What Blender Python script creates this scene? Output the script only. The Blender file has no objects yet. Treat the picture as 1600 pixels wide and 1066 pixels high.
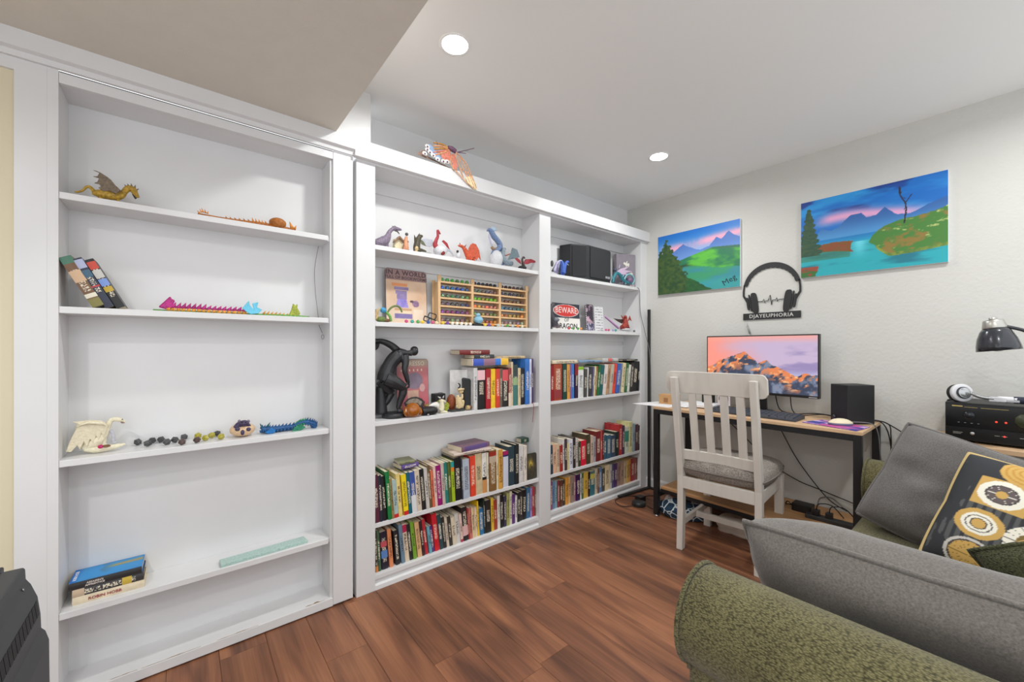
import bpy, bmesh, math, random
import numpy as np
from mathutils import Vector, Matrix, Euler
random.seed(7)
R = math.radians
SC = bpy.context.scene
COL = SC.collection

# ---------------------------------------------------------------- camera
XW, CEIL, SOF, SOFX, YB, DB = 3.1063, 2.44, 2.19, 0.539, 0.185, 0.15
cd = bpy.data.cameras.new('camera')
cam = bpy.data.objects.new('camera', cd); COL.objects.link(cam)
cam.location = (0, -1.9654, 1.2)
cam.rotation_euler = (R(90), 0, -0.6834)
cd.sensor_width = 36; cd.lens = 36*629.15/1600; cd.shift_y = 10.48/1600
cd.clip_start = 0.02
SC.camera = cam
# ---------------------------------------------------------------- world, exposure
w = bpy.data.worlds.new('room_daylight'); SC.world = w; w.use_nodes = True
w.node_tree.nodes['Background'].inputs[0].default_value = (0.97, 1.0, 1.025, 1)
w.node_tree.nodes['Background'].inputs[1].default_value = 1.28
SC.view_settings.view_transform = 'Standard'; SC.view_settings.look = 'None'
SC.view_settings.exposure = 0.17; SC.view_settings.gamma = 1.0
SC.view_settings.use_curve_mapping = False
CAN_POWER = 8.2
CANS = [(0.86, -0.54), (2.39, -0.54), (0.86, -2.2), (2.39, -2.2)]     # lights in the high ceiling
CANS_LOW_ADDED = [(-0.75, -1.3), (-0.75, -2.5)]                                # unseen lights, added in the soffit to even out the room

# ---------------------------------------------------------------- helpers
def lin(c):
    return tuple(((v/255)/12.92 if v/255 <= .04045 else ((v/255+.055)/1.055)**2.4) for v in c[:3]) + (1,)
MATS = {}
def mat(key, rgb=(200,200,200), rough=.5, metal=0., var=0., vscale=12., bump=0., bscale=120., emit=0., spec=.5, coat=0., sheen=0., trans=0., stretch=None, alpha=1.):
    if key in MATS: return MATS[key]
    m = bpy.data.materials.new(key); m.use_nodes = True; MATS[key] = m
    nt = m.node_tree; p = nt.nodes['Principled BSDF']
    p.inputs['Base Color'].default_value = lin(rgb); p.inputs['Roughness'].default_value = rough
    p.inputs['Metallic'].default_value = metal; p.inputs['Specular IOR Level'].default_value = spec
    if coat: p.inputs['Coat Weight'].default_value = coat
    if sheen: p.inputs['Sheen Weight'].default_value = sheen
    if trans: p.inputs['Transmission Weight'].default_value = trans
    if emit: p.inputs['Emission Color'].default_value = lin(rgb); p.inputs['Emission Strength'].default_value = emit
    L = nt.links
    tc = nt.nodes.new('ShaderNodeTexCoord'); src = tc.outputs['Object']
    if stretch:
        mp = nt.nodes.new('ShaderNodeMapping'); mp.inputs['Scale'].default_value = stretch
        L.new(src, mp.inputs[0]); src = mp.outputs[0]
    if var:
        n = nt.nodes.new('ShaderNodeTexNoise'); n.inputs['Scale'].default_value = vscale; n.inputs['Detail'].default_value = 4
        L.new(src, n.inputs['Vector'])
        r = nt.nodes.new('ShaderNodeMapRange'); r.inputs[1].default_value = .3; r.inputs[2].default_value = .7
        r.inputs[3].default_value = 1-var; r.inputs[4].default_value = 1+var*.6
        L.new(n.outputs['Fac'], r.inputs[0])
        mx = nt.nodes.new('ShaderNodeMix'); mx.data_type = 'RGBA'; mx.blend_type = 'MULTIPLY'; mx.inputs[0].default_value = 1
        mx.inputs[6].default_value = lin(rgb); L.new(r.outputs[0], mx.inputs[7]); L.new(mx.outputs[2], p.inputs['Base Color'])
    if bump:
        n = nt.nodes.new('ShaderNodeTexNoise'); n.inputs['Scale'].default_value = bscale; n.inputs['Detail'].default_value = 3
        L.new(src, n.inputs['Vector'])
        b = nt.nodes.new('ShaderNodeBump'); b.inputs['Strength'].default_value = bump; b.inputs['Distance'].default_value = .004
        L.new(n.outputs['Fac'], b.inputs['Height']); L.new(b.outputs[0], p.inputs['Normal'])
    return m
def catmull(pts, rad, k=4):
    P = [Vector(p) for p in pts]
    if len(P) < 3 or k < 2: return P, list(rad)
    o, r = [], []
    for i in range(len(P)-1):
        a, b, c, d = P[max(i-1,0)], P[i], P[i+1], P[min(i+2,len(P)-1)]
        for j in range(k):
            t = j/k
            o.append(.5*((2*b)+(c-a)*t+(2*a-5*b+4*c-d)*t*t+(3*b-a-3*c+d)*t**3)); r.append(rad[i]+(rad[i+1]-rad[i])*t)
    o.append(P[-1]); r.append(rad[-1]); return o, r
WL = {}
class MB:
    "collects shapes in one mesh"
    def __init__(s): s.bm = bmesh.new(); s.mi = 0
    def _f(s, vs, smooth=False):
        try:
            f = s.bm.faces.new(vs); f.material_index = s.mi; f.smooth = smooth; return f
        except ValueError: return None
    def box(s, x0, x1, y0, y1, z0, z1, M=None):
        c = [Vector((x, y, z)) for z in (z0, z1) for y in (y0, y1) for x in (x0, x1)]
        if M is not None: c = [M @ v for v in c]
        v = [s.bm.verts.new(p) for p in c]
        for q in ((0,2,3,1),(4,5,7,6),(0,1,5,4),(2,6,7,3),(0,4,6,2),(1,3,7,5)): s._f([v[i] for i in q])
        return s
    def bar(s, a, b, w, h, up=(0,0,1)):
        "square bar from a to b"
        a, b = Vector(a), Vector(b); d = (b-a).normalized(); u = Vector(up)
        if abs(d.dot(u)) > .95: u = Vector((0,1,0))
        x = d.cross(u).normalized(); y = x.cross(d)
        vs = []
        for p in (a, b):
            vs.append([s.bm.verts.new(p+x*i*w/2+y*j*h/2) for i, j in ((-1,-1),(1,-1),(1,1),(-1,1))])
        for i in range(4): s._f([vs[0][i], vs[0][(i+1)%4], vs[1][(i+1)%4], vs[1][i]])
        s._f(vs[0][::-1]); s._f(vs[1]); return s
    def tube(s, pts, rad, n=8, k=4, flat=1., M=None):
        if not hasattr(rad, '__len__'): rad = [rad]*len(pts)
        P, r = catmull(pts, rad, k)
        if M is not None: P = [M @ p for p in P]
        u = None; rings = []
        for i, p in enumerate(P):
            d = (P[min(i+1,len(P)-1)]-P[max(i-1,0)])
            d = d.normalized() if d.length > 1e-9 else Vector((0,0,1))
            if u is None: u = Vector((0,1,0)) if abs(d.y) < .9 else Vector((1,0,0))
            u = (u-d*u.dot(d)); u = u.normalized() if u.length > 1e-6 else d.orthogonal().normalized()
            v = d.cross(u)
            rings.append([s.bm.verts.new(p+(u*math.cos(2*math.pi*j/n)*flat+v*math.sin(2*math.pi*j/n))*max(r[i],1e-4)) for j in range(n)])
        for a, b in zip(rings, rings[1:]):
            for j in range(n): s._f([a[j], a[(j+1)%n], b[(j+1)%n], b[j]], True)
        s._f(rings[0][::-1]); s._f(rings[-1]); return s
    def lathe(s, prof, c=(0,0,0), n=20, M=None):
        rings = []
        for r, z in prof:
            q = [Vector((r*math.cos(2*math.pi*j/n), r*math.sin(2*math.pi*j/n), z)) for j in range(n)]
            if M is not None: q = [M @ v for v in q]
            rings.append([s.bm.verts.new(v+Vector(c)) for v in q])
        for a, b in zip(rings, rings[1:]):
            for j in range(n): s._f([a[j], a[(j+1)%n], b[(j+1)%n], b[j]], True)
        s._f(rings[0][::-1]); s._f(rings[-1]); return s
    def ball(s, c, r, n=10, m=7, M=None):
        if not hasattr(r, '__len__'): r = (r, r, r)
        c = Vector(c)
        T = lambda v: s.bm.verts.new(c+(M @ v if M is not None else v))
        top, bot = T(Vector((0,0,r[2]))), T(Vector((0,0,-r[2])))
        rings = [[T(Vector((r[0]*math.sin(math.pi*i/m)*math.cos(2*math.pi*j/n), r[1]*math.sin(math.pi*i/m)*math.sin(2*math.pi*j/n), r[2]*math.cos(math.pi*i/m)))) for j in range(n)] for i in range(1, m)]
        for j in range(n):
            s._f([top, rings[0][j], rings[0][(j+1)%n]], True); s._f([bot, rings[-1][(j+1)%n], rings[-1][j]], True)
        for a, b in zip(rings, rings[1:]):
            for j in range(n): s._f([a[j], b[j], b[(j+1)%n], a[(j+1)%n]], True)
        return s
    def prism(s, poly, d0, d1, plane='xz', M=None):
        "polygon in a plane, extruded along the third axis"
        def P(a, b, d):
            v = {'xz': Vector((a, d, b)), 'yz': Vector((d, a, b)), 'xy': Vector((a, b, d))}[plane]
            return M @ v if M is not None else v
        A = [s.bm.verts.new(P(a, b, d0)) for a, b in poly]; B = [s.bm.verts.new(P(a, b, d1)) for a, b in poly]
        n = len(poly); s._f(A); s._f(B[::-1])
        for i in range(n): s._f([A[i], B[i], B[(i+1)%n], A[(i+1)%n]])
        return s
    def mesh(s, me, M):
        "adds a mesh datablock transformed by M"
        vs = [s.bm.verts.new(M @ v.co) for v in me.vertices]
        for p in me.polygons: s._f([vs[i] for i in p.vertices])
        return s
    def grid(s, P):
        "P: rows of points -> smooth quads"
        V = [[s.bm.verts.new(p) for p in r] for r in P]
        for a, b in zip(V, V[1:]):
            for j in range(len(a)-1): s._f([a[j], a[j+1], b[j+1], b[j]], True)
        return s
    def build(s, name, m, parent=None, label=None, bevel=0., rot=None, loc=None, kind=None, local=False, seg=2):
        bmesh.ops.recalc_face_normals(s.bm, faces=s.bm.faces[:])
        me = bpy.data.meshes.new(name)
        if parent is None:
            if loc is None:
                xs = [v.co for v in s.bm.verts]
                loc = Vector(((min(v.x for v in xs)+max(v.x for v in xs))/2, (min(v.y for v in xs)+max(v.y for v in xs))/2, min(v.z for v in xs)))
                off = loc
            else: loc = Vector(loc); off = Vector()
            wl = loc
        else:
            loc = Vector(); off = WL[parent.name] if not local else Vector(); wl = WL[parent.name]
        if off.length: bmesh.ops.translate(s.bm, vec=-off, verts=s.bm.verts[:])
        s.bm.to_mesh(me); s.bm.free()
        for q in (m if isinstance(m, (list, tuple)) else [m]): me.materials.append(q)
        o = bpy.data.objects.new(name, me); COL.objects.link(o); o.location = loc
        if rot: o.rotation_euler = rot
        if parent is not None: o.parent = parent
        WL[o.name] = Vector(wl)
        if label: o['label'] = label
        if kind: o['kind'] = kind
        if bevel:
            b = o.modifiers.new('bevel', 'BEVEL'); b.width = bevel; b.segments = seg; b.limit_method = 'ANGLE'; b.angle_limit = R(40)
            b.harden_normals = False
        return o
def tag(o, label, cat, group=None):
    o['label'] = label; o['category'] = cat
    if group: o['group'] = group
    return o
def thing(name, label, cat, loc=(0,0,0), rz=0, group=None, rot=None):
    o = bpy.data.objects.new(name, None); COL.objects.link(o); o.empty_display_size = .05
    o.location = loc; o.rotation_euler = rot or (0, 0, rz); WL[o.name] = Vector(loc)
    return tag(o, label, cat, group)
def dup(o, loc, rot=None):
    c = o.copy(); COL.objects.link(c); c.location = loc
    if rot: c.rotation_euler = rot
    WL[c.name] = Vector(loc); return c
def B(*a): return MB().box(*a)
def text_mesh(body, size, depth, spacing=1.0, bold=0.):
    cu = bpy.data.curves.new('lettering', 'FONT'); cu.body = body; cu.size = size; cu.extrude = depth
    cu.align_x = 'CENTER'; cu.align_y = 'CENTER'; cu.space_character = spacing; cu.offset = bold; cu.resolution_u = 2
    o = bpy.data.objects.new('lettering', cu); COL.objects.link(o)
    dg = bpy.context.evaluated_depsgraph_get(); me = bpy.data.meshes.new_from_object(o.evaluated_get(dg))
    bpy.data.objects.remove(o); return me
def face_neg_y(c, sx=1, sy=1): # lettering that looks towards -y
    return Matrix.Translation(c) @ Matrix(((sx,0,0,0),(0,0,-1,0),(0,sy,0,0),(0,0,0,1)))
def face_neg_x(c, sx=1, sy=1): # lettering that looks towards -x
    return Matrix.Translation(c) @ Matrix(((0,0,-1,0),(-sx,0,0,0),(0,sy,0,0),(0,0,0,1)))
# ---- pictures painted as colour attributes on a fine grid
def vnoise(x, y, seed=0):
    xi, yi = np.floor(x).astype(np.int64), np.floor(y).astype(np.int64); fx, fy = x-xi, y-yi
    fx, fy = fx*fx*(3-2*fx), fy*fy*(3-2*fy)
    h = lambda a, b: ((np.sin(a*127.1+b*311.7+seed*74.7)*43758.5453) % 1.0)
    return (h(xi,yi)*(1-fx)+h(xi+1,yi)*fx)*(1-fy)+(h(xi,yi+1)*(1-fx)+h(xi+1,yi+1)*fx)*fy
def fbm(x, y, seed=0, o=4):
    return sum(vnoise(x*2**i, y*2**i, seed+i)*.5**i for i in range(o))/sum(.5**i for i in range(o))
def mixc(a, b, t): t = np.clip(t, 0, 1)[..., None]; return np.asarray(a, float)*(1-t)+np.asarray(b, float)*t
def ss(a, b, x): t = np.clip((x-a)/(b-a), 0, 1); return t*t*(3-2*t)
def colour_attr(me, rgb):
    c = np.clip(np.asarray(rgb, float).reshape(-1, 3)/255, 0, 1)
    c = np.where(c <= .04045, c/12.92, ((c+.055)/1.055)**2.4)
    a = me.color_attributes.new('Col', 'FLOAT_COLOR', 'POINT')
    a.data.foreach_set('color', np.c_[c, np.ones(len(c))].astype(np.float32).ravel())
def paint_mat(key, rough=.5, emit=0., bump=0., bscale=300., dark=1., sheen=0.):
    if key in MATS: return MATS[key]
    m = bpy.data.materials.new(key); m.use_nodes = True; MATS[key] = m; nt = m.node_tree; p = nt.nodes['Principled BSDF']
    a = nt.nodes.new('ShaderNodeAttribute'); a.attribute_name = 'Col'
    p.inputs['Roughness'].default_value = rough
    if emit:
        p.inputs['Base Color'].default_value = (.01,.01,.01,1); nt.links.new(a.outputs['Color'], p.inputs['Emission Color']); p.inputs['Emission Strength'].default_value = emit
    else: nt.links.new(a.outputs['Color'], p.inputs['Base Color'])
    if sheen: p.inputs['Sheen Weight'].default_value = sheen
    if bump:
        n = nt.nodes.new('ShaderNodeTexNoise'); n.inputs['Scale'].default_value = bscale
        b = nt.nodes.new('ShaderNodeBump'); b.inputs['Strength'].default_value = bump; b.inputs['Distance'].default_value = .003
        nt.links.new(n.outputs['Fac'], b.inputs['Height']); nt.links.new(b.outputs[0], p.inputs['Normal'])
    return m
def picture(name, w, h, func, nx, ny, m, M, parent):
    "flat print: w x h, u to the right, v up; M places its (x, y) plane"
    u, v = np.meshgrid(np.linspace(0, 1, nx), np.linspace(0, 1, ny))
    rgb = func(u, v)
    co = np.c_[(u.ravel()-.5)*w, (v.ravel()-.5)*h, np.zeros(nx*ny)]
    idx = np.arange(nx*ny).reshape(ny, nx)
    f = np.stack([idx[:-1,:-1], idx[:-1,1:], idx[1:,1:], idx[1:,:-1]], -1).reshape(-1, 4)
    me = bpy.data.meshes.new(name); me.from_pydata(co.tolist(), [], f.tolist()); me.materials.append(m); colour_attr(me, rgb)
    M2 = Matrix.Translation(-WL[parent.name]) @ M if parent is not None else M
    me.transform(M2); me.update()
    o = bpy.data.objects.new(name, me); COL.objects.link(o); o.parent = parent; WL[o.name] = Vector(WL[parent.name]); return o
def pillow_mesh(w, h, d, n=28, puff=.55, corner=.06, rc=0.):
    "rows of points for the two faces of a stuffed cushion in the local xz plane"
    F = []
    for sgn in (-1, 1):
        g = []
        for i in range(n+1):
            r = []
            for j in range(n+1):
                a, b = j/n*2-1, i/n*2-1
                e = max(0, (1-a**4))*max(0, (1-b**4))
                t = sgn*d/2*e**puff
                k = 1-corner*(1-abs(a)*abs(b))*(max(abs(a), abs(b))**6)
                r.append(Vector((a*math.sqrt(1-rc*b*b)*w/2*k, t, b*math.sqrt(1-rc*a*a)*h/2*k)))
            g.append(r)
        F.append(g)
    return F
# ================================================================ the room
WHITE = mat('white_paint', (223,223,224), .38, var=.025, vscale=5, bump=.02, bscale=60)
WALLC = mat('cream_wall_paint', (209,208,203), .75, var=.02, vscale=3, bump=.4, bscale=60)
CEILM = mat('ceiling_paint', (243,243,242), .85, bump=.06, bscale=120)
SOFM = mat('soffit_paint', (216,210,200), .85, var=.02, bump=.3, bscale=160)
YELW = mat('pale_yellow_wall_paint', (222,212,184), .75, bump=.15, bscale=75)
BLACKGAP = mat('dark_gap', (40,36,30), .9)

def floor_mat():
    m = bpy.data.materials.new('laminate_wood'); m.use_nodes = True; nt = m.node_tree; p = nt.nodes['Principled BSDF']; L = nt.links
    N = nt.nodes.new
    tc = N('ShaderNodeTexCoord'); oi = N('ShaderNodeObjectInfo')
    add = N('ShaderNodeVectorMath'); add.operation = 'ADD'
    sc = N('ShaderNodeVectorMath'); sc.operation = 'SCALE'; sc.inputs[3].default_value = 37
    comb = N('ShaderNodeCombineXYZ'); L.new(oi.outputs['Random'], comb.inputs[0]); L.new(oi.outputs['Random'], comb.inputs[1])
    L.new(comb.outputs[0], sc.inputs[0]); L.new(tc.outputs['Object'], add.inputs[0]); L.new(sc.outputs[0], add.inputs[1])
    mp = N('ShaderNodeMapping'); mp.inputs['Scale'].default_value = (7, .8, 1); L.new(add.outputs[0], mp.inputs[0])
    n1 = N('ShaderNodeTexNoise'); n1.inputs['Scale'].default_value = 1.7; n1.inputs['Detail'].default_value = 3; n1.inputs['Distortion'].default_value = .6
    L.new(mp.outputs[0], n1.inputs['Vector'])
    mp2 = N('ShaderNodeMapping'); mp2.inputs['Scale'].default_value = (120, 3, 1); L.new(add.outputs[0], mp2.inputs[0])
    n2 = N('ShaderNodeTexNoise'); n2.inputs['Scale'].default_value = 1.0; n2.inputs['Detail'].default_value = 4; L.new(mp2.outputs[0], n2.inputs['Vector'])
    r1 = N('ShaderNodeValToRGB'); e = r1.color_ramp.elements
    e[0].position = .3; e[0].color = lin((90,59,46)); e[1].position = .72; e[1].color = lin((162,110,78))
    k = e.new(.5); k.color = lin((130,85,62))
    L.new(n1.outputs['Fac'], r1.inputs[0])
    r2 = N('ShaderNodeMapRange'); r2.inputs[1].default_value = .3; r2.inputs[2].default_value = .7; r2.inputs[3].default_value = .82; r2.inputs[4].default_value = 1.12
    L.new(n2.outputs['Fac'], r2.inputs[0])
    r3 = N('ShaderNodeMapRange'); r3.inputs[3].default_value = .84; r3.inputs[4].default_value = 1.16; L.new(oi.outputs['Random'], r3.inputs[0])
    mu = N('ShaderNodeMath'); mu.operation = 'MULTIPLY'; L.new(r2.outputs[0], mu.inputs[0]); L.new(r3.outputs[0], mu.inputs[1])
    mx = N('ShaderNodeMix'); mx.data_type = 'RGBA'; mx.blend_type = 'MULTIPLY'; mx.inputs[0].default_value = 1
    L.new(r1.outputs[0], mx.inputs[6]); L.new(mu.outputs[0], mx.inputs[7]); L.new(mx.outputs[2], p.inputs['Base Color'])
    p.inputs['Roughness'].default_value = .42; p.inputs['Specular IOR Level'].default_value = .4
    b = N('ShaderNodeBump'); b.inputs['Strength'].default_value = .08; b.inputs['Distance'].default_value = .002
    L.new(n2.outputs['Fac'], b.inputs['Height']); L.new(b.outputs[0], p.inputs['Normal'])
    return m
FLOORM = floor_mat()
YBACK = -2.75; XL = -1.5
floor = B(XL, XW, YBACK, .25, -.06, -.008).build('floor', BLACKGAP, kind='structure')
PWID = .157; rng = random.Random(11)
unit = {}
col = 0; x = 1.205-PWID*19
while x < XW-.001:
    x1 = min(x+PWID, XW); x0 = max(x, XL)
    y = .02+rng.random()*-.9 if not (.73 < x < .75) else -.6
    if abs(x-.42) < .02: y = -.33
    ys = [.02]+[y-1.21*i for i in range(5)]
    for a, b in zip(ys, ys[1:]):
        b = max(b, YBACK)
        if a-b < .02 or x1-x0 < .02: continue
        key = (round(x1-x0, 4), round(a-b, 4))
        if key not in unit:
            q = MB(); hw, hl, c = key[0]/2-.0005, key[1]/2-.0005, .0022
            q.prism([(-hw,-.008),(hw,-.008),(hw,-c*.7),(hw-c,0),(-hw+c,0),(-hw,-c*.7)], -hl, hl, 'xz')
            o = q.build('plank', FLOORM, parent=floor, local=True); unit[key] = o.data
        else:
            o = bpy.data.objects.new('plank', unit[key]); COL.objects.link(o); o.parent = floor
        o.location = Vector(((x0+x1)/2, (a+b)/2, 0))-WL[floor.name]
    x += PWID
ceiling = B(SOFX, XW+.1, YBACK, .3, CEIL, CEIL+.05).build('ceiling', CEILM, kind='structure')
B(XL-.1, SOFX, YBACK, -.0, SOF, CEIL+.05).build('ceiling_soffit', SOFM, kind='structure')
# walls: behind the shelves, right of it with the paintings, and an unseen shading stub at the left
B(.708, XW+.1, YB+.012, YB+.1, 0, CEIL).build('wall_back', WHITE, kind='structure')
B(SOFX-.4, .708, .0, .11, SOF-.02, CEIL).build('wall_back_bulkhead', WHITE, kind='structure')
B(XW, XW+.1, YBACK, YB+.1, 0, CEIL).build('wall_right', WALLC, kind='structure')
B(XL, -.414, .012, .1, 0, SOF).build('wall_back_left', YELW, kind='structure')
B(XL-.1, XL, -1.0, .1, 0, SOF).build('wall_left_shade', WALLC, kind='structure')  # unseen wall stub, added to shade the left stile
q = MB(); q.prism([(XW-.012,0),(XW,0),(XW,.085),(XW-.005,.085),(XW-.012,.07)], YBACK, .0, 'xz'); q.build('baseboard_right', WHITE, kind='structure')
# header board over the bookcases, with the casing at the left
q = MB(); q.prism([(0,2.108),(-.03,2.108),(-.03,2.19),(0,2.19)], .625, XW, 'yz'); q.build('trim_1', WHITE, kind='structure', bevel=.002)
q = MB(); q.prism([(0,2.112),(-.012,2.112),(-.014,2.13),(-.03,2.135),(-.03,2.19),(0,2.19)], XL, .625, 'yz'); q.build('trim_2', WHITE, kind='structure')
q = MB().box(-.414, -.3452, 0, .02, 0, 2.112).box(XL, -.414, 0, .012, 2.074, 2.112); q.build('trim_3', WHITE, kind='structure')

# ================================================================ recessed lights
def can_light(x, y, z, label):
    t = thing('recessed_light', label, 'ceiling light', (x, y, z), group='recessed ceiling lights')
    MB().lathe([(.054,-.001),(.064,-.003),(.066,-.001),(.066,.004),(.054,.004)], (x,y,z), 32).build('trim_ring', mat('can_trim', (245,245,245), .4), t)
    MB().lathe([(.0001,-.0012),(.053,-.0012),(.053,.003),(.0001,.003)], (x,y,z), 32).build('lens', mat('can_lens', (255,250,240), .5, emit=22), t)
    ld = bpy.data.lights.new('can_lamp', 'AREA'); ld.shape = 'DISK'; ld.size = .1; ld.energy = CAN_POWER; ld.color = (.97,.985,.97); ld.spread = R(165)
    lo = bpy.data.objects.new('can_lamp', ld); COL.objects.link(lo); lo.parent = t; lo.location = (0,0,-.006)
    return t
can_light(*CANS[0], CEIL, 'round recessed ceiling light nearest the dropped soffit')
can_light(*CANS[1], CEIL, 'round recessed ceiling light nearest the corner with the paintings')
can_light(*CANS[2], CEIL, 'round recessed ceiling light behind the viewer by the soffit edge')
can_light(*CANS[3], CEIL, 'round recessed ceiling light above the green sofa')
can_light(*CANS_LOW_ADDED[0], SOF, 'unseen round recessed light added in the soffit left of the viewer')
can_light(*CANS_LOW_ADDED[1], SOF, 'unseen round recessed light added in the soffit far behind the viewer')

# ================================================================ bookcases
ZS = [1.7109,1.3291,.8318,.3277,.0711]
bc = thing('built_in_bookcase', 'white built-in bookcase with two bays of crowded shelves along the back wall', 'bookcase', (.64,0,0))
for x0, x1 in ((.6395,.7314),(1.8367,1.9409),(3.0143,3.106)):
    B(x0, x1, 0, YB, 0, 2.10).build('stile', WHITE, bc, bevel=.002)
B(.708, XW, YB, YB+.012, 0, 2.10).build('back_panel', WHITE, bc)
B(.6395, XW, -.002, YB, 2.0985, 2.108).build('top_board', WHITE, bc)
for a, b in ((.7314,1.8367),(1.9409,3.0143)):
    for i, z in enumerate(ZS):
        B(a, b, .008, YB, z-.0225, z).build('shelf', WHITE, bc, bevel=.0015)
        B(a, b, YB-.012, YB, z-.075, z-.0225).build('cleat', WHITE, bc) if i < 3 else None
    B(a, b, YB-.012, YB, 2.03, 2.0985).build('cleat', WHITE, bc)
    q = MB(); q.prism([(.02,0),(.02,.0486),(.028,.0486),(.028,0)], a, b, 'yz'); q.build('kick_board', WHITE, bc)
    q = MB(); q.prism([(.002,0),(.02,0),(.02,.03),(.012,.028),(.004,.02)], a, b, 'yz'); q.build('shoe_moulding', WHITE, bc)
# bookcase built as a door, left of it
dr = thing('bookcase_door', 'empty-looking white bookcase door with four shelves, left of the built-in bookcase', 'bookcase', (.1,0,0))
ZD = [1.7153,1.3368,.8268,.3213]
B(-.345, -.320, 0, DB, .012, 2.112).build('stile', WHITE, dr)
B(.5237, .534, .012, DB, .012, 2.07).build('side_panel', WHITE, dr)
B(.534, .6241, 0, .16, .009, 2.112).build('stile', WHITE, dr, bevel=.0025)
B(-.3195, .5335, 0, .022, 2.072, 2.1072).build('top_rail', WHITE, dr, bevel=.0015)
B(-.3195, .5335, .005, .022, 2.1073, 2.1119).build('gap_shade', BLACKGAP, dr)  # dark strip standing in for the shade inside the gap
B(-.32, .5237, .022, DB, 2.072, 2.09).build('top_board', WHITE, dr)
B(-.345, .534, DB, DB+.012, .01, 2.11).build('back_panel', WHITE, dr)
for z in ZD: B(-.32, .5145, .004, DB, z-.0225, z).build('shelf', WHITE, dr, bevel=.0015)
for z in ZD: B(.5145, .5237, .02, DB, z-.0225, z-.002).build('shelf_cleat', WHITE, dr)
WORN = mat('worn_bare_wood', (150,125,95), .8, var=.3, vscale=80)
bs = B(-.345, .5335, 0, DB, .006, .043).build('bottom_shelf', WHITE, dr, bevel=.0015)
for a, b, y0, wd in ((.42,.50,.008,.012),(.1,.24,.003,.004),(-.12,.05,.004,.004),(-.2,-.13,.006,.003)):
    q = MB(); P = [(a+(b-a)*i/8, y0+wd*(.5+.5*math.sin(i*1.7))*math.sin(math.pi*i/8)) for i in range(9)]
    q.prism(P+[(b,y0-.001),(a,y0-.001)], .0431, .0436, 'xy'); q.build('worn_patch', WORN, bs)
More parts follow.
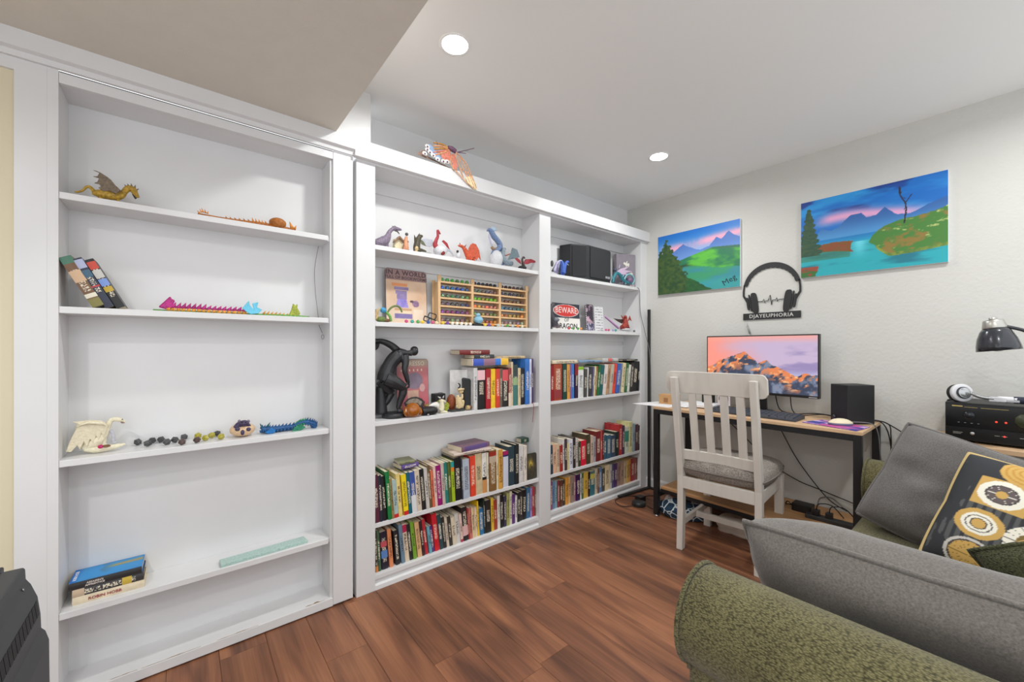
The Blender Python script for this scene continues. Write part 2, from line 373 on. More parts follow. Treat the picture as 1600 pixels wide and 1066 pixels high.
BOOKS={
'M3':'''1.3190 0.0256 0.249 0.1 215,215,215 white
1.3458 0.0538 0.244 0.1 35,33,33 black_with_pink_flower
1.4050 0.0366 0.238 0.1 170,30,45 deep_red
1.4428 0.0358 0.239 0.1 245,205,50 yellow
1.4798 0.0298 0.238 0.1 215,70,50 orange-red
1.5108 0.0198 0.239 0.1 110,95,85 grey-brown
1.5318 0.0458 0.238 0.1 45,42,42 black_with_red_band
1.5788 0.0238 0.241 0.1 150,60,60 red_and_white
1.6038 0.0148 0.278 0.1 225,205,170 tall_cream
1.6198 0.0368 0.260 0.1 60,75,75 black_and_teal
1.6578 0.0198 0.238 0.1 225,205,165 cream
1.6788 0.0338 0.235 0.1 35,33,40 black_and_navy
1.7170 0.0376 0.296 0.1 55,115,195 tall_bright_blue
1.7558 0.0188 0.294 0.1 215,215,230 tall_white
1.7758 0.0168 0.296 0.1 65,50,100 tall_violet''',
'M4':'''0.7333 0.0263 0.240 2.7 88,38,58 plum
0.7608 0.0168 0.233 3.2 34,36,52 dark_navy
0.7788 0.0178 0.226 3.7 25,25,28 black
0.8010 0.0195 0.246 4.1 15,120,60 bright_green
0.8218 0.0128 0.206 4.4 150,130,80 olive_tan
0.8358 0.0217 0.196 4.6 165,190,190 pale_blue-grey
0.8588 0.0197 0.224 4.8 235,210,130 cream_yellow
0.8870 0.0255 0.213 4.9 240,215,30 bright_yellow
0.9138 0.0197 0.219 5.0 20,95,110 dark_teal
0.9348 0.0277 0.216 5.0 60,85,160 blue_and_white
0.9638 0.0257 0.220 5.0 215,200,180 cream
0.9908 0.0227 0.221 5.0 30,30,32 black_and_white
1.0148 0.0187 0.224 4.8 205,200,195 grey-white
1.0348 0.0167 0.234 4.7 110,90,60 brown_hardback
1.0528 0.0138 0.203 4.5 220,110,80 salmon_orange
1.0678 0.0148 0.223 4.3 235,200,185 pale_pink
1.0838 0.0287 0.223 4.1 150,20,110 magenta
1.1138 0.0178 0.232 3.9 205,185,175 pinkish_beige
1.1328 0.0218 0.230 3.6 40,125,115 teal_green
1.1558 0.0178 0.230 3.3 85,100,40 moss_green
1.1748 0.0198 0.229 3.0 165,190,40 lime
1.1958 0.0428 0.244 2.7 25,25,30 thick_black
1.2398 0.0076 0.235 2.4 60,65,75 slate_grey
1.2486 0.0440 0.226 2.1 175,185,200 pale_blue
1.2990 0.0366 0.237 1.9 225,70,45 orange-red
1.3368 0.0478 0.244 1.6 205,185,145 beige
1.3858 0.0298 0.240 1.3 235,232,225 white_with_black_band
1.4168 0.0118 0.240 1.1 230,222,200 thin_cream
1.4330 0.0526 0.247 0.8 130,95,55 brown_leather
1.4868 0.0148 0.244 0.6 225,215,180 pale_cream
1.5028 0.0328 0.242 0.5 215,160,75 golden
1.5410 0.0406 0.225 0.3 50,40,105 violet_with_white_label
1.5828 0.0508 0.247 0.2 45,65,75 tall_slate-teal
1.6348 0.0318 0.254 0.1 35,40,42 tall_black
1.6678 0.0378 0.242 0.1 215,210,208 white
1.7100 0.0256 0.234 0.1 225,215,205 off-white''',
'M5':'''0.7450 0.0146 0.197 2.4 55,50,40 dark_brown_with_orange_foot
0.7608 0.0138 0.207 3.2 70,100,75 sage_green
0.7800 0.0325 0.192 4.0 34,30,46 black_with_blue_art
0.8190 0.0195 0.200 4.6 225,140,95 apricot
0.8530 0.0225 0.181 5.2 40,38,40 charcoal
0.8830 0.0195 0.206 5.6 110,135,155 steel_blue
0.9038 0.0237 0.203 6.0 225,205,180 cream_with_red_top
0.9288 0.0197 0.194 6.4 40,40,42 black
0.9498 0.0197 0.204 6.6 120,165,50 leaf_green
0.9760 0.0244 0.193 6.8 225,180,130 tan
1.0018 0.0177 0.192 7.0 60,35,40 dark_maroon
1.0208 0.0177 0.197 7.1 190,45,55 red
1.0440 0.0155 0.151 7.1 110,170,185 small_light_blue
1.0608 0.0167 0.147 7.1 85,50,120 small_purple
1.0788 0.0296 0.210 7.0 205,30,45 tall_bright_red
1.1098 0.0226 0.197 6.9 45,75,80 dark_teal
1.1338 0.0187 0.177 6.7 50,45,45 dark_grey
1.1538 0.0167 0.172 6.5 215,200,180 beige
1.1718 0.0187 0.171 6.3 60,55,50 black_and_white
1.1918 0.0247 0.162 6.0 220,205,180 worn_beige
1.2178 0.0257 0.172 5.8 212,210,204 white_and_blue
1.2448 0.0177 0.165 5.4 225,195,185 pink-white_with_red_foot
1.2638 0.0347 0.198 5.1 40,32,35 black_and_pink
1.2998 0.0076 0.187 4.8 190,50,50 thin_red
1.3086 0.0179 0.185 4.4 200,120,105 dusty_pink
1.3278 0.0197 0.180 4.1 225,200,160 cream
1.3488 0.0168 0.178 3.7 230,205,170 pale_cream
1.3668 0.0098 0.211 3.3 240,200,30 tall_yellow
1.3778 0.0318 0.159 2.9 40,110,160 blue
1.4108 0.0108 0.209 2.6 35,50,48 tall_dark_green
1.4228 0.0398 0.198 2.2 40,38,38 black_with_tan_lettering
1.4638 0.0208 0.205 1.9 225,185,60 mustard
1.4858 0.0258 0.185 1.5 165,65,45 brick_red
1.5128 0.0198 0.206 1.2 225,222,215 white
1.5338 0.0268 0.205 0.9 30,32,32 black
1.5618 0.0208 0.191 0.6 60,55,80 dark_violet
1.5838 0.0238 0.206 0.4 165,165,100 olive
1.6088 0.0178 0.211 0.2 220,215,190 pale_green-cream
1.6278 0.0248 0.188 0.0 95,50,120 purple
1.6538 0.0168 0.173 -0.1 228,225,222 thin_white
1.6718 0.0228 0.188 -0.2 40,38,40 black_dotted
1.6958 0.0208 0.189 -0.3 46,42,40 black_patterned
1.7178 0.0338 0.193 -0.3 30,28,30 glossy_black
1.7528 0.0298 0.202 -0.2 60,110,150 medium_blue
1.7838 0.0148 0.196 -0.1 150,140,190 thin_lavender
1.7998 0.0238 0.197 0.1 175,50,70 crimson
1.8248 0.0098 0.191 0.3 130,80,60 brown''',
'R3':'''1.9530 0.0296 0.242 -0.6 150,30,40 red
1.9838 0.0788 0.253 -0.0 170,75,50 mottled_orange-red
2.0730 0.0436 0.256 0.4 30,70,60 dark_green
2.1178 0.0278 0.250 0.5 230,165,70 orange-gold
2.1468 0.0188 0.249 0.4 140,90,150 thin_violet
2.1668 0.0278 0.251 0.2 70,125,195 blue
2.2020 0.0336 0.248 -0.2 50,30,60 navy_and_maroon
2.2368 0.0568 0.228 -0.8 225,228,228 white
2.2948 0.0368 0.208 -1.5 75,75,70 dark_grey
2.3328 0.0128 0.221 -2.2 222,222,220 thin_white
2.3468 0.0417 0.217 -3.1 60,60,65 charcoal
2.3898 0.0168 0.221 -4.0 100,100,140 thin_grey-violet
2.4078 0.0207 0.227 -4.9 225,215,170 pale_yellow
2.4298 0.0137 0.226 -5.8 165,110,80 thin_brown
2.4448 0.0246 0.234 -6.7 35,110,50 green
2.4708 0.0454 0.233 -7.6 30,95,95 teal
2.5178 0.0394 0.237 -8.0 225,215,210 pinkish_white
2.5588 0.0364 0.238 -8.0 190,150,115 light_brown
2.5968 0.0345 0.237 -8.0 190,185,170 grey-beige
2.6328 0.0434 0.239 -8.0 230,75,50 bright_orange-red
2.6778 0.0493 0.240 -8.0 60,100,180 royal_blue
2.7288 0.0196 0.241 -8.0 130,140,150 thin_grey
2.7498 0.0424 0.243 -8.0 230,215,175 cream
2.7938 0.0354 0.242 -8.0 55,105,65 forest_green
2.8308 0.0335 0.227 -8.0 220,220,210 off-white
2.8658 0.0384 0.241 -8.0 45,40,40 dark_brown
2.9058 0.0681 0.252 -8.0 35,35,38 thick_black
2.9758 0.0316 0.250 -6.6 30,30,32 black''',
'R4':'''1.9530 0.0246 0.199 1.3 50,70,85 dark_slate
1.9788 0.0318 0.201 1.2 225,180,150 peach
2.0118 0.0308 0.199 1.1 215,190,160 beige
2.0438 0.0318 0.186 1.0 160,50,45 brick_red
2.0768 0.0158 0.224 0.8 225,222,218 white
2.0938 0.0258 0.223 0.7 75,60,70 dark_violet
2.1208 0.0188 0.190 0.6 220,205,150 cream_yellow
2.1408 0.0388 0.213 0.5 225,225,235 pale_lilac
2.1808 0.0278 0.221 0.4 55,50,50 charcoal_hardback
2.2098 0.0268 0.212 0.3 205,195,190 grey-white
2.2378 0.0268 0.181 0.2 60,70,45 dark_olive
2.2658 0.0598 0.184 0.1 215,30,60 bright_crimson
2.3268 0.0468 0.222 -0.0 74,66,46 dark_bronze
2.3748 0.0318 0.207 -0.1 205,180,160 sand
2.4078 0.0298 0.193 -0.2 170,165,175 grey-lilac
2.4388 0.0528 0.230 -0.4 120,40,40 maroon
2.4928 0.0248 0.229 -0.5 190,80,80 rose_red
2.5188 0.0138 0.229 -0.6 110,25,35 thin_dark_red
2.5338 0.0318 0.189 -0.7 55,95,115 teal-blue
2.5668 0.0538 0.183 -0.8 60,100,125 steel_teal
2.6218 0.0588 0.174 -0.9 60,75,100 slate_blue
2.6818 0.0458 0.194 -1.0 35,50,45 dark_green
2.7288 0.0388 0.246 -1.1 185,50,55 tall_red
2.7688 0.0338 0.234 -1.2 80,50,80 tall_purple
2.8038 0.0558 0.217 -1.3 215,220,200 cream_and_green
2.8608 0.0438 0.252 -1.5 225,220,165 tall_pale_yellow
2.9058 0.0388 0.231 -1.6 150,170,180 tall_grey-blue
2.9458 0.0438 0.222 -1.7 90,50,65 wine_red
2.9908 0.0208 0.211 -1.8 60,60,60 dark_grey''',
'R5':'''1.9730 0.0206 0.195 0.6 150,80,110 pink-grey
1.9948 0.0218 0.195 0.5 105,140,175 blue
2.0178 0.0228 0.190 0.4 130,165,180 light_blue
2.0418 0.0228 0.189 0.3 130,55,60 maroon
2.0658 0.0238 0.186 0.2 100,60,45 brown
2.0908 0.0258 0.183 0.2 70,60,50 dark_brown
2.1210 0.0306 0.194 0.1 225,160,65 orange-gold
2.1528 0.0248 0.193 -0.0 230,185,130 peach-cream
2.1788 0.0328 0.191 -0.1 155,135,120 grey-brown
2.2128 0.0188 0.190 -0.2 160,110,130 mauve
2.2328 0.0458 0.192 -0.3 60,25,75 dark_purple
2.2798 0.0158 0.190 -0.3 220,218,212 thin_white
2.2968 0.0208 0.191 -0.4 75,105,60 green
2.3188 0.0488 0.191 -0.5 210,170,70 gold
2.3688 0.0238 0.186 -0.6 45,25,40 black-purple
2.3938 0.0538 0.183 -0.7 90,120,110 sea-green
2.4488 0.0308 0.193 -0.8 200,185,165 beige
2.4808 0.0188 0.192 -0.9 110,75,60 chestnut
2.5008 0.0338 0.191 -0.9 95,125,165 denim_blue
2.5358 0.0348 0.180 -1.0 75,75,70 dark_grey
2.5718 0.0578 0.196 -1.1 220,200,160 cream
2.6308 0.0278 0.193 -1.2 190,185,180 pale_grey
2.6598 0.0308 0.193 -1.3 80,80,120 indigo
2.6918 0.0368 0.191 -1.4 85,50,105 violet
2.7298 0.0428 0.189 -1.4 165,130,120 rosy_beige
2.7738 0.0438 0.186 -1.5 175,140,120 light_brown
2.8188 0.0348 0.184 -1.6 210,185,150 sand
2.8548 0.0348 0.188 -1.7 215,170,90 golden
2.8908 0.0258 0.191 -1.8 220,150,65 orange
2.9178 0.0508 0.190 -1.9 165,50,50 crimson
2.9698 0.0258 0.188 -1.9 155,85,75 terracotta
2.9968 0.0148 0.187 -2.0 140,95,85 brown-pink''',
}
# ================================================================ books
def book_mat(key, lettering):
    m = bpy.data.materials.new(key); m.use_nodes = True; nt = m.node_tree; p = nt.nodes['Principled BSDF']; L = nt.links; N = nt.nodes.new
    oi = N('ShaderNodeObjectInfo'); p.inputs['Roughness'].default_value = .42
    tc = N('ShaderNodeTexCoord')
    n0 = N('ShaderNodeTexNoise'); n0.inputs['Scale'].default_value = 30; n0.inputs['Detail'].default_value = 3; L.new(tc.outputs['Object'], n0.inputs['Vector'])
    r0 = N('ShaderNodeMapRange'); r0.inputs[1].default_value = .3; r0.inputs[2].default_value = .7; r0.inputs[3].default_value = .85; r0.inputs[4].default_value = 1.12; L.new(n0.outputs['Fac'], r0.inputs[0])
    mx = N('ShaderNodeMix'); mx.data_type = 'RGBA'; mx.blend_type = 'MULTIPLY'; mx.inputs[0].default_value = 1
    L.new(oi.outputs['Color'], mx.inputs[6]); L.new(r0.outputs[0], mx.inputs[7])
    out = mx.outputs[2]
    if lettering:
        # printed title: small glyph-like marks inside a band of the spine
        sep = N('ShaderNodeSeparateXYZ'); L.new(tc.outputs['Generated'], sep.inputs[0])
        def band(sock, c, w):
            a = N('ShaderNodeMath'); a.operation = 'SUBTRACT'; L.new(sock, a.inputs[0]); a.inputs[1].default_value = c
            b = N('ShaderNodeMath'); b.operation = 'ABSOLUTE'; L.new(a.outputs[0], b.inputs[0])
            d = N('ShaderNodeMath'); d.operation = 'LESS_THAN'; L.new(b.outputs[0], d.inputs[0])
            if isinstance(w, float): d.inputs[1].default_value = w
            else: L.new(w, d.inputs[1])
            return d.outputs[0]
        rl = N('ShaderNodeMapRange'); rl.inputs[3].default_value = .14; rl.inputs[4].default_value = .36; L.new(oi.outputs['Random'], rl.inputs[0])
        bz = band(sep.outputs[2], .52, rl.outputs[0]); bx = band(sep.outputs[0], .5, .27)
        mp = N('ShaderNodeMapping'); mp.inputs['Scale'].default_value = (140, 1, 210)
        ad = N('ShaderNodeVectorMath'); ad.operation = 'ADD'; L.new(tc.outputs['Object'], ad.inputs[0]); L.new(oi.outputs['Random'], ad.inputs[1]); L.new(ad.outputs[0], mp.inputs[0])
        v = N('ShaderNodeTexNoise'); v.inputs['Scale'].default_value = 1.4; v.inputs['Detail'].default_value = 1; L.new(mp.outputs[0], v.inputs['Vector'])
        g = N('ShaderNodeMath'); g.operation = 'GREATER_THAN'; g.inputs[1].default_value = .5; L.new(v.outputs['Fac'], g.inputs[0])
        m1 = N('ShaderNodeMath'); m1.operation = 'MULTIPLY'; L.new(bz, m1.inputs[0]); L.new(bx, m1.inputs[1])
        m2 = N('ShaderNodeMath'); m2.operation = 'MULTIPLY'; L.new(m1.outputs[0], m2.inputs[0]); L.new(g.outputs[0], m2.inputs[1])
        bw = N('ShaderNodeRGBToBW'); L.new(oi.outputs['Color'], bw.inputs[0])
        lt = N('ShaderNodeMath'); lt.operation = 'LESS_THAN'; lt.inputs[1].default_value = .22; L.new(bw.outputs[0], lt.inputs[0])
        ink = N('ShaderNodeMix'); ink.data_type = 'RGBA'; ink.inputs[6].default_value = lin((40,34,38)); ink.inputs[7].default_value = lin((232,222,200)); L.new(lt.outputs[0], ink.inputs[0])
        k = N('ShaderNodeMath'); k.operation = 'MULTIPLY'; k.inputs[1].default_value = .85; L.new(m2.outputs[0], k.inputs[0])
        fin = N('ShaderNodeMix'); fin.data_type = 'RGBA'; L.new(k.outputs[0], fin.inputs[0]); L.new(out, fin.inputs[6]); L.new(ink.outputs[2], fin.inputs[7]); out = fin.outputs[2]
    L.new(out, p.inputs['Base Color']); return m
COVER, SPINE = book_mat('book_cover', False), book_mat('book_spine', True)
PAGES = mat('page_block', (226,214,188), .9, var=.12, vscale=6, stretch=(260,1,1))
LABELM = {}
def book(x, y, z, th, h, dp, tilt=0., rgb=(90,90,90), label='', group=None, M=None, spine_patches=(), hard=False):
    """upright book: spine towards -y, bottom left corner of the spine at (x, y, z); M overrides the placing"""
    c = .0022 if hard else .0008; o_ = .003 if hard else 0.
    q = MB()
    # boards and a slightly rounded spine in one C-shaped section
    q.mi = 0
    q.box(0, c, .003, dp, 0, h); q.box(th-c, th, .003, dp, 0, h)
    q.mi = 1
    n = 5; F = [(th*i/n, -.0025*math.sin(math.pi*i/n)+.0005) for i in range(n+1)]
    q.prism(F+[(th,.0035),(0,.0035)], 0, h, 'xy')
    piv = Vector((0,0,0)) if tilt >= 0 else Vector((th,0,0))
    if M is None:
        # lean about the lower corner that stays on the shelf
        W = Matrix.Translation(Vector((x,y,z))+piv) @ Matrix.Rotation(-R(tilt), 4, 'Y') @ Matrix.Translation(-piv)
    else: W = M
    o = q.build('book', [COVER, SPINE], loc=(0,0,0)); o.matrix_world = W; WL[o.name] = Vector()
    o.color = lin(rgb); tag(o, label, 'book', group)
    q = MB().box(c, th-c, .0035, dp-.002-o_, o_, h-.0025-o_)
    pg = q.build('pages', PAGES, parent=o, local=True)
    for a, b, col in spine_patches:
        k = 'spine_print_%d_%d_%d' % col
        q = MB(); q.prism([(th*i/n, -.0025*math.sin(math.pi*i/n)+.0001) for i in range(n+1)]+[(th,.0004),(0,.0004)], h*a, h*b, 'xy')
        q.build('spine_label', mat(k, col, .45), parent=o, local=True)
    return o
ORD = 'first second third fourth fifth sixth seventh eighth ninth tenth eleventh twelfth thirteenth fourteenth fifteenth sixteenth seventeenth eighteenth nineteenth twentieth'.split()
def ordinal(i):
    if i < 20: return ORD[i]
    t, u = divmod(i+1, 10); tens = {2:'twent',3:'thirt',4:'fort'}[t]
    return tens+('ieth' if u == 0 else 'y-'+ORD[u-1])
ROWN = {'M3': ('middle bay third shelf', ZS[2], .006), 'M4': ('middle bay fourth shelf', ZS[3], .008), 'M5': ('middle bay bottom shelf', ZS[4], .03),
        'R3': ('right bay third shelf', ZS[2], .01), 'R4': ('right bay fourth shelf', ZS[3], .01), 'R5': ('right bay bottom shelf', ZS[4], .03)}
PATCH = {('M4',5): [(0,.1,(205,40,40))], ('M4',7): [(0,.1,(205,40,40))], ('M4',9): [(.0,.42,(220,222,224))], ('M4',20): [(.86,1,(40,150,150)),(.76,.86,(230,130,40))],
         ('M4',26): [(.33,.4,(30,28,28)),(0,.33,(205,145,85))], ('M4',31): [(.9,1,(165,30,90)),(.0,.85,(205,208,222))], ('M5',0): [(0,.15,(210,130,70))], ('M5',6): [(.78,.98,(180,40,80))],
         ('M5',21): [(0,.1,(180,50,70))], ('M5',22): [(.15,.45,(225,180,180))], ('M3',1): [(.72,.96,(235,190,195))], ('M3',6): [(.68,.97,(215,85,90))], ('M3',9): [(0,.5,(70,120,115)),(.5,.68,(150,175,130))],
         ('M3',7): [(0,.35,(225,210,190))], ('R3',7): [(.9,1,(140,190,50))], ('R3',6): [(.68,1,(140,35,45))], ('R4',24): [(.45,.85,(60,140,120))], ('R5',15): [(0,.45,(50,110,120)),(.7,.9,(195,185,90))],
         ('M5',2): [(.3,.5,(90,130,190)),(.6,.75,(190,80,90))], ('M4',28): [(.7,.86,(190,170,150)),(.86,.97,(150,45,30))], ('R3',1): [(.05,.3,(150,60,60))], ('M5',19): []}
brng = random.Random(3)
for rk, (shelf, z, y) in ROWN.items():
    L_ = BOOKS[rk].splitlines()
    for i, ln in enumerate(L_):
        x, th, h, tl, rgb, nm = ln.split()
        rgb = tuple(int(t) for t in rgb.split(','))
        dp = min(.165-y, (.112+brng.random()*.02) if float(h) < .2 else (.135+brng.random()*.02))
        book(float(x), y+brng.random()*.006, z, float(th), float(h), dp, float(tl), rgb, '%s book, %s from the left on the %s' % (nm.replace('_',' '), ordinal(i), shelf),
             'upright books on the '+shelf, spine_patches=PATCH.get((rk,i), ()), hard='hardback' in nm or 'tall' in nm)
def flat_book(c, wx, dy, th, rz, rgb, label, group, hard=False, patches=(), spine='front'):
    """book lying flat: spine (length wx) towards -y; c = centre of its underside"""
    # local book: x=thickness -> world z, y=depth, z=height -> world x
    W = Matrix.Translation(c) @ Matrix.Rotation(rz, 4, 'Z') @ Matrix(((0,0,1,-wx/2),(0,1,0,-dy/2),(-1,0,0,th),(0,0,0,1)))
    return book(0,0,0, th, wx, dy, rgb=rgb, label=label, group=group, M=W, spine_patches=patches, hard=hard)
# ================================================================ desk and what is on it
BLKM = mat('black_steel', (34,34,36), .45, metal=.2, var=.1)
OAK = mat('light_oak_laminate', (214,178,140), .45, var=.12, vscale=3, stretch=(14,1.5,14))
DX0, DX1, DY0, DY1, DZ = 2.605, 3.09, -1.515, -.365, .78
dk = thing('desk', 'small desk with light oak top and black steel frame under the monitor', 'desk', (2.85,-.94,0))
B(DX0, DX1, DY0, DY1, DZ-.018, DZ).build('desk_top', OAK, dk, bevel=.002)
fr = MB()
for y in (DY0+.02, DY1-.02):
    for x in (DX0+.018, DX1-.018):
        lg_ = B(x-.017, x+.017, y-.017, y+.017, .012, DZ-.018).build('leg', BLKM, dk, bevel=.002)
        MB().lathe([(.014,0),(.02,0),(.02,.006),(.012,.012)], (x,y,0), 14).build('foot', mat('chrome_foot', (190,190,192), .25, metal=1), lg_)
    B(DX0+.035, DX1-.035, y-.012, y+.012, .135, .165).build('side_bar', BLKM, dk)
B(DX0+.002, DX0+.03, DY0+.037, DY1-.037, DZ-.05, DZ-.018).build('front_rail', BLKM, dk, bevel=.001)
B(DX1-.03, DX1-.002, DY0+.037, DY1-.037, DZ-.05, DZ-.018).build('rear_rail', BLKM, dk, bevel=.001)
B(DX0+.04, DX1, DY0+.037, DY1-.037, .192, .207).build('lower_shelf', mat('lower_shelf_oak', (196,150,104), .5, var=.18, vscale=4, stretch=(14,1.5,14)), dk)
B(DX0+.04, DX0+.062, DY0+.037, DY1-.037, .165, .192).build('lower_rail', BLKM, dk)
# monitor
def wallpaper(u, v):
    sky = mixc((246,150,135), (196,176,205), ss(.05,.55,u+.25*(v-.8)+.3*(fbm(u*4,v*5,3)-.5)))
    sky = mixc(sky, (150,135,180), ss(.52,.72,fbm(u*3.2+2,v*5,9))*ss(.3,.75,u)*ss(.95,.6,v))
    sky = mixc(sky, (190,195,225), ss(.45,.3,v)*ss(.3,.8,u)*.7)
    sky = mixc(sky, (250,160,140), ss(.85,1,v)*.7*ss(.2,.6,fbm(u*5,v*3,4)+.2))
    ridge = np.interp(u, [0,.06,.14,.2,.27,.33,.375,.41,.46,.5,.55,.59,.64,.68,.73,.78,.82,.86,.9,.95,1], [.44,.47,.57,.61,.66,.69,.73,.68,.6,.52,.56,.57,.47,.44,.42,.35,.3,.33,.37,.34,.36])
    ridge = ridge+(fbm(u*26,u*0+3,5)-.5)*.05
    d = ridge-v
    f = fbm(u*22+d*9,v*11-d*2,7,5)
    rock = mixc((58,66,88), (122,134,158), ss(.45,.75,fbm(u*20,v*9,8)))
    lit = ss(.5,.62,f+.14*(1-np.clip(d/.3,0,1))-.03)*ss(.42,.1,d)
    rock = mixc(rock, (226,132,84), lit)
    rock = mixc(rock, (252,196,140), lit*ss(.55,.75,fbm(u*30,v*24,2)))
    return np.where((d > 0)[...,None], rock, sky)
MX, MYC, MZ0, MZ1 = 2.93, -.93, .893, 1.283
mo = thing('monitor', 'wide flat monitor showing a sunset mountain wallpaper on the desk', 'monitor', (MX,MYC,DZ))
blackpl = mat('black_plastic', (24,24,26), .35); 
q = B(MX, MX+.035, MYC-.333, MYC+.333, MZ0, MZ1); q.box(MX+.035, MX+.06, MYC-.2, MYC+.2, MZ0+.05, MZ1-.1); mh = q.build('housing', blackpl, mo, bevel=.003)
picture('screen', .65, MZ1-MZ0-.024, wallpaper, 260, 150, paint_mat('monitor_picture', .3, emit=.95), face_neg_x((MX-.0008, MYC, (MZ0+MZ1)/2+.004)), mh)
B(MX-.0008, MX+.001, MYC-.322, MYC-.28, MZ0+.004, MZ0+.008).build('badge', mat('badge_silver', (190,190,195), .4), mh)
q = MB(); q.prism([(MYC-.04,DZ+.01),(MYC+.04,DZ+.01),(MYC+.028,MZ0+.08),(MYC-.028,MZ0+.08)], MX+.04, MX+.06, 'yz'); q.build('stand_neck', blackpl, mo)
q = MB(); q.prism([(MX-.06,MYC-.13),(MX-.04,MYC-.14),(MX+.08,MYC-.06),(MX+.08,MYC+.06),(MX-.04,MYC+.14),(MX-.06,MYC+.13),(MX,MYC)], DZ, DZ+.011, 'xy'); q.build('stand_foot', blackpl, mo)
# keyboard
KBX, KBY, KL, KD = 2.755, -.965, .50, .17
kb = thing('keyboard', 'black computer keyboard on the desk in front of the monitor', 'keyboard', (KBX,KBY,DZ))
q = MB(); q.prism([(KBX-KD/2,DZ),(KBX+KD/2,DZ),(KBX+KD/2,DZ+.024),(KBX-KD/2,DZ+.012)], KBY-KL/2, KBY+KL/2, 'xz'); kcs = q.build('case', mat('keyboard_case', (58,62,70), .5), kb, bevel=.002)
keym = mat('key_plastic', (66,70,80), .5); kd = None
for r in range(6):
    n = 19 if r < 5 else 12
    for c in range(n):
        wd = (KL-.03)/n
        if r == 5 and c not in (0,1,2,9,10,11): 
            if c != 5: continue
            wd2 = wd*6.6
        else: wd2 = wd-.003
        x = KBX-KD/2+.018+(5-r)*.0265; y = KBY+KL/2-.015-wd*(c+.5)
        z = DZ+.012+(x-(KBX-KD/2))/KD*.012
        key = round(wd2, 4)
        if kd is None: kd = {}
        if key not in kd:
            k_ = MB(); k_.prism([(-.011,-.001),(.011,-.001),(.0085,.007),(-.0085,.007)], -wd2/2, wd2/2, 'xz'); o = k_.build('key', keym, kcs, local=True); kd[key] = o.data
        else:
            o = bpy.data.objects.new('key', kd[key]); COL.objects.link(o); o.parent = kcs
        o.location = Vector((x,y,z))-WL[kb.name]
# small desk speaker
def prism_box(q, c, hw, hd, h, rz, slant=0.):
    M_ = Matrix.Translation(c) @ Matrix.Rotation(rz, 4, 'Z')
    q.prism([(-hd,0),(hd,0),(hd+slant,h),(-hd+slant,h)], -hw, hw, 'xz', M_)
    return M_
sp = thing('desk_speaker', 'small black desktop speaker beside the mouse pad', 'speaker', (2.85,-1.40,DZ))
q = MB(); Ms = prism_box(q, (2.90,-1.42,DZ), .056, .078, .215, R(-36)); q.build('cabinet', mat('speaker_black', (30,30,33), .6, bump=.1, bscale=400), sp, bevel=.004)
q = MB().box(-.079, -.0755, -.052, .052, .062, .198, Ms); q.build('grille', mat('speaker_cloth', (38,38,41), .95, bump=.6, bscale=900), sp)
q = MB(); q.lathe([(.0001,.012),(.011,.012),(.012,0),(.0001,0)], (0,0,0), 16, Ms @ Matrix.Translation((-.0755,.028,.03)) @ Matrix.Rotation(R(-90),4,'Y')); q.build('volume_knob', mat('knob_dark', (70,72,76), .3, metal=.6), sp)
# mouse pad, mouse
q = MB(); q.prism([(2.612,-1.49),(2.69,-1.24),(2.87,-1.29),(2.80,-1.512)], DZ, DZ+.003, 'xy'); o = q.build('mouse_pad', mat('pad_edge', (90,60,130), .8))
tag(o, 'purple and pink galaxy print mouse pad on the desk', 'mouse pad'); pad = o
def galaxy(u, v):
    n = fbm(u*4,v*4,21); c = mixc((92,72,160), (196,84,150), ss(.35,.6,n)); c = mixc(c, (226,190,230), ss(.55,.72,fbm(u*5+3,v*5,4)))
    return mixc(c, (60,70,150), ss(.5,.7,fbm(u*3,v*6,8)))
gp = picture('galaxy_print', 1, 1, galaxy, 50, 40, paint_mat('pad_print', .7), Matrix.Identity(4), pad)
for vtx in gp.data.vertices:
    w_ = vtx.co+WL[pad.name]; a, b = w_.x+.5, w_.y+.5
    p = (Vector((2.612,-1.49))*(1-a)*(1-b)+Vector((2.69,-1.24))*a*(1-b)+Vector((2.80,-1.512))*(1-a)*b+Vector((2.87,-1.29))*a*b)
    vtx.co = Vector((p.x,p.y,DZ+.0034))-WL[pad.name]
ms = thing('computer_mouse', 'cream computer mouse with grey-blue sides lying on the mouse pad', 'mouse', (2.745,-1.40,DZ+.0034))
Mm = Matrix.Translation((2.745,-1.40,DZ+.0034)) @ Matrix.Rotation(R(38), 4, 'Z')
q = MB(); q.ball((0,0,0), (.034,.062,.036), 18, 12); bmesh.ops.bisect_plane(q.bm, geom=q.bm.verts[:]+q.bm.edges[:]+q.bm.faces[:], plane_co=(0,0,.012), plane_no=(0,0,-1), clear_outer=True)
bmesh.ops.transform(q.bm, matrix=Mm, verts=q.bm.verts[:]); q.build('shell', mat('mouse_cream', (226,214,184), .4), ms)
q = MB(); q.ball((0,0,.006), (.033,.06,.012), 18, 8); bmesh.ops.bisect_plane(q.bm, geom=q.bm.verts[:]+q.bm.edges[:]+q.bm.faces[:], plane_co=(0,0,0), plane_no=(0,0,-1), clear_outer=True)
bmesh.ops.transform(q.bm, matrix=Mm, verts=q.bm.verts[:]); q.build('base', mat('mouse_side', (110,112,142), .5), ms)
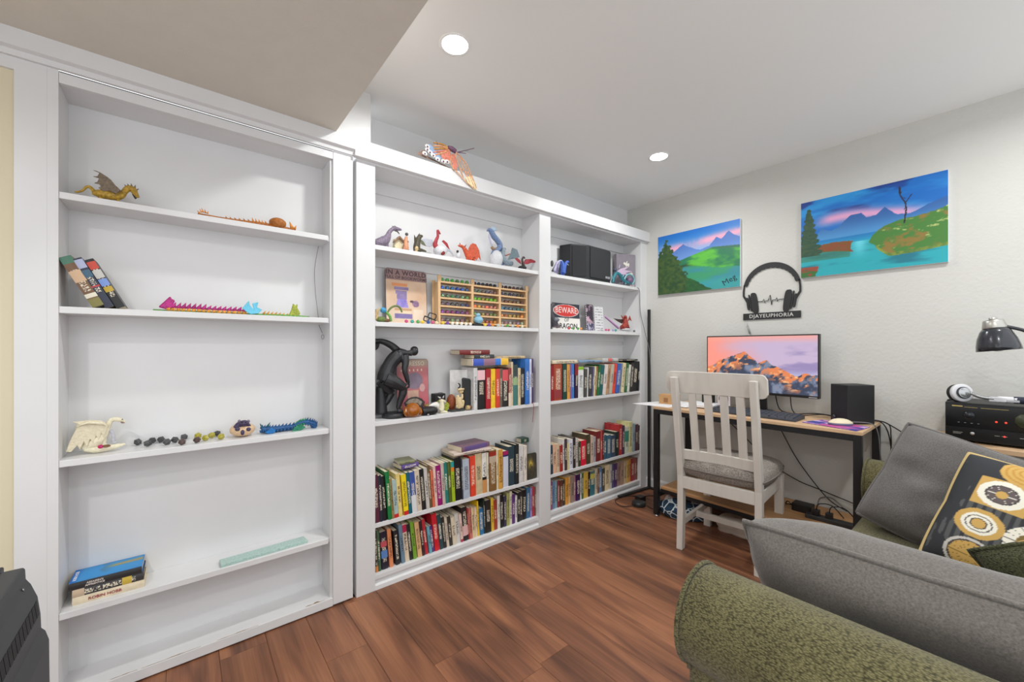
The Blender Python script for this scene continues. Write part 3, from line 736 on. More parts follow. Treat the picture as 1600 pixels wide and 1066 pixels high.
# papers, box, camera-like clutter
PAPER = mat('white_paper', (236,236,238), .8, var=.04)
for i, (pts, lab) in enumerate(((((2.60,-.20),(2.90,-.27),(2.86,-.50),(2.62,-.47)), 'white paper sheet overhanging the left end of the desk'), (((2.72,-.30),(2.98,-.33),(2.96,-.58),(2.70,-.56)), 'white paper sheet under the cardboard box'),
                                (((2.74,-.52),(2.98,-.5),(2.99,-.68),(2.77,-.70)), 'white paper pile behind the chair back on the desk'))):
    q = MB(); q.prism(pts, DZ+.001+i*.0032, DZ+.0035+i*.0032+(.012 if i == 2 else 0), 'xy'); tag(q.build('paper_sheet', PAPER), lab, 'paper', 'papers on the desk')
q = MB().box(-.04, .04, -.065, .065, 0, .068, Matrix.Translation((2.78,-.395,DZ+.0075)) @ Matrix.Rotation(R(12),4,'Z'))
cbx = q.build('cardboard_box', mat('cardboard', (196,152,104), .85, var=.08), bevel=.0015); tag(cbx, 'small brown cardboard box on the papers at the left of the desk', 'box')
MB().box(-.0415, -.0402, .0, .03, .012, .045, Matrix.Translation((2.78,-.395,DZ+.0075)) @ Matrix.Rotation(R(12),4,'Z')).build('printed_mark', mat('carton_print', (150,105,66), .8), cbx)
bkc = thing('photo_card', 'white card with small dark photos standing behind the chair slats', 'card', (2.86,-.745,DZ))
B(2.862, 2.866, -.785, -.705, DZ, DZ+.13).build('card', mat('card_pinkish', (228,214,220), .7), bkc)
for k, (a, b) in enumerate(((.095,.12),(.06,.085))): B(2.8605, 2.862, -.775+.0, -.74, DZ+a, DZ+b).build('photo', mat('card_photo', (70,60,76), .6), bkc); B(2.8605, 2.862, -.735, -.712, DZ+a, DZ+b).build('photo', mat('card_photo', (70,60,76), .6), bkc)
q = MB().box(2.93, 2.99, -.63, -.56, DZ, DZ+.11); tag(q.build('pen_cup', mat('cup_black', (38,38,40), .5), bevel=.004), 'black square pen cup at the back of the desk near the wall', 'cup')
dv = MB().box(2.83, 2.86, -.83, -.70, DZ, DZ+.022); tag(dv.build('hard_drive', mat('drive_grey', (176,180,186), .5), bevel=.003), 'grey external drive lying on the desk behind the chair slats', 'drive')
# cables
CABLE = mat('black_cable', (26,25,25), .6)
def cable(pts, r, label, m=CABLE, group='black cables around the desk', name='cable'):
    q = MB(); q.tube(pts, r, 6, 6); return tag(q.build(name, m), label, 'cable', group)
cable([(2.97,-1.02,.9),(2.99,-1.04,.80),(2.96,-1.13,.788),(2.98,-1.25,.80),(2.965,-1.40,.788),(3.0,-1.50,.79),(3.06,-1.55,.77),(3.085,-1.7,.66),(3.085,-1.85,.55)], .0035, 'black cable running behind the small speaker and down towards the sofa')
cable([(2.98,-1.10,.9),(2.985,-1.11,.805),(2.93,-1.17,.787),(2.96,-1.28,.80),(2.985,-1.42,.787),(3.03,-1.53,.775),(3.07,-1.56,.6),(3.06,-1.545,.4),(3.07,-1.56,.22)], .003, 'black cable dropping behind the right end of the desk')
cable([(2.97,-1.33,.787),(3.04,-1.53,.785),(3.05,-1.56,.7),(3.085,-1.55,.5),(3.05,-1.57,.3),(3.06,-1.55,.2)], .003, 'black cable hanging beside the rear right desk leg')
cable([(2.79,-1.44,.80),(2.83,-1.515,.795),(2.86,-1.535,.74),(2.9,-1.54,.6),(3.0,-1.55,.4),(3.02,-1.545,.2)], .0025, 'thin grey mouse cord falling off the right desk edge', mat('grey_cord', (120,120,122), .6))
cable([(3.085,-.98,.74),(3.09,-1.03,.62),(3.095,-1.12,.45),(3.095,-1.26,.27),(3.09,-1.36,.215)], .003, 'dark cable sloping down the wall under the right half of the desk')
cable([(3.09,-.60,.73),(3.095,-.75,.60),(3.095,-.95,.42),(3.095,-1.10,.34),(3.095,-1.22,.31),(3.09,-1.40,.27)], .003, 'dark cable sagging along the wall behind the chair')
cable([(3.07,-1.22,.212),(3.085,-1.23,.26),(3.085,-1.29,.275),(3.07,-1.36,.225)], .003, 'short looped grey cable above the power strip', mat('grey_cord', (120,120,122), .6))
# things on the lower shelf
pa = thing('power_adapter', 'black power adapter brick on the lower desk shelf', 'adapter', (2.92,-1.18,.207))
B(2.88, 2.955, -1.235, -1.135, .207, .255).build('brick', blackpl, pa, bevel=.004); MB().tube([(2.9,-1.135,.23),(2.9,-1.11,.25),(2.93,-1.09,.22),(2.97,-1.10,.211),(2.96,-1.2,.211)], .003, 6).build('lead', CABLE, pa)
ps = thing('power_strip', 'dark power strip with plugs at the right of the lower desk shelf', 'power strip', (2.84,-1.33,.207))
psb = B(2.815, 2.865, -1.46, -1.22, .207, .232).build('body', mat('strip_dark', (48,48,50), .5), ps, bevel=.004)
for y in (-1.27,-1.33): 
    B(2.825, 2.857, y-.016, y+.016, .232, .262).build('plug', blackpl, psb, bevel=.003); MB().tube([(2.84,y,.262),(2.85,y-.01,.295),(2.89,y-.06,.29),(2.93,y-.1,.23),(2.96,y-.1,.212)], .003, 6).build('lead', CABLE, psb)
# things on the floor under the desk
def blanket_mat():
    m = bpy.data.materials.new('navy_trellis_cloth'); m.use_nodes = True; nt = m.node_tree; p = nt.nodes['Principled BSDF']; L = nt.links
    tc = nt.nodes.new('ShaderNodeTexCoord'); v = nt.nodes.new('ShaderNodeTexVoronoi'); v.feature = 'DISTANCE_TO_EDGE'; v.inputs['Scale'].default_value = 17
    L.new(tc.outputs['Object'], v.inputs['Vector'])
    r = nt.nodes.new('ShaderNodeValToRGB'); r.color_ramp.interpolation = 'CONSTANT'; e = r.color_ramp.elements; e[0].color = lin((212,222,226)); e[1].position = .055; e[1].color = lin((38,66,92))
    L.new(v.outputs['Distance'], r.inputs[0]); L.new(r.outputs[0], p.inputs['Base Color']); p.inputs['Roughness'].default_value = .9; return m
def lump(name, c, r, m, label, cat, seed=0, amp=.18, group=None, n=26, rz=0):
    q = MB(); q.ball((0,0,0), (1,1,1), n, n*2//3)
    for v in q.bm.verts:
        d = v.co.copy(); k = 1+amp*(float(fbm(np.array(d.x*2+seed), np.array(d.y*2+d.z*1.7+seed), seed))-.5)*2
        v.co = Vector((d.x*r[0]*k, d.y*r[1]*k, max(d.z*r[2]*k, -r[2]*.55)+r[2]*.55))
    bmesh.ops.transform(q.bm, matrix=Matrix.Rotation(rz,4,'Z'), verts=q.bm.verts[:])
    return tag(q.build(name, m, loc=c), label, cat, group)
NAVY = blanket_mat()
lump('folded_blanket', (2.745,-.515,0), (.085,.165,.078), NAVY, 'navy blanket with white trellis lines bundled behind the chair leg', 'blanket', 3, .35, rz=R(20))
lump('crumpled_cloth', (2.79,-.88,0), (.10,.16,.072), mat('cream_cloth', (214,200,184), .9, var=.1, bump=.3, bscale=60), 'crumpled cream cloth on the floor under the chair', 'cloth', 5, .4)
lump('white_sock', (2.78,-.395,.0), (.035,.05,.07), mat('sock_white', (224,214,206), .9), 'small white sock standing beside the navy blanket', 'sock', 8, .3)
q = MB(); q.lathe([(.0001,0),(.046,0),(.05,.006),(.05,.026),(.045,.032),(.0001,.033)], (2.68,-.20,0), 28); tag(q.build('round_puck', mat('puck_black', (40,44,44), .35)), 'round black hockey-puck shaped smart speaker on the floor by the lamp foot', 'speaker')
q = B(2.735, 2.80, -.185, -.13, 0, .04); tag(q.build('plug_adapter', blackpl, bevel=.003), 'black plug adapter on the floor behind the round puck', 'adapter')
cable([(2.63,-.2,.012),(2.56,-.13,.003),(2.62,-.03,.003),(2.75,-.03,.003),(2.85,-.10,.003),(2.95,-.17,.004)], .003, 'thin black cable looping on the floor round the puck')
cable([(2.71,-.25,.004),(2.70,-.32,.003),(2.78,-.33,.003),(2.86,-.25,.003),(2.94,-.30,.004),(3.0,-.42,.005)], .0028, 'thin dark cable on the floor beside the left desk leg')
# black corner lamp pole
lp = thing('corner_lamp', 'slim black corner floor lamp pole with flat feet beside the bookcase', 'floor lamp', (3.068,-.045,0))
B(3.058, 3.078, -.055, -.035, .014, 1.525).build('pole', mat('lamp_black', (38,37,36), .55), lp, bevel=.002)
q = MB(); q.bar((3.068,-.045,.011), (2.69,-.012,.011), .026, .014); q.build('foot', mat('lamp_black'), lp)
q = MB(); q.bar((3.068,-.045,.011), (3.07,-.33,.011), .026, .014); q.build('foot', mat('lamp_black'), lp)
cable([(2.96,.03,1.705),(2.985,-.005,1.69),(2.99,-.012,1.5),(3.03,-.03,1.33),(3.055,-.065,1.1),(3.06,-.07,.6),(3.08,-.08,.1),(3.07,-.1,.03)], .003, 'thin grey wire hanging from the top right shelf along the lamp pole', mat('grey_cord'))

# ================================================================ pictures on the right wall
def painting_one(u, v):
    c = mixc((168,196,232), (28,116,206), ss(.55,1,v)); c = mixc(c, (238,170,196), np.exp(-((v-.72-.1*u)/.07)**2)*ss(.35,.7,fbm(u*5,v*4,3)+.15))
    r = np.interp(u, [0,.15,.25,.34,.42,.55,.66,.74,.8,.88,.94,1], [.62,.66,.72,.8,.72,.66,.68,.8,.75,.86,.78,.74])+(fbm(u*14,u*0,6)-.5)*.03
    c = np.where((v < r)[...,None], mixc((112,150,214), (74,116,190), ss(.5,.85,v)), c)
    g = np.interp(u, [0,.25,.5,.7,.85,1], [.5,.52,.6,.66,.64,.62]); gr = mixc((96,186,66), (44,120,84), ss(.3,.7,fbm(u*6,v*9,9)))
    c = np.where((v < g)[...,None], gr, c)
    c = np.where(((v < g) & (v > g-.035))[...,None], mixc(c, (60,110,90), ss(.5,.9,u)), c)
    w_ = np.interp(u, [0,.2,.45,.7,1], [.46,.44,.42,.34,.3])+(fbm(u*10,v*6,2)-.5)*.06
    wa = mixc((58,140,150), (60,150,110), ss(.4,.65,fbm(u*4,v*12,12))); c = np.where((v < w_)[...,None], wa, c)
    c = mixc(c, (60,158,168), ss(.22,.1,v)*ss(.4,.6,u)*.8)
    c = mixc(c, (52,72,48), np.exp(-((v-w_-.01)/.02)**2)*ss(.55,.3,u))
    b = np.interp(u, [0,.3,.45,.6,.7,1], [.28,.3,.2,.08,0,-.1])+(fbm(u*18,v*18,4)-.5)*.06
    c = np.where((v < b)[...,None], mixc((30,74,50), (58,110,52), fbm(u*20,v*20,5)), c)
    t = np.clip(.26-np.abs(u-.12)-np.maximum(v-.3,0)*.42+(fbm(u*30,v*30,1)-.5)*.12, -1, 1)
    c = np.where(((t > 0) & (v < .92))[...,None], mixc((28,66,44), (92,110,52), fbm(u*28,v*28,8)), c)
    return c
def painting_two(u, v):
    c = mixc((40,150,220), (16,108,196), ss(.35,.7,fbm(u*2.5,v*7,3))); c = mixc(c, (20,60,140), ss(.55,.75,fbm(u*3+1,v*8,8))*ss(.6,.8,v))
    c = mixc(c, (226,166,206), np.exp(-((v-.66-.06*np.sin(u*5))/.075)**2)*ss(.05,.25,u)*ss(1.05,.7,u))
    r = np.interp(u, [0,.1,.17,.24,.3,.38,.46,.5,.56,.62,.7,.78,.88,1], [.45,.5,.6,.57,.6,.72,.72,.64,.66,.74,.62,.6,.66,.72])+(fbm(u*12,u*0,6)-.5)*.03
    c = np.where((v < r)[...,None], mixc((78,148,206), (50,100,168), ss(.45,.7,v)), c)
    c = np.where((v < .46)[...,None], mixc((36,160,196), (30,124,190), ss(.36,.46,v)), c)
    wa = mixc((40,168,180), (30,120,140), ss(.4,.7,fbm(u*4,v*16,5))); c = np.where((v < .38)[...,None], mixc(wa, (110,214,230), np.exp(-((u-.45)/.05)**2)*ss(.1,.4,v)), c)
    b1 = (u < .4-(fbm(u*20,v*20,3)-.5)*.05) & (v < .36+.05*np.sin(u*6)) & (v > .27+.03*np.sin(u*9)); c = np.where(b1[...,None], mixc((112,92,40), (150,66,44), fbm(u*30,v*40,2)), c)
    b1b = (u < .38) & (v <= .28+.03*np.sin(u*9)) & (v > .2); c = np.where(b1b[...,None], mixc(c, (62,120,92), np.full(u.shape,.6)), c)
    top = np.interp(u, [0,.5,.54,.62,.72,.82,.92,1], [-1,.3,.42,.52,.55,.56,.58,.62])+(fbm(u*16,u*0,1)-.5)*.03; low = np.interp(u, [.5,.55,.6,.65,.8,1], [.36,.3,.22,.16,.17,.2])
    f = fbm(u*14,v*20,11); isl = mixc((72,128,58), (142,118,58), ss(.5,.72,f)); isl = mixc(isl, (188,196,120), ss(.64,.75,fbm(u*18,v*26,7)))
    c = np.where(((v < top) & (v > low) & (u > .5))[...,None], isl, c)
    c = np.where((np.abs(v-low) < .018)[...,None] & (u > .56)[...,None], mixc((170,170,60), (60,110,60), fbm(u*40,v*30,3)), c)
    c = np.where(((u < .13+(fbm(u*9,v*9,2)-.5)*.08) & (v < .13))[...,None], mixc((52,110,52), (150,70,54), ss(.5,.7,fbm(u*20,v*30,4)+.25*(v > .07))), c)
    t = .012+(.92-v)*.16*(.6+.4*np.abs(np.sin(v*44)))-np.abs(u-.065)+(fbm(u*40,v*40,9)-.5)*.03
    c = np.where(((t > 0) & (v > .27) & (v < .9))[...,None], mixc((26,70,62), (74,92,56), fbm(u*40,v*40,6)), c)
    tr = np.interp(v, [.5,.58,.66,.74,.78,.84,.95], [.745,.75,.757,.75,.735,.717,.715]); c = np.where(((np.abs(u-tr) < .005) & (v > .5) & (v < .93))[...,None], np.array((40,34,44.)), c)
    for a, s_, v0, v1 in ((.755,.45,.74,.82),(.75,-.5,.78,.80),(.745,.5,.66,.69),(.75,.5,.6,.625),(.72,.5,.85,.87)):
        c = np.where(((np.abs(u-(a+s_*(v-v0))) < .004) & (v > v0) & (v < v1))[...,None], np.array((44,36,44.)), c)
    return c
CANV = mat('canvas_edge', (222,226,230), .8)
OIL = paint_mat('oil_paint', .45, bump=.12, bscale=260)
def canvas(y0, y1, z0, z1, func, label, sig=None):
    t = thing('canvas_painting', label, 'painting', (XW,(y0+y1)/2,z0), group='canvas paintings on the right wall')
    B(XW-.02, XW-.001, y0, y1, z0, z1).build('stretcher', CANV, t, bevel=.0015)
    pf = picture('painted_face', y1-y0-.003, z1-z0-.003, func, 230, 172, OIL, face_neg_x((XW-.0207,(y0+y1)/2,(z0+z1)/2)), t)
    if sig: MB().mesh(text_mesh(sig, .06, .0004), face_neg_x((XW-.021, y0+.075, z0+.055)) @ Matrix.Rotation(R(28),4,'Z')).build('signature', mat('ink_dark', (20,34,44), .6), pf)
canvas(-.762, -.116, 1.638, 2.127, painting_one, 'smaller-looking lake and mountain painting next to the bookcase, dark tree at left', 'Meg')
canvas(-1.775, -1.127, 1.647, 2.13, painting_two, 'lake painting with a bare dead tree, right of the headphones sign')
# headphones sign
SG = mat('sign_black', (40,40,42), .5)
sg = thing('headphones_sign', 'black cut-out headphones wall sign with lettered bar above the monitor', 'sign', (XW,-.95,1.395))
SX0, SX1 = XW-.008, XW-.003; SC_Y = -.95
nb = B(SX0, SX1, -1.124, -.777, 1.396, 1.442).build('name_bar', SG, sg)
MB().mesh(text_mesh('DJAYEUPHORIA', .036, .0004, 1.12, .0004), face_neg_x((SX0-.0006, SC_Y, 1.419)) @ Matrix.Scale(.96,4)).build('lettering', mat('sign_letters', (205,205,202), .6), nb)
q = MB(); A = [R(10+160*i/40) for i in range(41)]
ro = [(SC_Y+.172*math.cos(a), 1.607+.175*math.sin(a)) for a in A]; ri = [(SC_Y+(.150-.012*math.sin(a)+.002*math.cos(i*2.2))*math.cos(a), 1.607+(.152-.014*math.sin(a)+.002*math.cos(i*2.2))*math.sin(a)) for i, a in enumerate(A)]
q.prism(ro+ri[::-1], SX0, SX1, 'yz'); q.build('headband', SG, sg)
for s in (-1, 1):
    P = lambda a, b: (SC_Y+s*a, b)
    q = MB(); q.prism([P(.170,1.645),(P(.176,1.60)),P(.176,1.565),P(.165,1.545),P(.150,1.515),P(.142,1.53),P(.158,1.56),P(.165,1.57),P(.165,1.60),P(.161,1.645)], SX0, SX1, 'yz'); q.build('yoke', SG, sg)
    def slab(a0, a1, z0, z1, lean, nm):
        q = MB(); E_ = []
        for k in range(24):
            t = 2*math.pi*k/24; cx, sx_ = math.copysign(abs(math.cos(t))**.5, math.cos(t)), math.copysign(abs(math.sin(t))**.6, math.sin(t))
            E_.append(P((a0+a1)/2+cx*(a1-a0)/2+lean*sx_*.5, (z0+z1)/2+sx_*(z1-z0)/2))
        q.prism(E_, SX0-.002, SX1, 'yz'); q.build(nm, SG, sg)
    slab(.078,.120,1.440,1.585,.018,'ear_pad'); slab(.122,.132,1.455,1.575,.018,'ear_plate'); slab(.134,.150,1.465,1.555,.012,'ear_cup')
hb = [(.08,0),(.05,0),(.042,.014),(.035,-.012),(.028,.004),(.018,0),(.012,.01),(.003,.04),(-.006,-.028),(-.013,.006),(-.03,.004),(-.036,.018),(-.042,-.008),(-.05,.006),(-.08,.006)]
q = MB(); q.tube([(SX0+.002, SC_Y+a, 1.52+b) for a, b in hb], .0025, 5, 1); q.build('pulse_line', SG, sg)
hk = thing('cable_tip', 'small clear cable tip stuck to the wall under the headphones sign', 'cable clip', (XW,-.82,1.28))
MB().tube([(XW-.006,-.80,1.385),(XW-.006,-.806,1.355)], .002, 6, 1).build('wire', mat('clear_plastic', (190,192,192), .3), hk)
MB().tube([(XW-.008,-.806,1.355),(XW-.008,-.822,1.30)], .006, 8, 1).build('tip', mat('tip_grey', (150,152,152), .35), hk)

# ================================================================ chair
CH = mat('whitewashed_wood', (214,208,200), .55, var=.06, vscale=6, stretch=(4,4,.6))
SEATM = mat('grey_tweed_seat', (150,142,134), .95, var=.55, vscale=170, bump=.5, bscale=300)
ch = thing('dining_chair', 'whitewashed slat-back chair with grey tweed seat pulled up to the desk', 'chair', (2.335,-.937,0), R(5.5))
# local: +x towards the desk, +y to the left
hw = .205
for s in (1, -1):
    q = MB(); prof = [(-.035,0),(.012,0),(.022,.2),(.026,.44),(.018,.52),(-.035,.8),(-.085,1.03),(-.128,1.03),(-.082,.8),(-.034,.52),(-.022,.44),(-.022,.25)]
    q.prism([(a, b) for a, b in prof], s*hw-.0175, s*hw+.0175, 'xz'); q.build('rear_leg', CH, ch, local=True, bevel=.004)
    q = MB(); q.prism([(.405,.44),(.452,.44),(.446,0),(.412,0)], s*hw-.022, s*hw+.022, 'xz'); q.build('front_leg', CH, ch, local=True, bevel=.004)
    MB().box(.0, .43, s*hw-.011, s*hw+.011, .365, .435).build('side_apron', CH, ch, local=True, bevel=.003)
    MB().box(.0, .43, s*hw-.011, s*hw+.011, .135, .17).build('side_stretcher', CH, ch, local=True, bevel=.003)
MB().box(-.018, .006, -hw+.016, hw-.016, .365, .435).build('rear_apron', CH, ch, local=True, bevel=.003)
MB().box(.42, .442, -hw, hw, .365, .435).build('front_apron', CH, ch, local=True, bevel=.003)
MB().box(.2, .225, -hw, hw, .13, .165).build('cross_stretcher', CH, ch, local=True, bevel=.003)
def arc_rail(z0, z1, x0, x1, half, dep, th, ear=0., name='rail'):
    q = MB(); n = 40; R0, R1 = [], []
    rows = []
    for i in range(n+1):
        y = -half+2*half*i/n; bow = dep*(1-(y/half)**2)
        e = max(0, (abs(y)-(half-ear))/ear) if ear else 0
        cut = ear*.75*(1-math.sqrt(max(0, 1-e*e))) if ear else 0
        a0, a1 = z0+cut, z1-cut
        xa = lambda z: x0+(x1-x0)*(z-z0)/(z1-z0)+bow
        rows.append([Vector((xa(a0),y,a0)), Vector((xa(a1),y,a1)), Vector((xa(a1)+th,y,a1)), Vector((xa(a0)+th,y,a0))])
    V = [[q.bm.verts.new(p) for p in r] for r in rows]
    for a, b in zip(V, V[1:]):
        for j in range(4): q._f([a[j], a[(j+1)%4], b[(j+1)%4], b[j]])
    q._f(V[0]); q._f(V[-1][::-1]); return q.build(name, CH, ch, local=True, bevel=.003)
arc_rail(.935, 1.062, -.070, -.092, .262, .022, .02, .035, 'crest_rail')
arc_rail(.535, .595, -.005, -.012, hw-.012, .022, .022, 0, 'lower_rail')
for y in (-.126,-.042,.042,.126):
    bow = .022*(1-(y/hw)**2)
    q = MB(); q.bar((.004+bow,y,.575), (-.062+bow,y,.955), .042, .012, up=(1,0,0)); q.build('slat', CH, ch, local=True, bevel=.002)
q = MB(); F = pillow_mesh(.495, .49, .125, 24, .3, 0., .16)
Mc = Matrix(((1,0,0,.222),(0,0,-1,0),(0,1,0,.488),(0,0,0,1)))
for g in F: q.grid([[Mc @ p for p in r] for r in g])
bmesh.ops.remove_doubles(q.bm, verts=q.bm.verts[:], dist=.0005); spad = q.build('seat_pad', SEATM, ch, local=True)
loop = F[0][0]+[r[-1] for r in F[0]][1:]+F[0][-1][::-1][1:]+[r[0] for r in F[0]][::-1][1:]
MB().tube([Mc @ p for p in loop], .0045, 6, 1).build('piping', mat('tweed_piping', (120,112,106), .95), spad, local=True)
# ================================================================ sofa
def chenille(key, c0, c1, scale=420):
    m = bpy.data.materials.new(key); m.use_nodes = True; MATS[key] = m; nt = m.node_tree; p = nt.nodes['Principled BSDF']; L = nt.links; N = nt.nodes.new
    tc = N('ShaderNodeTexCoord'); mp = N('ShaderNodeMapping'); mp.inputs['Scale'].default_value = (scale*.8, scale*.45, scale*.9)
    L.new(tc.outputs['Object'], mp.inputs[0])
    v = N('ShaderNodeTexVoronoi'); v.inputs['Scale'].default_value = 1; L.new(mp.outputs[0], v.inputs['Vector'])
    n = N('ShaderNodeTexNoise'); n.inputs['Scale'].default_value = 7; n.inputs['Detail'].default_value = 4; L.new(tc.outputs['Object'], n.inputs['Vector'])
    ad = N('ShaderNodeMath'); ad.operation = 'MULTIPLY_ADD'; ad.inputs[1].default_value = .55; L.new(n.outputs['Fac'], ad.inputs[0]); 
    inv = N('ShaderNodeMath'); inv.operation = 'SUBTRACT'; inv.inputs[0].default_value = .75; L.new(v.outputs['Distance'], inv.inputs[1]); L.new(inv.outputs[0], ad.inputs[2])
    r = N('ShaderNodeValToRGB'); e = r.color_ramp.elements; e[0].position = .15; e[0].color = lin(c0); e[1].position = .95; e[1].color = lin(c1); L.new(ad.outputs[0], r.inputs[0])
    L.new(r.outputs[0], p.inputs['Base Color']); p.inputs['Roughness'].default_value = .95; p.inputs['Sheen Weight'].default_value = .15; p.inputs['Specular IOR Level'].default_value = .2
    b = N('ShaderNodeBump'); b.inputs['Strength'].default_value = .55; b.inputs['Distance'].default_value = .003; b.invert = True; L.new(v.outputs['Distance'], b.inputs['Height']); L.new(b.outputs[0], p.inputs['Normal'])
    return m
GREEN = chenille('green_chenille', (56,53,33), (124,118,82))
DKGREEN = chenille('dark_green_chenille', (34,38,26), (92,94,66), 380)
PLUSH = mat('grey_plush', (108,103,98), 1., var=.3, vscale=230, bump=.35, bscale=420, sheen=.35, spec=.1)
PLUSHD = mat('grey_plush_far', (106,103,101), 1., var=.28, vscale=240, bump=.35, bscale=420, sheen=.25, spec=.1)
SY0, SY1 = -1.51, -2.42
so = thing('sofa', 'green chenille sofa with rolled arms in the foreground, facing the bookcase', 'sofa', (1.8,-1.95,0))
def arm(xc, s, y0, y1, zc):
    "rolled arm: s = direction of the outer side"
    P = []
    for k in range(22):
        a = R(-60+300*k/21)   # round roll
        P.append((xc+s*(.035+.112*math.cos(a)), zc+.112*math.sin(a)))
    # outer side below the roll, down to the floor, inner side back up
    P = [(xc-s*.075,.06), (xc+s*.085,.06), (xc+s*.09,.32), (xc+s*.088,zc-.11)]+P[:]+[(xc-s*.075,zc-.1)]
    q = MB(); n = 14
    ring = []
    rows = []
    for i in range(n+1):
        t = i/n; y = y0+(y1-y0)*t
        k = 1. if 0 < i < n else .985
        if i == 1: y = y0+(y1-y0)*.012
        if i == n-1: y = y1-(y1-y0)*.012
        cx = xc+s*.01; cz = .34
        rows.append([q.bm.verts.new((cx+(a-cx)*k, y, cz+(b-cz)*(k if b > cz else 1))) for a, b in P])
    for a, b in zip(rows, rows[1:]):
        m_ = len(a)
        for j in range(m_): q._f([a[j], a[(j+1)%m_], b[(j+1)%m_], b[j]], True)
    q._f(rows[0][::-1]); q._f(rows[-1])
    o = q.build('arm', GREEN, so)
    MB().tube([(a, y0+.001, b) for a, b in P[3:-1]], .0055, 6, 1).build('arm_piping', GREEN, so)
    return o
arm(1.005, -1, -1.497, SY1, .562); arm(2.57, 1, -1.535, SY1, .542)
B(1.07, 2.50, SY1-.02, SY0-.05, .06, .26).build('base', GREEN, so, bevel=.02, seg=3)
for k, (a, b) in enumerate(((1.082,1.785),(1.789,2.492))):
    q = MB(); n = 16; rows = []
    q.box(a, b, SY1+.15, SY0-.025, .262, .425); q.build('seat_cushion', GREEN, so, bevel=.035, seg=4)
B(.94, 2.65, SY1-.25, SY1, .06, .86).build('back', GREEN, so, bevel=.05, seg=4)
for x in (.98, 2.6):
    for y in (SY0-.1, SY1-.18): MB().lathe([(.02,0),(.028,.06),(.0001,.06)], (x,y,0), 12).build('foot', mat('dark_wood', (60,40,28), .5), so)
# cushions
def cushion(name, label, w, h, d, M, face, back=None, piping=None, n=34, puff=.5, corner=.07, group=None, wob=.0, seed=0):
    F = pillow_mesh(w, h, d, n, puff, corner, .1)
    t = thing(name, label, 'cushion', tuple(M.translation), group=group)
    for gi, g in enumerate(F):
        if wob:
            for i, r in enumerate(g):
                for j, p in enumerate(r):
                    e = (1-(2*j/n-1)**2)*(1-(2*i/n-1)**2)
                    p.y += wob*((float(vnoise(np.array(j*.22+seed), np.array(i*.22+gi*9), seed))-.5)*2)*e
        q = MB(); q.grid([[M @ p for p in r] for r in g])
        m_ = face if gi == 0 else (back or face)
        o = q.build('front_cover' if gi == 0 else 'back_cover', m_, t)
        if gi == 0: fr_ = o
    f = F[0]; loop = f[0]+[r[-1] for r in f][1:]+f[-1][::-1][1:]+[r[0] for r in f][::-1][1:]
    MB().tube([M @ p for p in loop], .0065, 6, 1).build('welt', piping or face, t)
    return t, fr_
def PM(c, yaw, lean, roll):
    "cushion placing: local xz plane; first turned about its normal, then leaned, then turned about z"
    return Matrix.Translation(c) @ Matrix.Rotation(yaw,4,'Z') @ Matrix.Rotation(lean,4,'X') @ Matrix.Rotation(roll,4,'Y')
def PMA(corner, sx, sz, w, h, yaw, lean, roll):
    "as PM, but the given corner (signs sx, sz) is pinned"
    M0 = PM((0,0,0), yaw, lean, roll); return Matrix.Translation(Vector(corner)-M0 @ Vector((sx*w/2, 0, sz*h/2))) @ M0
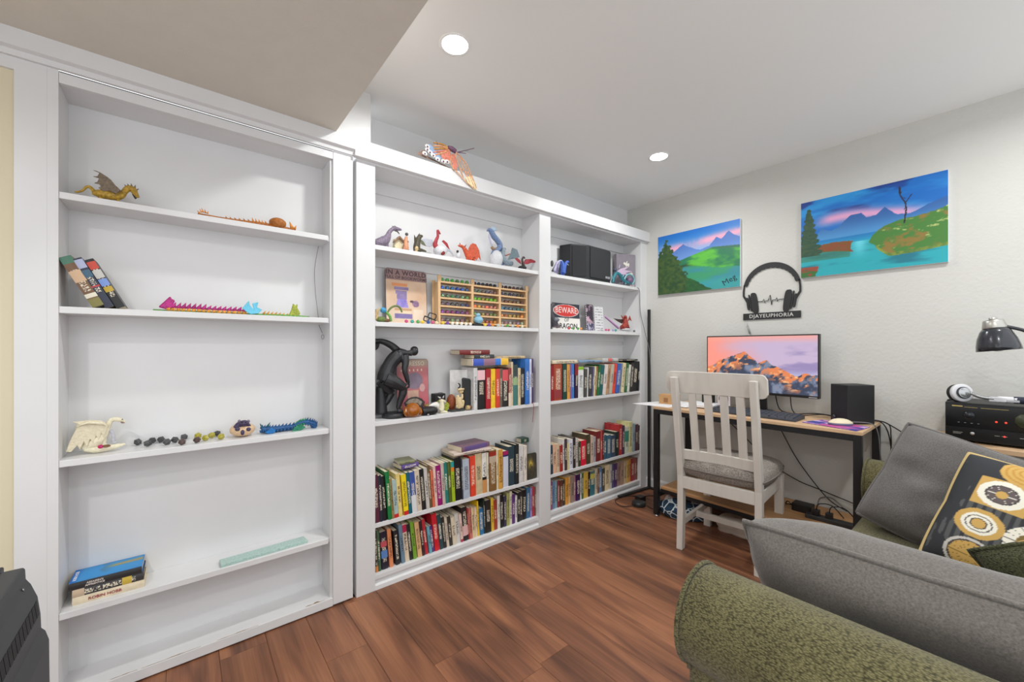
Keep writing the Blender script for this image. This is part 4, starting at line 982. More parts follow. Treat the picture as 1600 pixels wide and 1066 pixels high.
# local -y face looks towards -x after yaw of -90
cushion('back_cushion', 'large grey plush cushion leaning on the near sofa arm', .70, .43, .22, PM((1.26,-1.862,.58), R(-90), R(36), R(0)), PLUSH, n=36, wob=.02, seed=3)
cushion('back_cushion', 'large grey plush cushion leaning on the far sofa arm by the desk', .58, .48, .19, PMA((2.27,-1.535,.475), -1, -1, .58, .48, R(-90), R(-27), R(18)), PLUSHD, n=34, wob=.025, seed=8)
def medallions(u, v):
    c = np.full(u.shape+(3,), 0.)+np.array((46,48,52.)); c = mixc(c, (82,84,84), ss(.55,.6,np.abs(np.sin(u*70))*ss(.4,.7,fbm(u*4,v*4,2))))
    sq = (np.abs(u-.27) < .125) & (np.abs(v-.66) < .125); c = np.where(sq[...,None], np.array((198,160,88.)), c)
    D = [(.27,.66,.115,0),(.60,.62,.16,1),(.23,.38,.12,2),(.50,.36,.15,3),(.33,.9,.13,4),(.66,.9,.12,3),(.24,.12,.13,5),(.78,.36,.13,2),(.55,.1,.13,0),(.9,.62,.13,3),(.88,.9,.1,1),(.82,.12,.14,4)]
    for cx, cy, r, k in D:
        d = np.hypot(u-cx, v-cy)/r; a = np.arctan2(v-cy, u-cx); ins = d < 1
        W, G, O, K = (232,228,214), (198,160,88), (160,132,66), (70,62,62)
        if k == 0: col_ = np.select([d < .25, d < .62, d < .68, d < 1], [0,1,2,3]); pal = np.array([G, (96,86,86), (60,58,58), W], float); cc = pal[np.clip(col_,0,3)]; cc = np.where(((d > .25) & (d < .6) & (np.abs(np.sin(a*6)) < .12))[...,None], np.array(W,float), cc)
        elif k == 1: cc = mixc(O, (186,152,78), ss(.4,.6,fbm(u*30,v*30,3))); cc = np.where((np.abs(d-.62) < .02)[...,None] | (np.abs(d-.3) < .02)[...,None], np.array(W,float), cc)
        elif k == 2: col_ = np.select([d < .3, d < .36, d < .5, d < .55, d < .72, d < 1.1], [0,1,2,1,2,0]); cc = np.array([G,K,W], float)[col_]
        elif k == 3: cc = np.where((d < .66)[...,None], mixc(O, (120,98,52), ss(.4,.6,fbm(u*40,v*40,5))), np.array(W,float)); cc = np.where(((d > .66) & (np.abs(np.sin(a*11)) < .12))[...,None], np.array(K,float), cc)
        elif k == 4: cc = np.where((np.sin(d*26) > .3)[...,None], np.array((186,140,62.)), np.array(G,float))
        else: col_ = np.select([d < .78, d < .86, d < 1.1], [0,1,2]); cc = np.array([G,K,(196,192,186)], float)[col_]; cc = np.where(((d < .78) & (np.abs(np.sin(a*9)) < .15))[...,None], np.array((120,96,50.)), cc)
        c = np.where(ins[...,None], cc, c)
    return c
def patterned(name, label, w, h, d, M, n, back, flip=False):
    t, f = cushion(name, label, w, h, d, M, paint_mat('medallion_cloth', .85, bump=.1, bscale=400), back, piping=mat('gold_welt', (196,172,120), .9), n=n, corner=.06)
    u, v = np.meshgrid(np.linspace(0,1,n+1), np.linspace(0,1,n+1))
    colour_attr(f.data, medallions(u, v)); return t
patterned('throw_pillow', 'throw pillow printed with gold and white medallions on the far cushion', .48, .44, .15, PMA((2.05,-1.755,.46), -1, -1, .48, .44, R(-90), R(-33), R(15)), 150, DKGREEN)
_t, _f = cushion('throw_pillow', 'dark green throw pillow corner between the two grey cushions at right edge', .44, .40, .14, PMA((1.70,-1.885,.635), -1, 1, .44, .40, R(-90), R(18), R(-34)), DKGREEN, paint_mat('medallion_cloth'), piping=DKGREEN)
_b = [c for c in _t.children if c.name.startswith('back_cover')][0]; _u, _v = np.meshgrid(np.linspace(0,1,35), np.linspace(0,1,35)); colour_attr(_b.data, medallions(_u, _v))
# ================================================================ side table with the stereo
st = thing('side_table', 'light wooden side table behind the far sofa arm carrying the stereo receiver', 'table', (2.9,-2.05,0))
B(2.735, 3.09, -2.50, -1.70, .738, .762).build('table_top', OAK, st, bevel=.003)
for x in (2.76,3.065):
    for y in (-2.47,-1.73): B(x-.02, x+.02, y-.02, y+.02, 0, .738).build('leg', OAK, st, bevel=.002)
RX, RY0, RY1, RZ0, RZ1 = 2.80, -2.215, -1.782, .772, .945
rc = thing('stereo_receiver', 'black stereo receiver on the side table behind the sofa', 'receiver', (2.93,-2.0,.762))
B(RX, RX+.27, RY0, RY1, RZ0, RZ1).build('case', mat('receiver_black', (26,26,27), .45, metal=.2), rc, bevel=.003)
rfp = B(RX-.006, RX, RY0+.002, RY1-.002, RZ0+.062, RZ1-.008).build('front_panel', mat('receiver_gloss', (14,14,15), .15), rc)
B(RX-.005, RX, RY0+.002, RY1-.002, RZ0+.002, RZ0+.058).build('lower_panel', mat('receiver_lower', (20,19,19), .3), rc)
for x in (RX+.03, RX+.24):
    for y in (RY0+.03, RY1-.03): MB().lathe([(.0001,0),(.016,0),(.018,.01),(.0001,.01)], (x,y,.762), 12).build('foot', blackpl, rc)
Mk = Matrix.Rotation(R(-90),4,'Y')
MB().lathe([(.0001,.02),(.017,.02),(.0195,0),(.0001,0)], (RX-.006,RY1-.075,RZ0+.118), 24, Mk).build('volume_knob', mat('knob_black', (48,50,54), .25, metal=.5), rfp)
MB().lathe([(.0001,.004),(.006,.004),(.0075,0),(.0001,0)], (RX-.005,RY1-.085,RZ0+.036), 16, Mk).build('headphone_jack', mat('jack_ring', (200,200,200), .3, metal=.8), rc)
MB().lathe([(.0001,.003),(.03,.003),(.032,0),(.0001,0)], (RX-.006,RY1-.235,RZ0+.112), 8, Mk @ Matrix.Rotation(R(22),4,'Z')).build('dial', mat('dial_olive', (58,62,44), .3), rfp)
for dy, dz, c, e in ((.155,.098,(230,60,40),1.2),(.182,.098,(230,60,40),1.2),(.178,.036,(230,60,50),.8)):
    MB().lathe([(.0001,.003),(.0035,.003),(.004,0),(.0001,0)], (RX-.006,RY1-dy,RZ0+dz), 10, Mk).build('indicator_light', mat('led_%g' % e, c, .4, emit=e), rfp)
silk = mat('silk_print', (170,168,160), .5); gold = mat('gold_print', (196,172,96), .4)
B(RX-.0068, RX-.006, RY1-.055, RY1-.022, RZ1-.018, RZ1-.013).build('badge', gold, rfp)
for a, b, z, m_ in ((.06,.10,-.018,gold),(.11,.19,-.018,gold),(.025,.055,-.136,silk),(.025,.05,-.142,silk),(.15,.165,-.136,silk),(.17,.186,-.136,silk),(.22,.245,-.136,silk),(.25,.27,-.136,silk),(.04,.046,-.09,silk),(.06,.066,-.09,silk),(.08,.086,-.09,silk),(.1,.106,-.09,silk)):
    B(RX-.0068, RX-.0048, RY1-b, RY1-a, RZ1+z-.0015, RZ1+z).build('print_mark', m_, rfp)
# headphones lying on the receiver
hp = thing('headphones', 'white and silver headphones lying on top of the receiver', 'headphones', (2.86,-1.9,RZ1))
HPW = mat('headphone_white', (214,214,218), .35); HPS = mat('headphone_silver', (190,192,194), .25, metal=.7)
Me = Matrix.Rotation(R(-70),4,'Y') @ Matrix.Rotation(R(0),4,'X')
Mcup = Matrix.Translation((2.835,-1.835,RZ1+.043)) @ Matrix.Rotation(R(38),4,'Z') @ Matrix.Rotation(R(-82),4,'Y')
for rr, z0, z1, m_, nm in ((.041,-.036,-.016,mat('ear_pad_black', (36,36,38), .8),'ear_pad'),(.042,-.016,.004,HPW,'ear_shell'),(.028,.004,.010,mat('ear_ring_dark', (60,62,68), .4),'ear_ring'),(.024,.010,.016,HPS,'ear_disc')):
    MB().lathe([(.0001,z0),(rr*.86,z0),(rr,z0+.004),(rr,z1-.003),(rr*.9,z1),(.0001,z1)], (0,0,0), 26, Mcup).build(nm, m_, hp)
q = MB(); q.tube([(2.825,-1.862,RZ1+.045),(2.82,-1.89,RZ1+.03),(2.82,-1.93,RZ1+.025)], .011, 8, 4, .7); q.build('hinge_arm', HPS, hp)
q = MB(); q.box(2.812, 2.835, -1.965, -1.915, RZ1+.012, RZ1+.034); q.build('hinge', HPW, hp, bevel=.004)
q = MB(); q.tube([(2.824,-1.94,RZ1+.024),(2.828,-2.0,RZ1+.024),(2.85,-2.06,RZ1+.024),(2.9,-2.1,RZ1+.024)], .014, 8, 5, .6); q.build('headband', HPW, hp)
q = MB(); q.tube([(2.827,-1.985,RZ1+.0245),(2.84,-2.04,RZ1+.0245),(2.89,-2.096,RZ1+.0245)], .0155, 8, 5, .62); q.build('headband_pad', mat('navy_pad', (40,44,62), .7), hp)
MB().tube([(2.86,-1.80,RZ1+.004),(2.85,-1.786,RZ1+.003),(2.9,-1.79,RZ1+.003)], .0025, 6).build('cord', CABLE, hp)
# desk lamp on the side table
dl = thing('desk_lamp', 'dark gooseneck desk lamp with silver cap reaching over the receiver', 'lamp', (2.95,-2.36,.762))
LD = mat('lamp_dark_enamel', (52,54,60), .22, metal=.3, coat=.4); LS = mat('lamp_brushed_silver', (190,188,182), .35, metal=.9)
Ml = Matrix.Translation((2.70,-1.945,1.188)) @ Matrix.Rotation(R(-7),4,'X')
MB().lathe([(.062,0),(.066,0),(.064,.02),(.058,.05),(.046,.082),(.032,.102),(.0315,.099),(.045,.08),(.056,.05),(.061,.02)], (0,0,0), 32, Ml).build('shade', LD, dl)
MB().lathe([(.036,.096),(.0365,.1),(.031,.128),(.028,.132),(.0001,.132)], (0,0,0), 28, Ml).build('cap', LS, dl)
MB().lathe([(.012,.13),(.012,.142),(.0001,.143)], (0,0,0), 16, Ml).build('switch', LS, dl)
MB().ball((0,0,.03), (.036,.036,.034), 16, 10, None).build('bulb', mat('bulb_frosted', (206,204,196), .4), dl, local=True).matrix_local = Matrix.Translation(-WL[dl.name]) @ Ml
q = MB(); q.tube([(2.70,-1.965,1.29),(2.72,-2.03,1.26),(2.78,-2.12,1.17),(2.86,-2.25,1.0),(2.92,-2.33,.85),(2.95,-2.36,.78)], .007, 8, 6); q.build('gooseneck', LD, dl)
MB().lathe([(.0001,0),(.075,0),(.075,.012),(.06,.02),(.0001,.022)], (2.95,-2.36,.762), 28).build('lamp_base', LD, dl)
# ================================================================ black television back at the left edge
tv = thing('television', 'black plastic television seen from behind at the left edge', 'television', (-.5,-.9,0))
TVM = mat('tv_shell', (58,60,63), .55, bump=.06, bscale=500)
prof = [(-.30,.06),(-.262,.06),(-.261,.36),(-.262,.47),(-.268,.495),(-.275,.505),(-.276,.54),(-.281,.585),(-.292,.62),(-.30,.635),(-.301,.66),(-.305,.664),(-.34,.664),(-.34,.06)]
q = MB(); q.prism(prof, -.45, -1.45, 'xz'); tsh = q.build('rear_shell', TVM, tv, bevel=.004)
tfr = B(-.385, -.338, -1.47, -.43, .05, .67).build('screen_frame', mat('tv_frame', (30,30,32), .4), tv, bevel=.004)
B(-.388, -.385, -1.43, -.47, .09, .64).build('screen', mat('tv_screen', (12,12,14), .12), tfr)
for k in range(24):
    y = -.475-k*.024
    MB().box(-.0012, .0008, y-.010, y+.008, -.018, .018, Matrix.Translation((-.2783,0,.5625)) @ Matrix.Rotation(R(-6.3),4,'Y')).build('vent_slot', mat('vent_dark', (30,31,33), .7), tsh)
for y in (-.6,-1.3): B(-.42, -.22, y-.03, y+.03, 0, .06).build('foot', blackpl, tv, bevel=.004)
MB().lathe([(.0001,.002),(.003,.002),(.003,0),(.0001,0)], (-.2955,-.50,.628), 8, Matrix.Rotation(R(70),4,'Y')).build('screw', mat('chrome_foot'), tsh)
DF = 'dragon_figurine'
ITEMS = [{'n':DF,'l':'gold dragon figurine with raised brown wing on the top shelf of the bookcase door','c':'figurine','g':'fantasy figurines on the shelves','p':[('t','body','gold',[(-0.249,0.05,1.742),(-0.224,0.05,1.743),(-0.195,0.05,1.744),(-0.177,0.05,1.748),(-0.168,0.05,1.764),(-0.158,0.05,1.778),(-0.146,0.05,1.778),(-0.138,0.05,1.764),(-0.131,0.05,1.752)],[0.0067,0.0158,0.016,0.0115,0.0093,0.0105,0.0117,0.0084,0.0047],1.0),('t','tail','gold',[(-0.24,0.05,1.74),(-0.247,0.05,1.751),(-0.255,0.05,1.76),(-0.264,0.05,1.756),(-0.272,0.05,1.743),(-0.283,0.05,1.736),(-0.292,0.05,1.734)],[0.0079,0.0058,0.0049,0.0042,0.0033,0.0035,0.0013],1.0),('w','wing','gold_wing',[(-0.247,1.819),(-0.237,1.818),(-0.226,1.813),(-0.21,1.802),(-0.2,1.793),(-0.189,1.776),(-0.175,1.761),(-0.189,1.744),(-0.203,1.754),(-0.222,1.749),(-0.233,1.761),(-0.226,1.764),(-0.23,1.772),(-0.244,1.774),(-0.235,1.78),(-0.231,1.793),(-0.247,1.797),(-0.235,1.8),(-0.23,1.812),(-0.237,1.815)],0.038,0.004,-0.25),('w','wing','gold_wing',[(-0.211,1.808),(-0.193,1.788),(-0.178,1.773),(-0.191,1.758),(-0.204,1.769),(-0.221,1.769)],0.08,0.004,0.3),('t','horn','gold_wing',[(-0.16,0.05,1.782),(-0.168,0.05,1.791)],[0.0037,0.0005],1.0),('t','horn','gold_wing',[(-0.155,0.05,1.786),(-0.16,0.05,1.796)],[0.0037,0.0005],1.0),('t','horn','gold_wing',[(-0.148,0.05,1.787),(-0.15,0.05,1.799)],[0.0037,0.0005],1.0),('t','horn','gold_wing',[(-0.141,0.05,1.784),(-0.138,0.05,1.797)],[0.0037,0.0005],1.0),('t','horn','gold_wing',[(-0.138,0.05,1.776),(-0.129,0.05,1.785)],[0.0038,0.0005],1.0),('t','leg','gold',[(-0.191,0.05,1.744),(-0.186,0.05,1.734),(-0.183,0.05,1.723)],[0.0069,0.0057,0.0046],1.0),('t','leg','gold',[(-0.227,0.05,1.738),(-0.23,0.05,1.724),(-0.225,0.05,1.7198)],[0.0068,0.0056,0.0045],1.0),('w','jaw','dark',[(-0.148,1.762),(-0.143,1.751),(-0.139,1.743),(-0.134,1.749),(-0.141,1.763)],0.05,0.006,0.0)]},
{'n':'articulated_dragon','l':'orange jointed toy dragon lying along the top shelf of the bookcase door','c':'figurine','g':'fantasy figurines on the shelves','p':[('t','body','orange_brown',[(0.042,0.07,1.734),(0.075,0.07,1.731),(0.127,0.07,1.729),(0.193,0.07,1.731),(0.263,0.07,1.734),(0.336,0.07,1.734),(0.392,0.07,1.733)],[0.0038,0.0065,0.0079,0.0081,0.0089,0.0085,0.0035],1.0),('t','crest_spike','orange',[(0.048,0.07,1.738),(0.04,0.07,1.747)],[0.0036,0.0005],1.0),('t','crest_spike','orange',[(0.054,0.07,1.742),(0.048,0.07,1.756)],[0.0036,0.0005],1.0),('t','crest_spike','orange',[(0.06,0.07,1.743),(0.054,0.07,1.76)],[0.0036,0.0005],1.0),('t','crest_spike','orange',[(0.067,0.07,1.742),(0.064,0.07,1.757)],[0.0036,0.0005],1.0),('t','crest_spike','orange',[(0.073,0.07,1.741),(0.075,0.07,1.752)],[0.0036,0.0005],1.0),('t','back_spike','orange_brown',[(0.136,0.07,1.736),(0.132,0.07,1.743)],[0.0034,0.0005],1.0),('t','back_spike','orange_brown',[(0.151,0.07,1.736),(0.147,0.07,1.744)],[0.0035,0.0005],1.0),('t','back_spike','orange_brown',[(0.167,0.07,1.737),(0.162,0.07,1.744)],[0.0035,0.0005],1.0),('t','back_spike','orange_brown',[(0.182,0.07,1.738),(0.178,0.07,1.745)],[0.0035,0.0005],1.0),('t','back_spike','orange_brown',[(0.198,0.07,1.739),(0.193,0.07,1.746)],[0.0035,0.0005],1.0),('t','back_spike','orange_brown',[(0.214,0.07,1.74),(0.209,0.07,1.747)],[0.0035,0.0005],1.0),('t','back_spike','orange_brown',[(0.23,0.07,1.741),(0.225,0.07,1.748)],[0.0036,0.0005],1.0),('t','back_spike','orange',[(0.23,0.07,1.736),(0.225,0.07,1.757)],[0.0055,0.0005],1.0),('t','back_spike','orange',[(0.242,0.07,1.736),(0.237,0.07,1.755)],[0.0055,0.0005],1.0),('t','back_spike','orange',[(0.254,0.07,1.737),(0.249,0.07,1.754)],[0.0055,0.0005],1.0),('t','back_spike','orange',[(0.265,0.07,1.738),(0.261,0.07,1.753)],[0.0055,0.0005],1.0),('t','back_spike','orange',[(0.277,0.07,1.739),(0.273,0.07,1.752)],[0.0056,0.0005],1.0),('b','shell','orange_brown',(0.321,0.07,1.751),(0.034,0.034,0.0226)),('t','tail_fin','orange',[(0.379,0.07,1.736),(0.367,0.07,1.768)],[0.0101,0.0005],1.0),('t','tail_fin','orange',[(0.387,0.07,1.737),(0.395,0.07,1.756)],[0.0058,0.0005],1.0)]},
{'n':'articulated_dragon','l':'long rainbow jointed toy dragon with pink spikes and blue wings on the bookcase door','c':'figurine','g':'fantasy figurines on the shelves','p':[('t','base','lime_green',[(-0.09,0.05,1.342),(-0.024,0.05,1.341),(0.064,0.05,1.3414),(0.201,0.05,1.3411),(0.272,0.05,1.342),(0.363,0.05,1.3425),(0.446,0.05,1.342)],[0.0029,0.0039,0.0046,0.0043,0.0039,0.0057,0.0018],1.3),('t','segment','orange_yellow',[(-0.052,0.05,1.347),(-0.041,0.05,1.347)],[0.0078,0.0078],1.4),('t','back_spike','magenta',[(-0.049,0.05,1.351),(-0.039,0.05,1.375)],[0.0097,0.0005],1.0),('t','segment','orange_yellow',[(-0.038,0.05,1.347),(-0.026,0.05,1.347)],[0.0078,0.0079],1.4),('t','back_spike','magenta',[(-0.034,0.05,1.351),(-0.024,0.05,1.375)],[0.0098,0.0005],1.0),('t','segment','orange_yellow',[(-0.023,0.05,1.347),(-0.011,0.05,1.347)],[0.0079,0.0079],1.4),('t','back_spike','magenta',[(-0.019,0.05,1.351),(-0.009,0.05,1.375)],[0.0099,0.0005],1.0),('t','segment','orange_yellow',[(-0.008,0.05,1.347),(0.004,0.05,1.347)],[0.0079,0.008],1.4),('t','back_spike','magenta',[(-0.004,0.05,1.351),(0.006,0.05,1.375)],[0.0099,0.0005],1.0),('t','segment','orange_yellow',[(0.008,0.05,1.347),(0.019,0.05,1.347)],[0.008,0.008],1.4),('t','back_spike','magenta',[(0.011,0.05,1.351),(0.021,0.05,1.375)],[0.01,0.0005],1.0),('t','segment','orange_yellow',[(0.023,0.05,1.347),(0.035,0.05,1.347)],[0.008,0.0081],1.4),('t','back_spike','magenta',[(0.027,0.05,1.351),(0.037,0.05,1.375)],[0.01,0.0005],1.0),('t','segment','orange_yellow',[(0.039,0.05,1.347),(0.051,0.05,1.347)],[0.0081,0.0081],1.4),('t','back_spike','magenta',[(0.043,0.05,1.351),(0.053,0.05,1.375)],[0.0101,0.0005],1.0),('t','segment','orange_yellow',[(0.054,0.05,1.346),(0.066,0.05,1.347)],[0.0081,0.0082],1.4),('t','back_spike','magenta',[(0.058,0.05,1.35),(0.069,0.05,1.375)],[0.0102,0.0005],1.0),('t','segment','orange_yellow',[(0.07,0.05,1.346),(0.083,0.05,1.347)],[0.0082,0.0082],1.4),('t','back_spike','magenta',[(0.074,0.05,1.35),(0.085,0.05,1.37)],[0.0102,0.0005],1.0),('t','segment','orange_yellow',[(0.087,0.05,1.346),(0.099,0.05,1.346)],[0.0082,0.0083],1.4),('t','back_spike','magenta',[(0.091,0.05,1.35),(0.101,0.05,1.37)],[0.0103,0.0005],1.0),('t','segment','orange_yellow',[(0.103,0.05,1.346),(0.116,0.05,1.346)],[0.0083,0.0083],1.4),('t','back_spike','magenta',[(0.107,0.05,1.35),(0.118,0.05,1.37)],[0.0104,0.0005],1.0),('t','segment','orange_yellow',[(0.12,0.05,1.346),(0.132,0.05,1.346)],[0.0083,0.0084],1.4),('t','back_spike','magenta',[(0.124,0.05,1.35),(0.134,0.05,1.37)],[0.0104,0.0005],1.0),('t','segment','orange_yellow',[(0.136,0.05,1.346),(0.149,0.05,1.346)],[0.0084,0.0084],1.4),('t','back_spike','magenta',[(0.141,0.05,1.35),(0.152,0.05,1.37)],[0.0105,0.0005],1.0),('t','segment','orange_yellow',[(0.153,0.05,1.346),(0.167,0.05,1.346)],[0.0084,0.0085],1.4),('t','back_spike','magenta',[(0.158,0.05,1.35),(0.169,0.05,1.371)],[0.0106,0.0005],1.0),('t','segment','orange_yellow',[(0.171,0.05,1.346),(0.184,0.05,1.346)],[0.0085,0.0085],1.4),('t','back_spike','magenta',[(0.175,0.05,1.35),(0.186,0.05,1.371)],[0.0106,0.0005],1.0),('t','segment','orange_yellow',[(0.188,0.05,1.346),(0.202,0.05,1.346)],[0.0086,0.0086],1.4),('t','back_spike','magenta',[(0.193,0.05,1.35),(0.204,0.05,1.371)],[0.0107,0.0005],1.0),('w','head_fin','magenta',[(-0.076,1.353),(-0.06,1.373),(-0.041,1.397),(-0.037,1.387),(-0.026,1.381),(-0.034,1.363),(-0.022,1.351),(-0.049,1.345)],0.05,0.012,0.0),('w','wing','sky_blue',[(0.185,1.363),(0.203,1.388),(0.21,1.396),(0.212,1.378),(0.226,1.362),(0.221,1.386),(0.244,1.393),(0.239,1.371),(0.258,1.362),(0.244,1.345),(0.217,1.34),(0.199,1.35)],0.03,0.006,0.2),('w','wing','sky_blue',[(0.194,1.362),(0.208,1.384),(0.224,1.374),(0.236,1.359),(0.217,1.346)],0.08,0.006,-0.2),('t','tail_segment','orange_yellow',[(0.265,0.05,1.344),(0.272,0.05,1.36)],[0.006,0.0005],1.0),('t','tail_segment','orange_yellow',[(0.279,0.05,1.344),(0.287,0.05,1.359)],[0.0061,0.0005],1.0),('t','tail_segment','orange_yellow',[(0.294,0.05,1.343),(0.301,0.05,1.358)],[0.0061,0.0005],1.0),('t','tail_segment','orange_yellow',[(0.308,0.05,1.3429),(0.316,0.05,1.357)],[0.0061,0.0005],1.0),('t','tail_segment','orange_yellow',[(0.323,0.05,1.343),(0.33,0.05,1.355)],[0.0062,0.0005],1.0),('t','tail_segment','orange_yellow',[(0.338,0.05,1.343),(0.345,0.05,1.354)],[0.0062,0.0005],1.0),('t','tail_segment','orange_yellow',[(0.353,0.05,1.343),(0.36,0.05,1.353)],[0.0062,0.0005],1.0),('w','tail_fin','yellow_green',[(0.36,1.341),(0.371,1.37),(0.378,1.399),(0.386,1.388),(0.396,1.397),(0.394,1.38),(0.407,1.355),(0.399,1.343)],0.05,0.014,0.0)]},
{'n':DF,'l':'cream white winged dragon figurine at the left end of the bookcase door shelf','c':'figurine','g':'fantasy figurines on the shelves','p':[('t','body','ivory',[(-0.276,0.07,0.851),(-0.258,0.07,0.861),(-0.239,0.07,0.872),(-0.223,0.07,0.893),(-0.215,0.07,0.914),(-0.206,0.07,0.936),(-0.195,0.07,0.942),(-0.183,0.07,0.938),(-0.173,0.07,0.933),(-0.166,0.07,0.927)],[0.0112,0.018,0.0204,0.0137,0.0103,0.0081,0.0074,0.0084,0.0047,0.0019],1.0),('w','wing','ivory_dark',[(-0.296,0.947),(-0.277,0.947),(-0.255,0.948),(-0.227,0.942),(-0.209,0.926),(-0.214,0.904),(-0.221,0.882),(-0.227,0.899),(-0.232,0.872),(-0.24,0.891),(-0.246,0.863),(-0.254,0.882),(-0.261,0.854),(-0.269,0.876),(-0.278,0.848),(-0.284,0.865),(-0.298,0.845),(-0.31,0.847),(-0.304,0.872),(-0.296,0.897),(-0.286,0.922),(-0.278,0.934)],0.05,0.005,0.15),('w','wing_ridge','ivory',[(-0.285,0.931),(-0.255,0.945),(-0.223,0.937),(-0.21,0.922),(-0.223,0.928),(-0.255,0.936)],0.046,0.008,0.15),('w','wing','ivory',[(-0.297,0.928),(-0.263,0.933),(-0.234,0.92),(-0.23,0.882),(-0.263,0.864),(-0.307,0.848)],0.11,0.006,-0.1),('t','leg','ivory',[(-0.223,0.07,0.902),(-0.221,0.07,0.876),(-0.223,0.07,0.856),(-0.215,0.07,0.848)],[0.008,0.0069,0.0069,0.0057],1.0),('t','leg','ivory_grey',[(-0.206,0.07,0.904),(-0.198,0.07,0.885),(-0.198,0.07,0.862),(-0.192,0.07,0.856)],[0.0058,0.0051,0.0058,0.0046],1.0),('t','tail','ivory',[(-0.27,0.07,0.848),(-0.242,0.07,0.8404),(-0.213,0.07,0.841),(-0.187,0.07,0.844),(-0.166,0.07,0.848)],[0.0112,0.0136,0.0115,0.0081,0.0023],1.0),('b','flower','hot_pink',(-0.227,0.04,0.853),(0.0079,0.0079,0.0067)),('b','flower_leaf','brown',(-0.213,0.04,0.853),(0.0113,0.0113,0.005)),('w','jaw','grey_pink',[(-0.182,0.934),(-0.166,0.925),(-0.177,0.924)],0.07,0.006,0.0),('b','eye','dark',(-0.174,0.062,0.94),(0.0019,0.0019,0.0019))]},
{'die':1,'c':[-0.137,0.133,0.84],'col':'die_dark','n':0,'g':'dark polyhedral dice on the bookcase door'},
{'die':1,'c':[-0.106,0.075,0.84],'col':'die_dark','n':1,'g':'dark polyhedral dice on the bookcase door'},
{'die':1,'c':[-0.096,0.169,0.84],'col':'die_dark','n':2,'g':'dark polyhedral dice on the bookcase door'},
{'die':1,'c':[-0.07,0.148,0.84],'col':'die_dark','n':3,'g':'dark polyhedral dice on the bookcase door'},
{'die':1,'c':[-0.051,0.062,0.84],'col':'die_dark','n':4,'g':'dark polyhedral dice on the bookcase door'},
{'die':1,'c':[-0.028,0.087,0.84],'col':'die_dark','n':5,'g':'dark polyhedral dice on the bookcase door'},
{'die':1,'c':[-0.006,0.026,0.84],'col':'die_brown','n':6,'g':'dark polyhedral dice on the bookcase door'},
{'die':1,'c':[-0.0,0.16,0.84],'col':'die_dark','n':7,'g':'dark polyhedral dice on the bookcase door'},
{'die':2,'c':[0.044,0.124,0.84],'col':'die_gold','n':0,'g':'yellow-green polyhedral dice on the bookcase door'},
{'die':2,'c':[0.066,0.053,0.84],'col':'die_gold','n':1,'g':'yellow-green polyhedral dice on the bookcase door'},
{'die':2,'c':[0.088,0.1,0.84],'col':'die_gold','n':2,'g':'yellow-green polyhedral dice on the bookcase door'},
{'die':2,'c':[0.116,0.044,0.84],'col':'die_gold','n':3,'g':'yellow-green polyhedral dice on the bookcase door'},
{'die':2,'c':[0.039,0.032,0.84],'col':'die_brown','n':4,'g':'yellow-green polyhedral dice on the bookcase door'},
{'die':2,'c':[0.108,0.152,0.84],'col':'die_dark','n':5,'g':'yellow-green polyhedral dice on the bookcase door'},
{'n':'egg_dragon','l':'purple baby dragon hatching out of a cream egg on the bookcase door shelf','c':'figurine','g':'fantasy figurines on the shelves','p':[('b','egg','egg_cream',(0.191,0.07,0.8552),(0.0459,0.0459,0.0284)),('t','baby_dragon','purple_black',[(0.165,0.05,0.865),(0.178,0.05,0.876),(0.196,0.05,0.877),(0.212,0.05,0.862)],[0.0106,0.016,0.0161,0.0119],1.0),('b','head','purple_black',(0.193,0.04,0.885),(0.0187,0.0187,0.0133)),('b','paw','purple_black',(0.187,0.025,0.85),(0.0069,0.0069,0.0116)),('b','paw','purple_black',(0.17,0.03,0.865),(0.0089,0.0089,0.0079)),('b','paw','purple_black',(0.208,0.03,0.86),(0.0091,0.0091,0.008)),('b','ear','grey_violet',(0.178,0.05,0.894),(0.0059,0.0059,0.0069)),('b','ear','grey_violet',(0.21,0.05,0.89),(0.0059,0.0059,0.007)),('b','eye','dark',(0.185,0.024,0.893),(0.0032,0.0032,0.0032)),('b','eye','dark',(0.198,0.024,0.891),(0.0032,0.0032,0.0032))]},
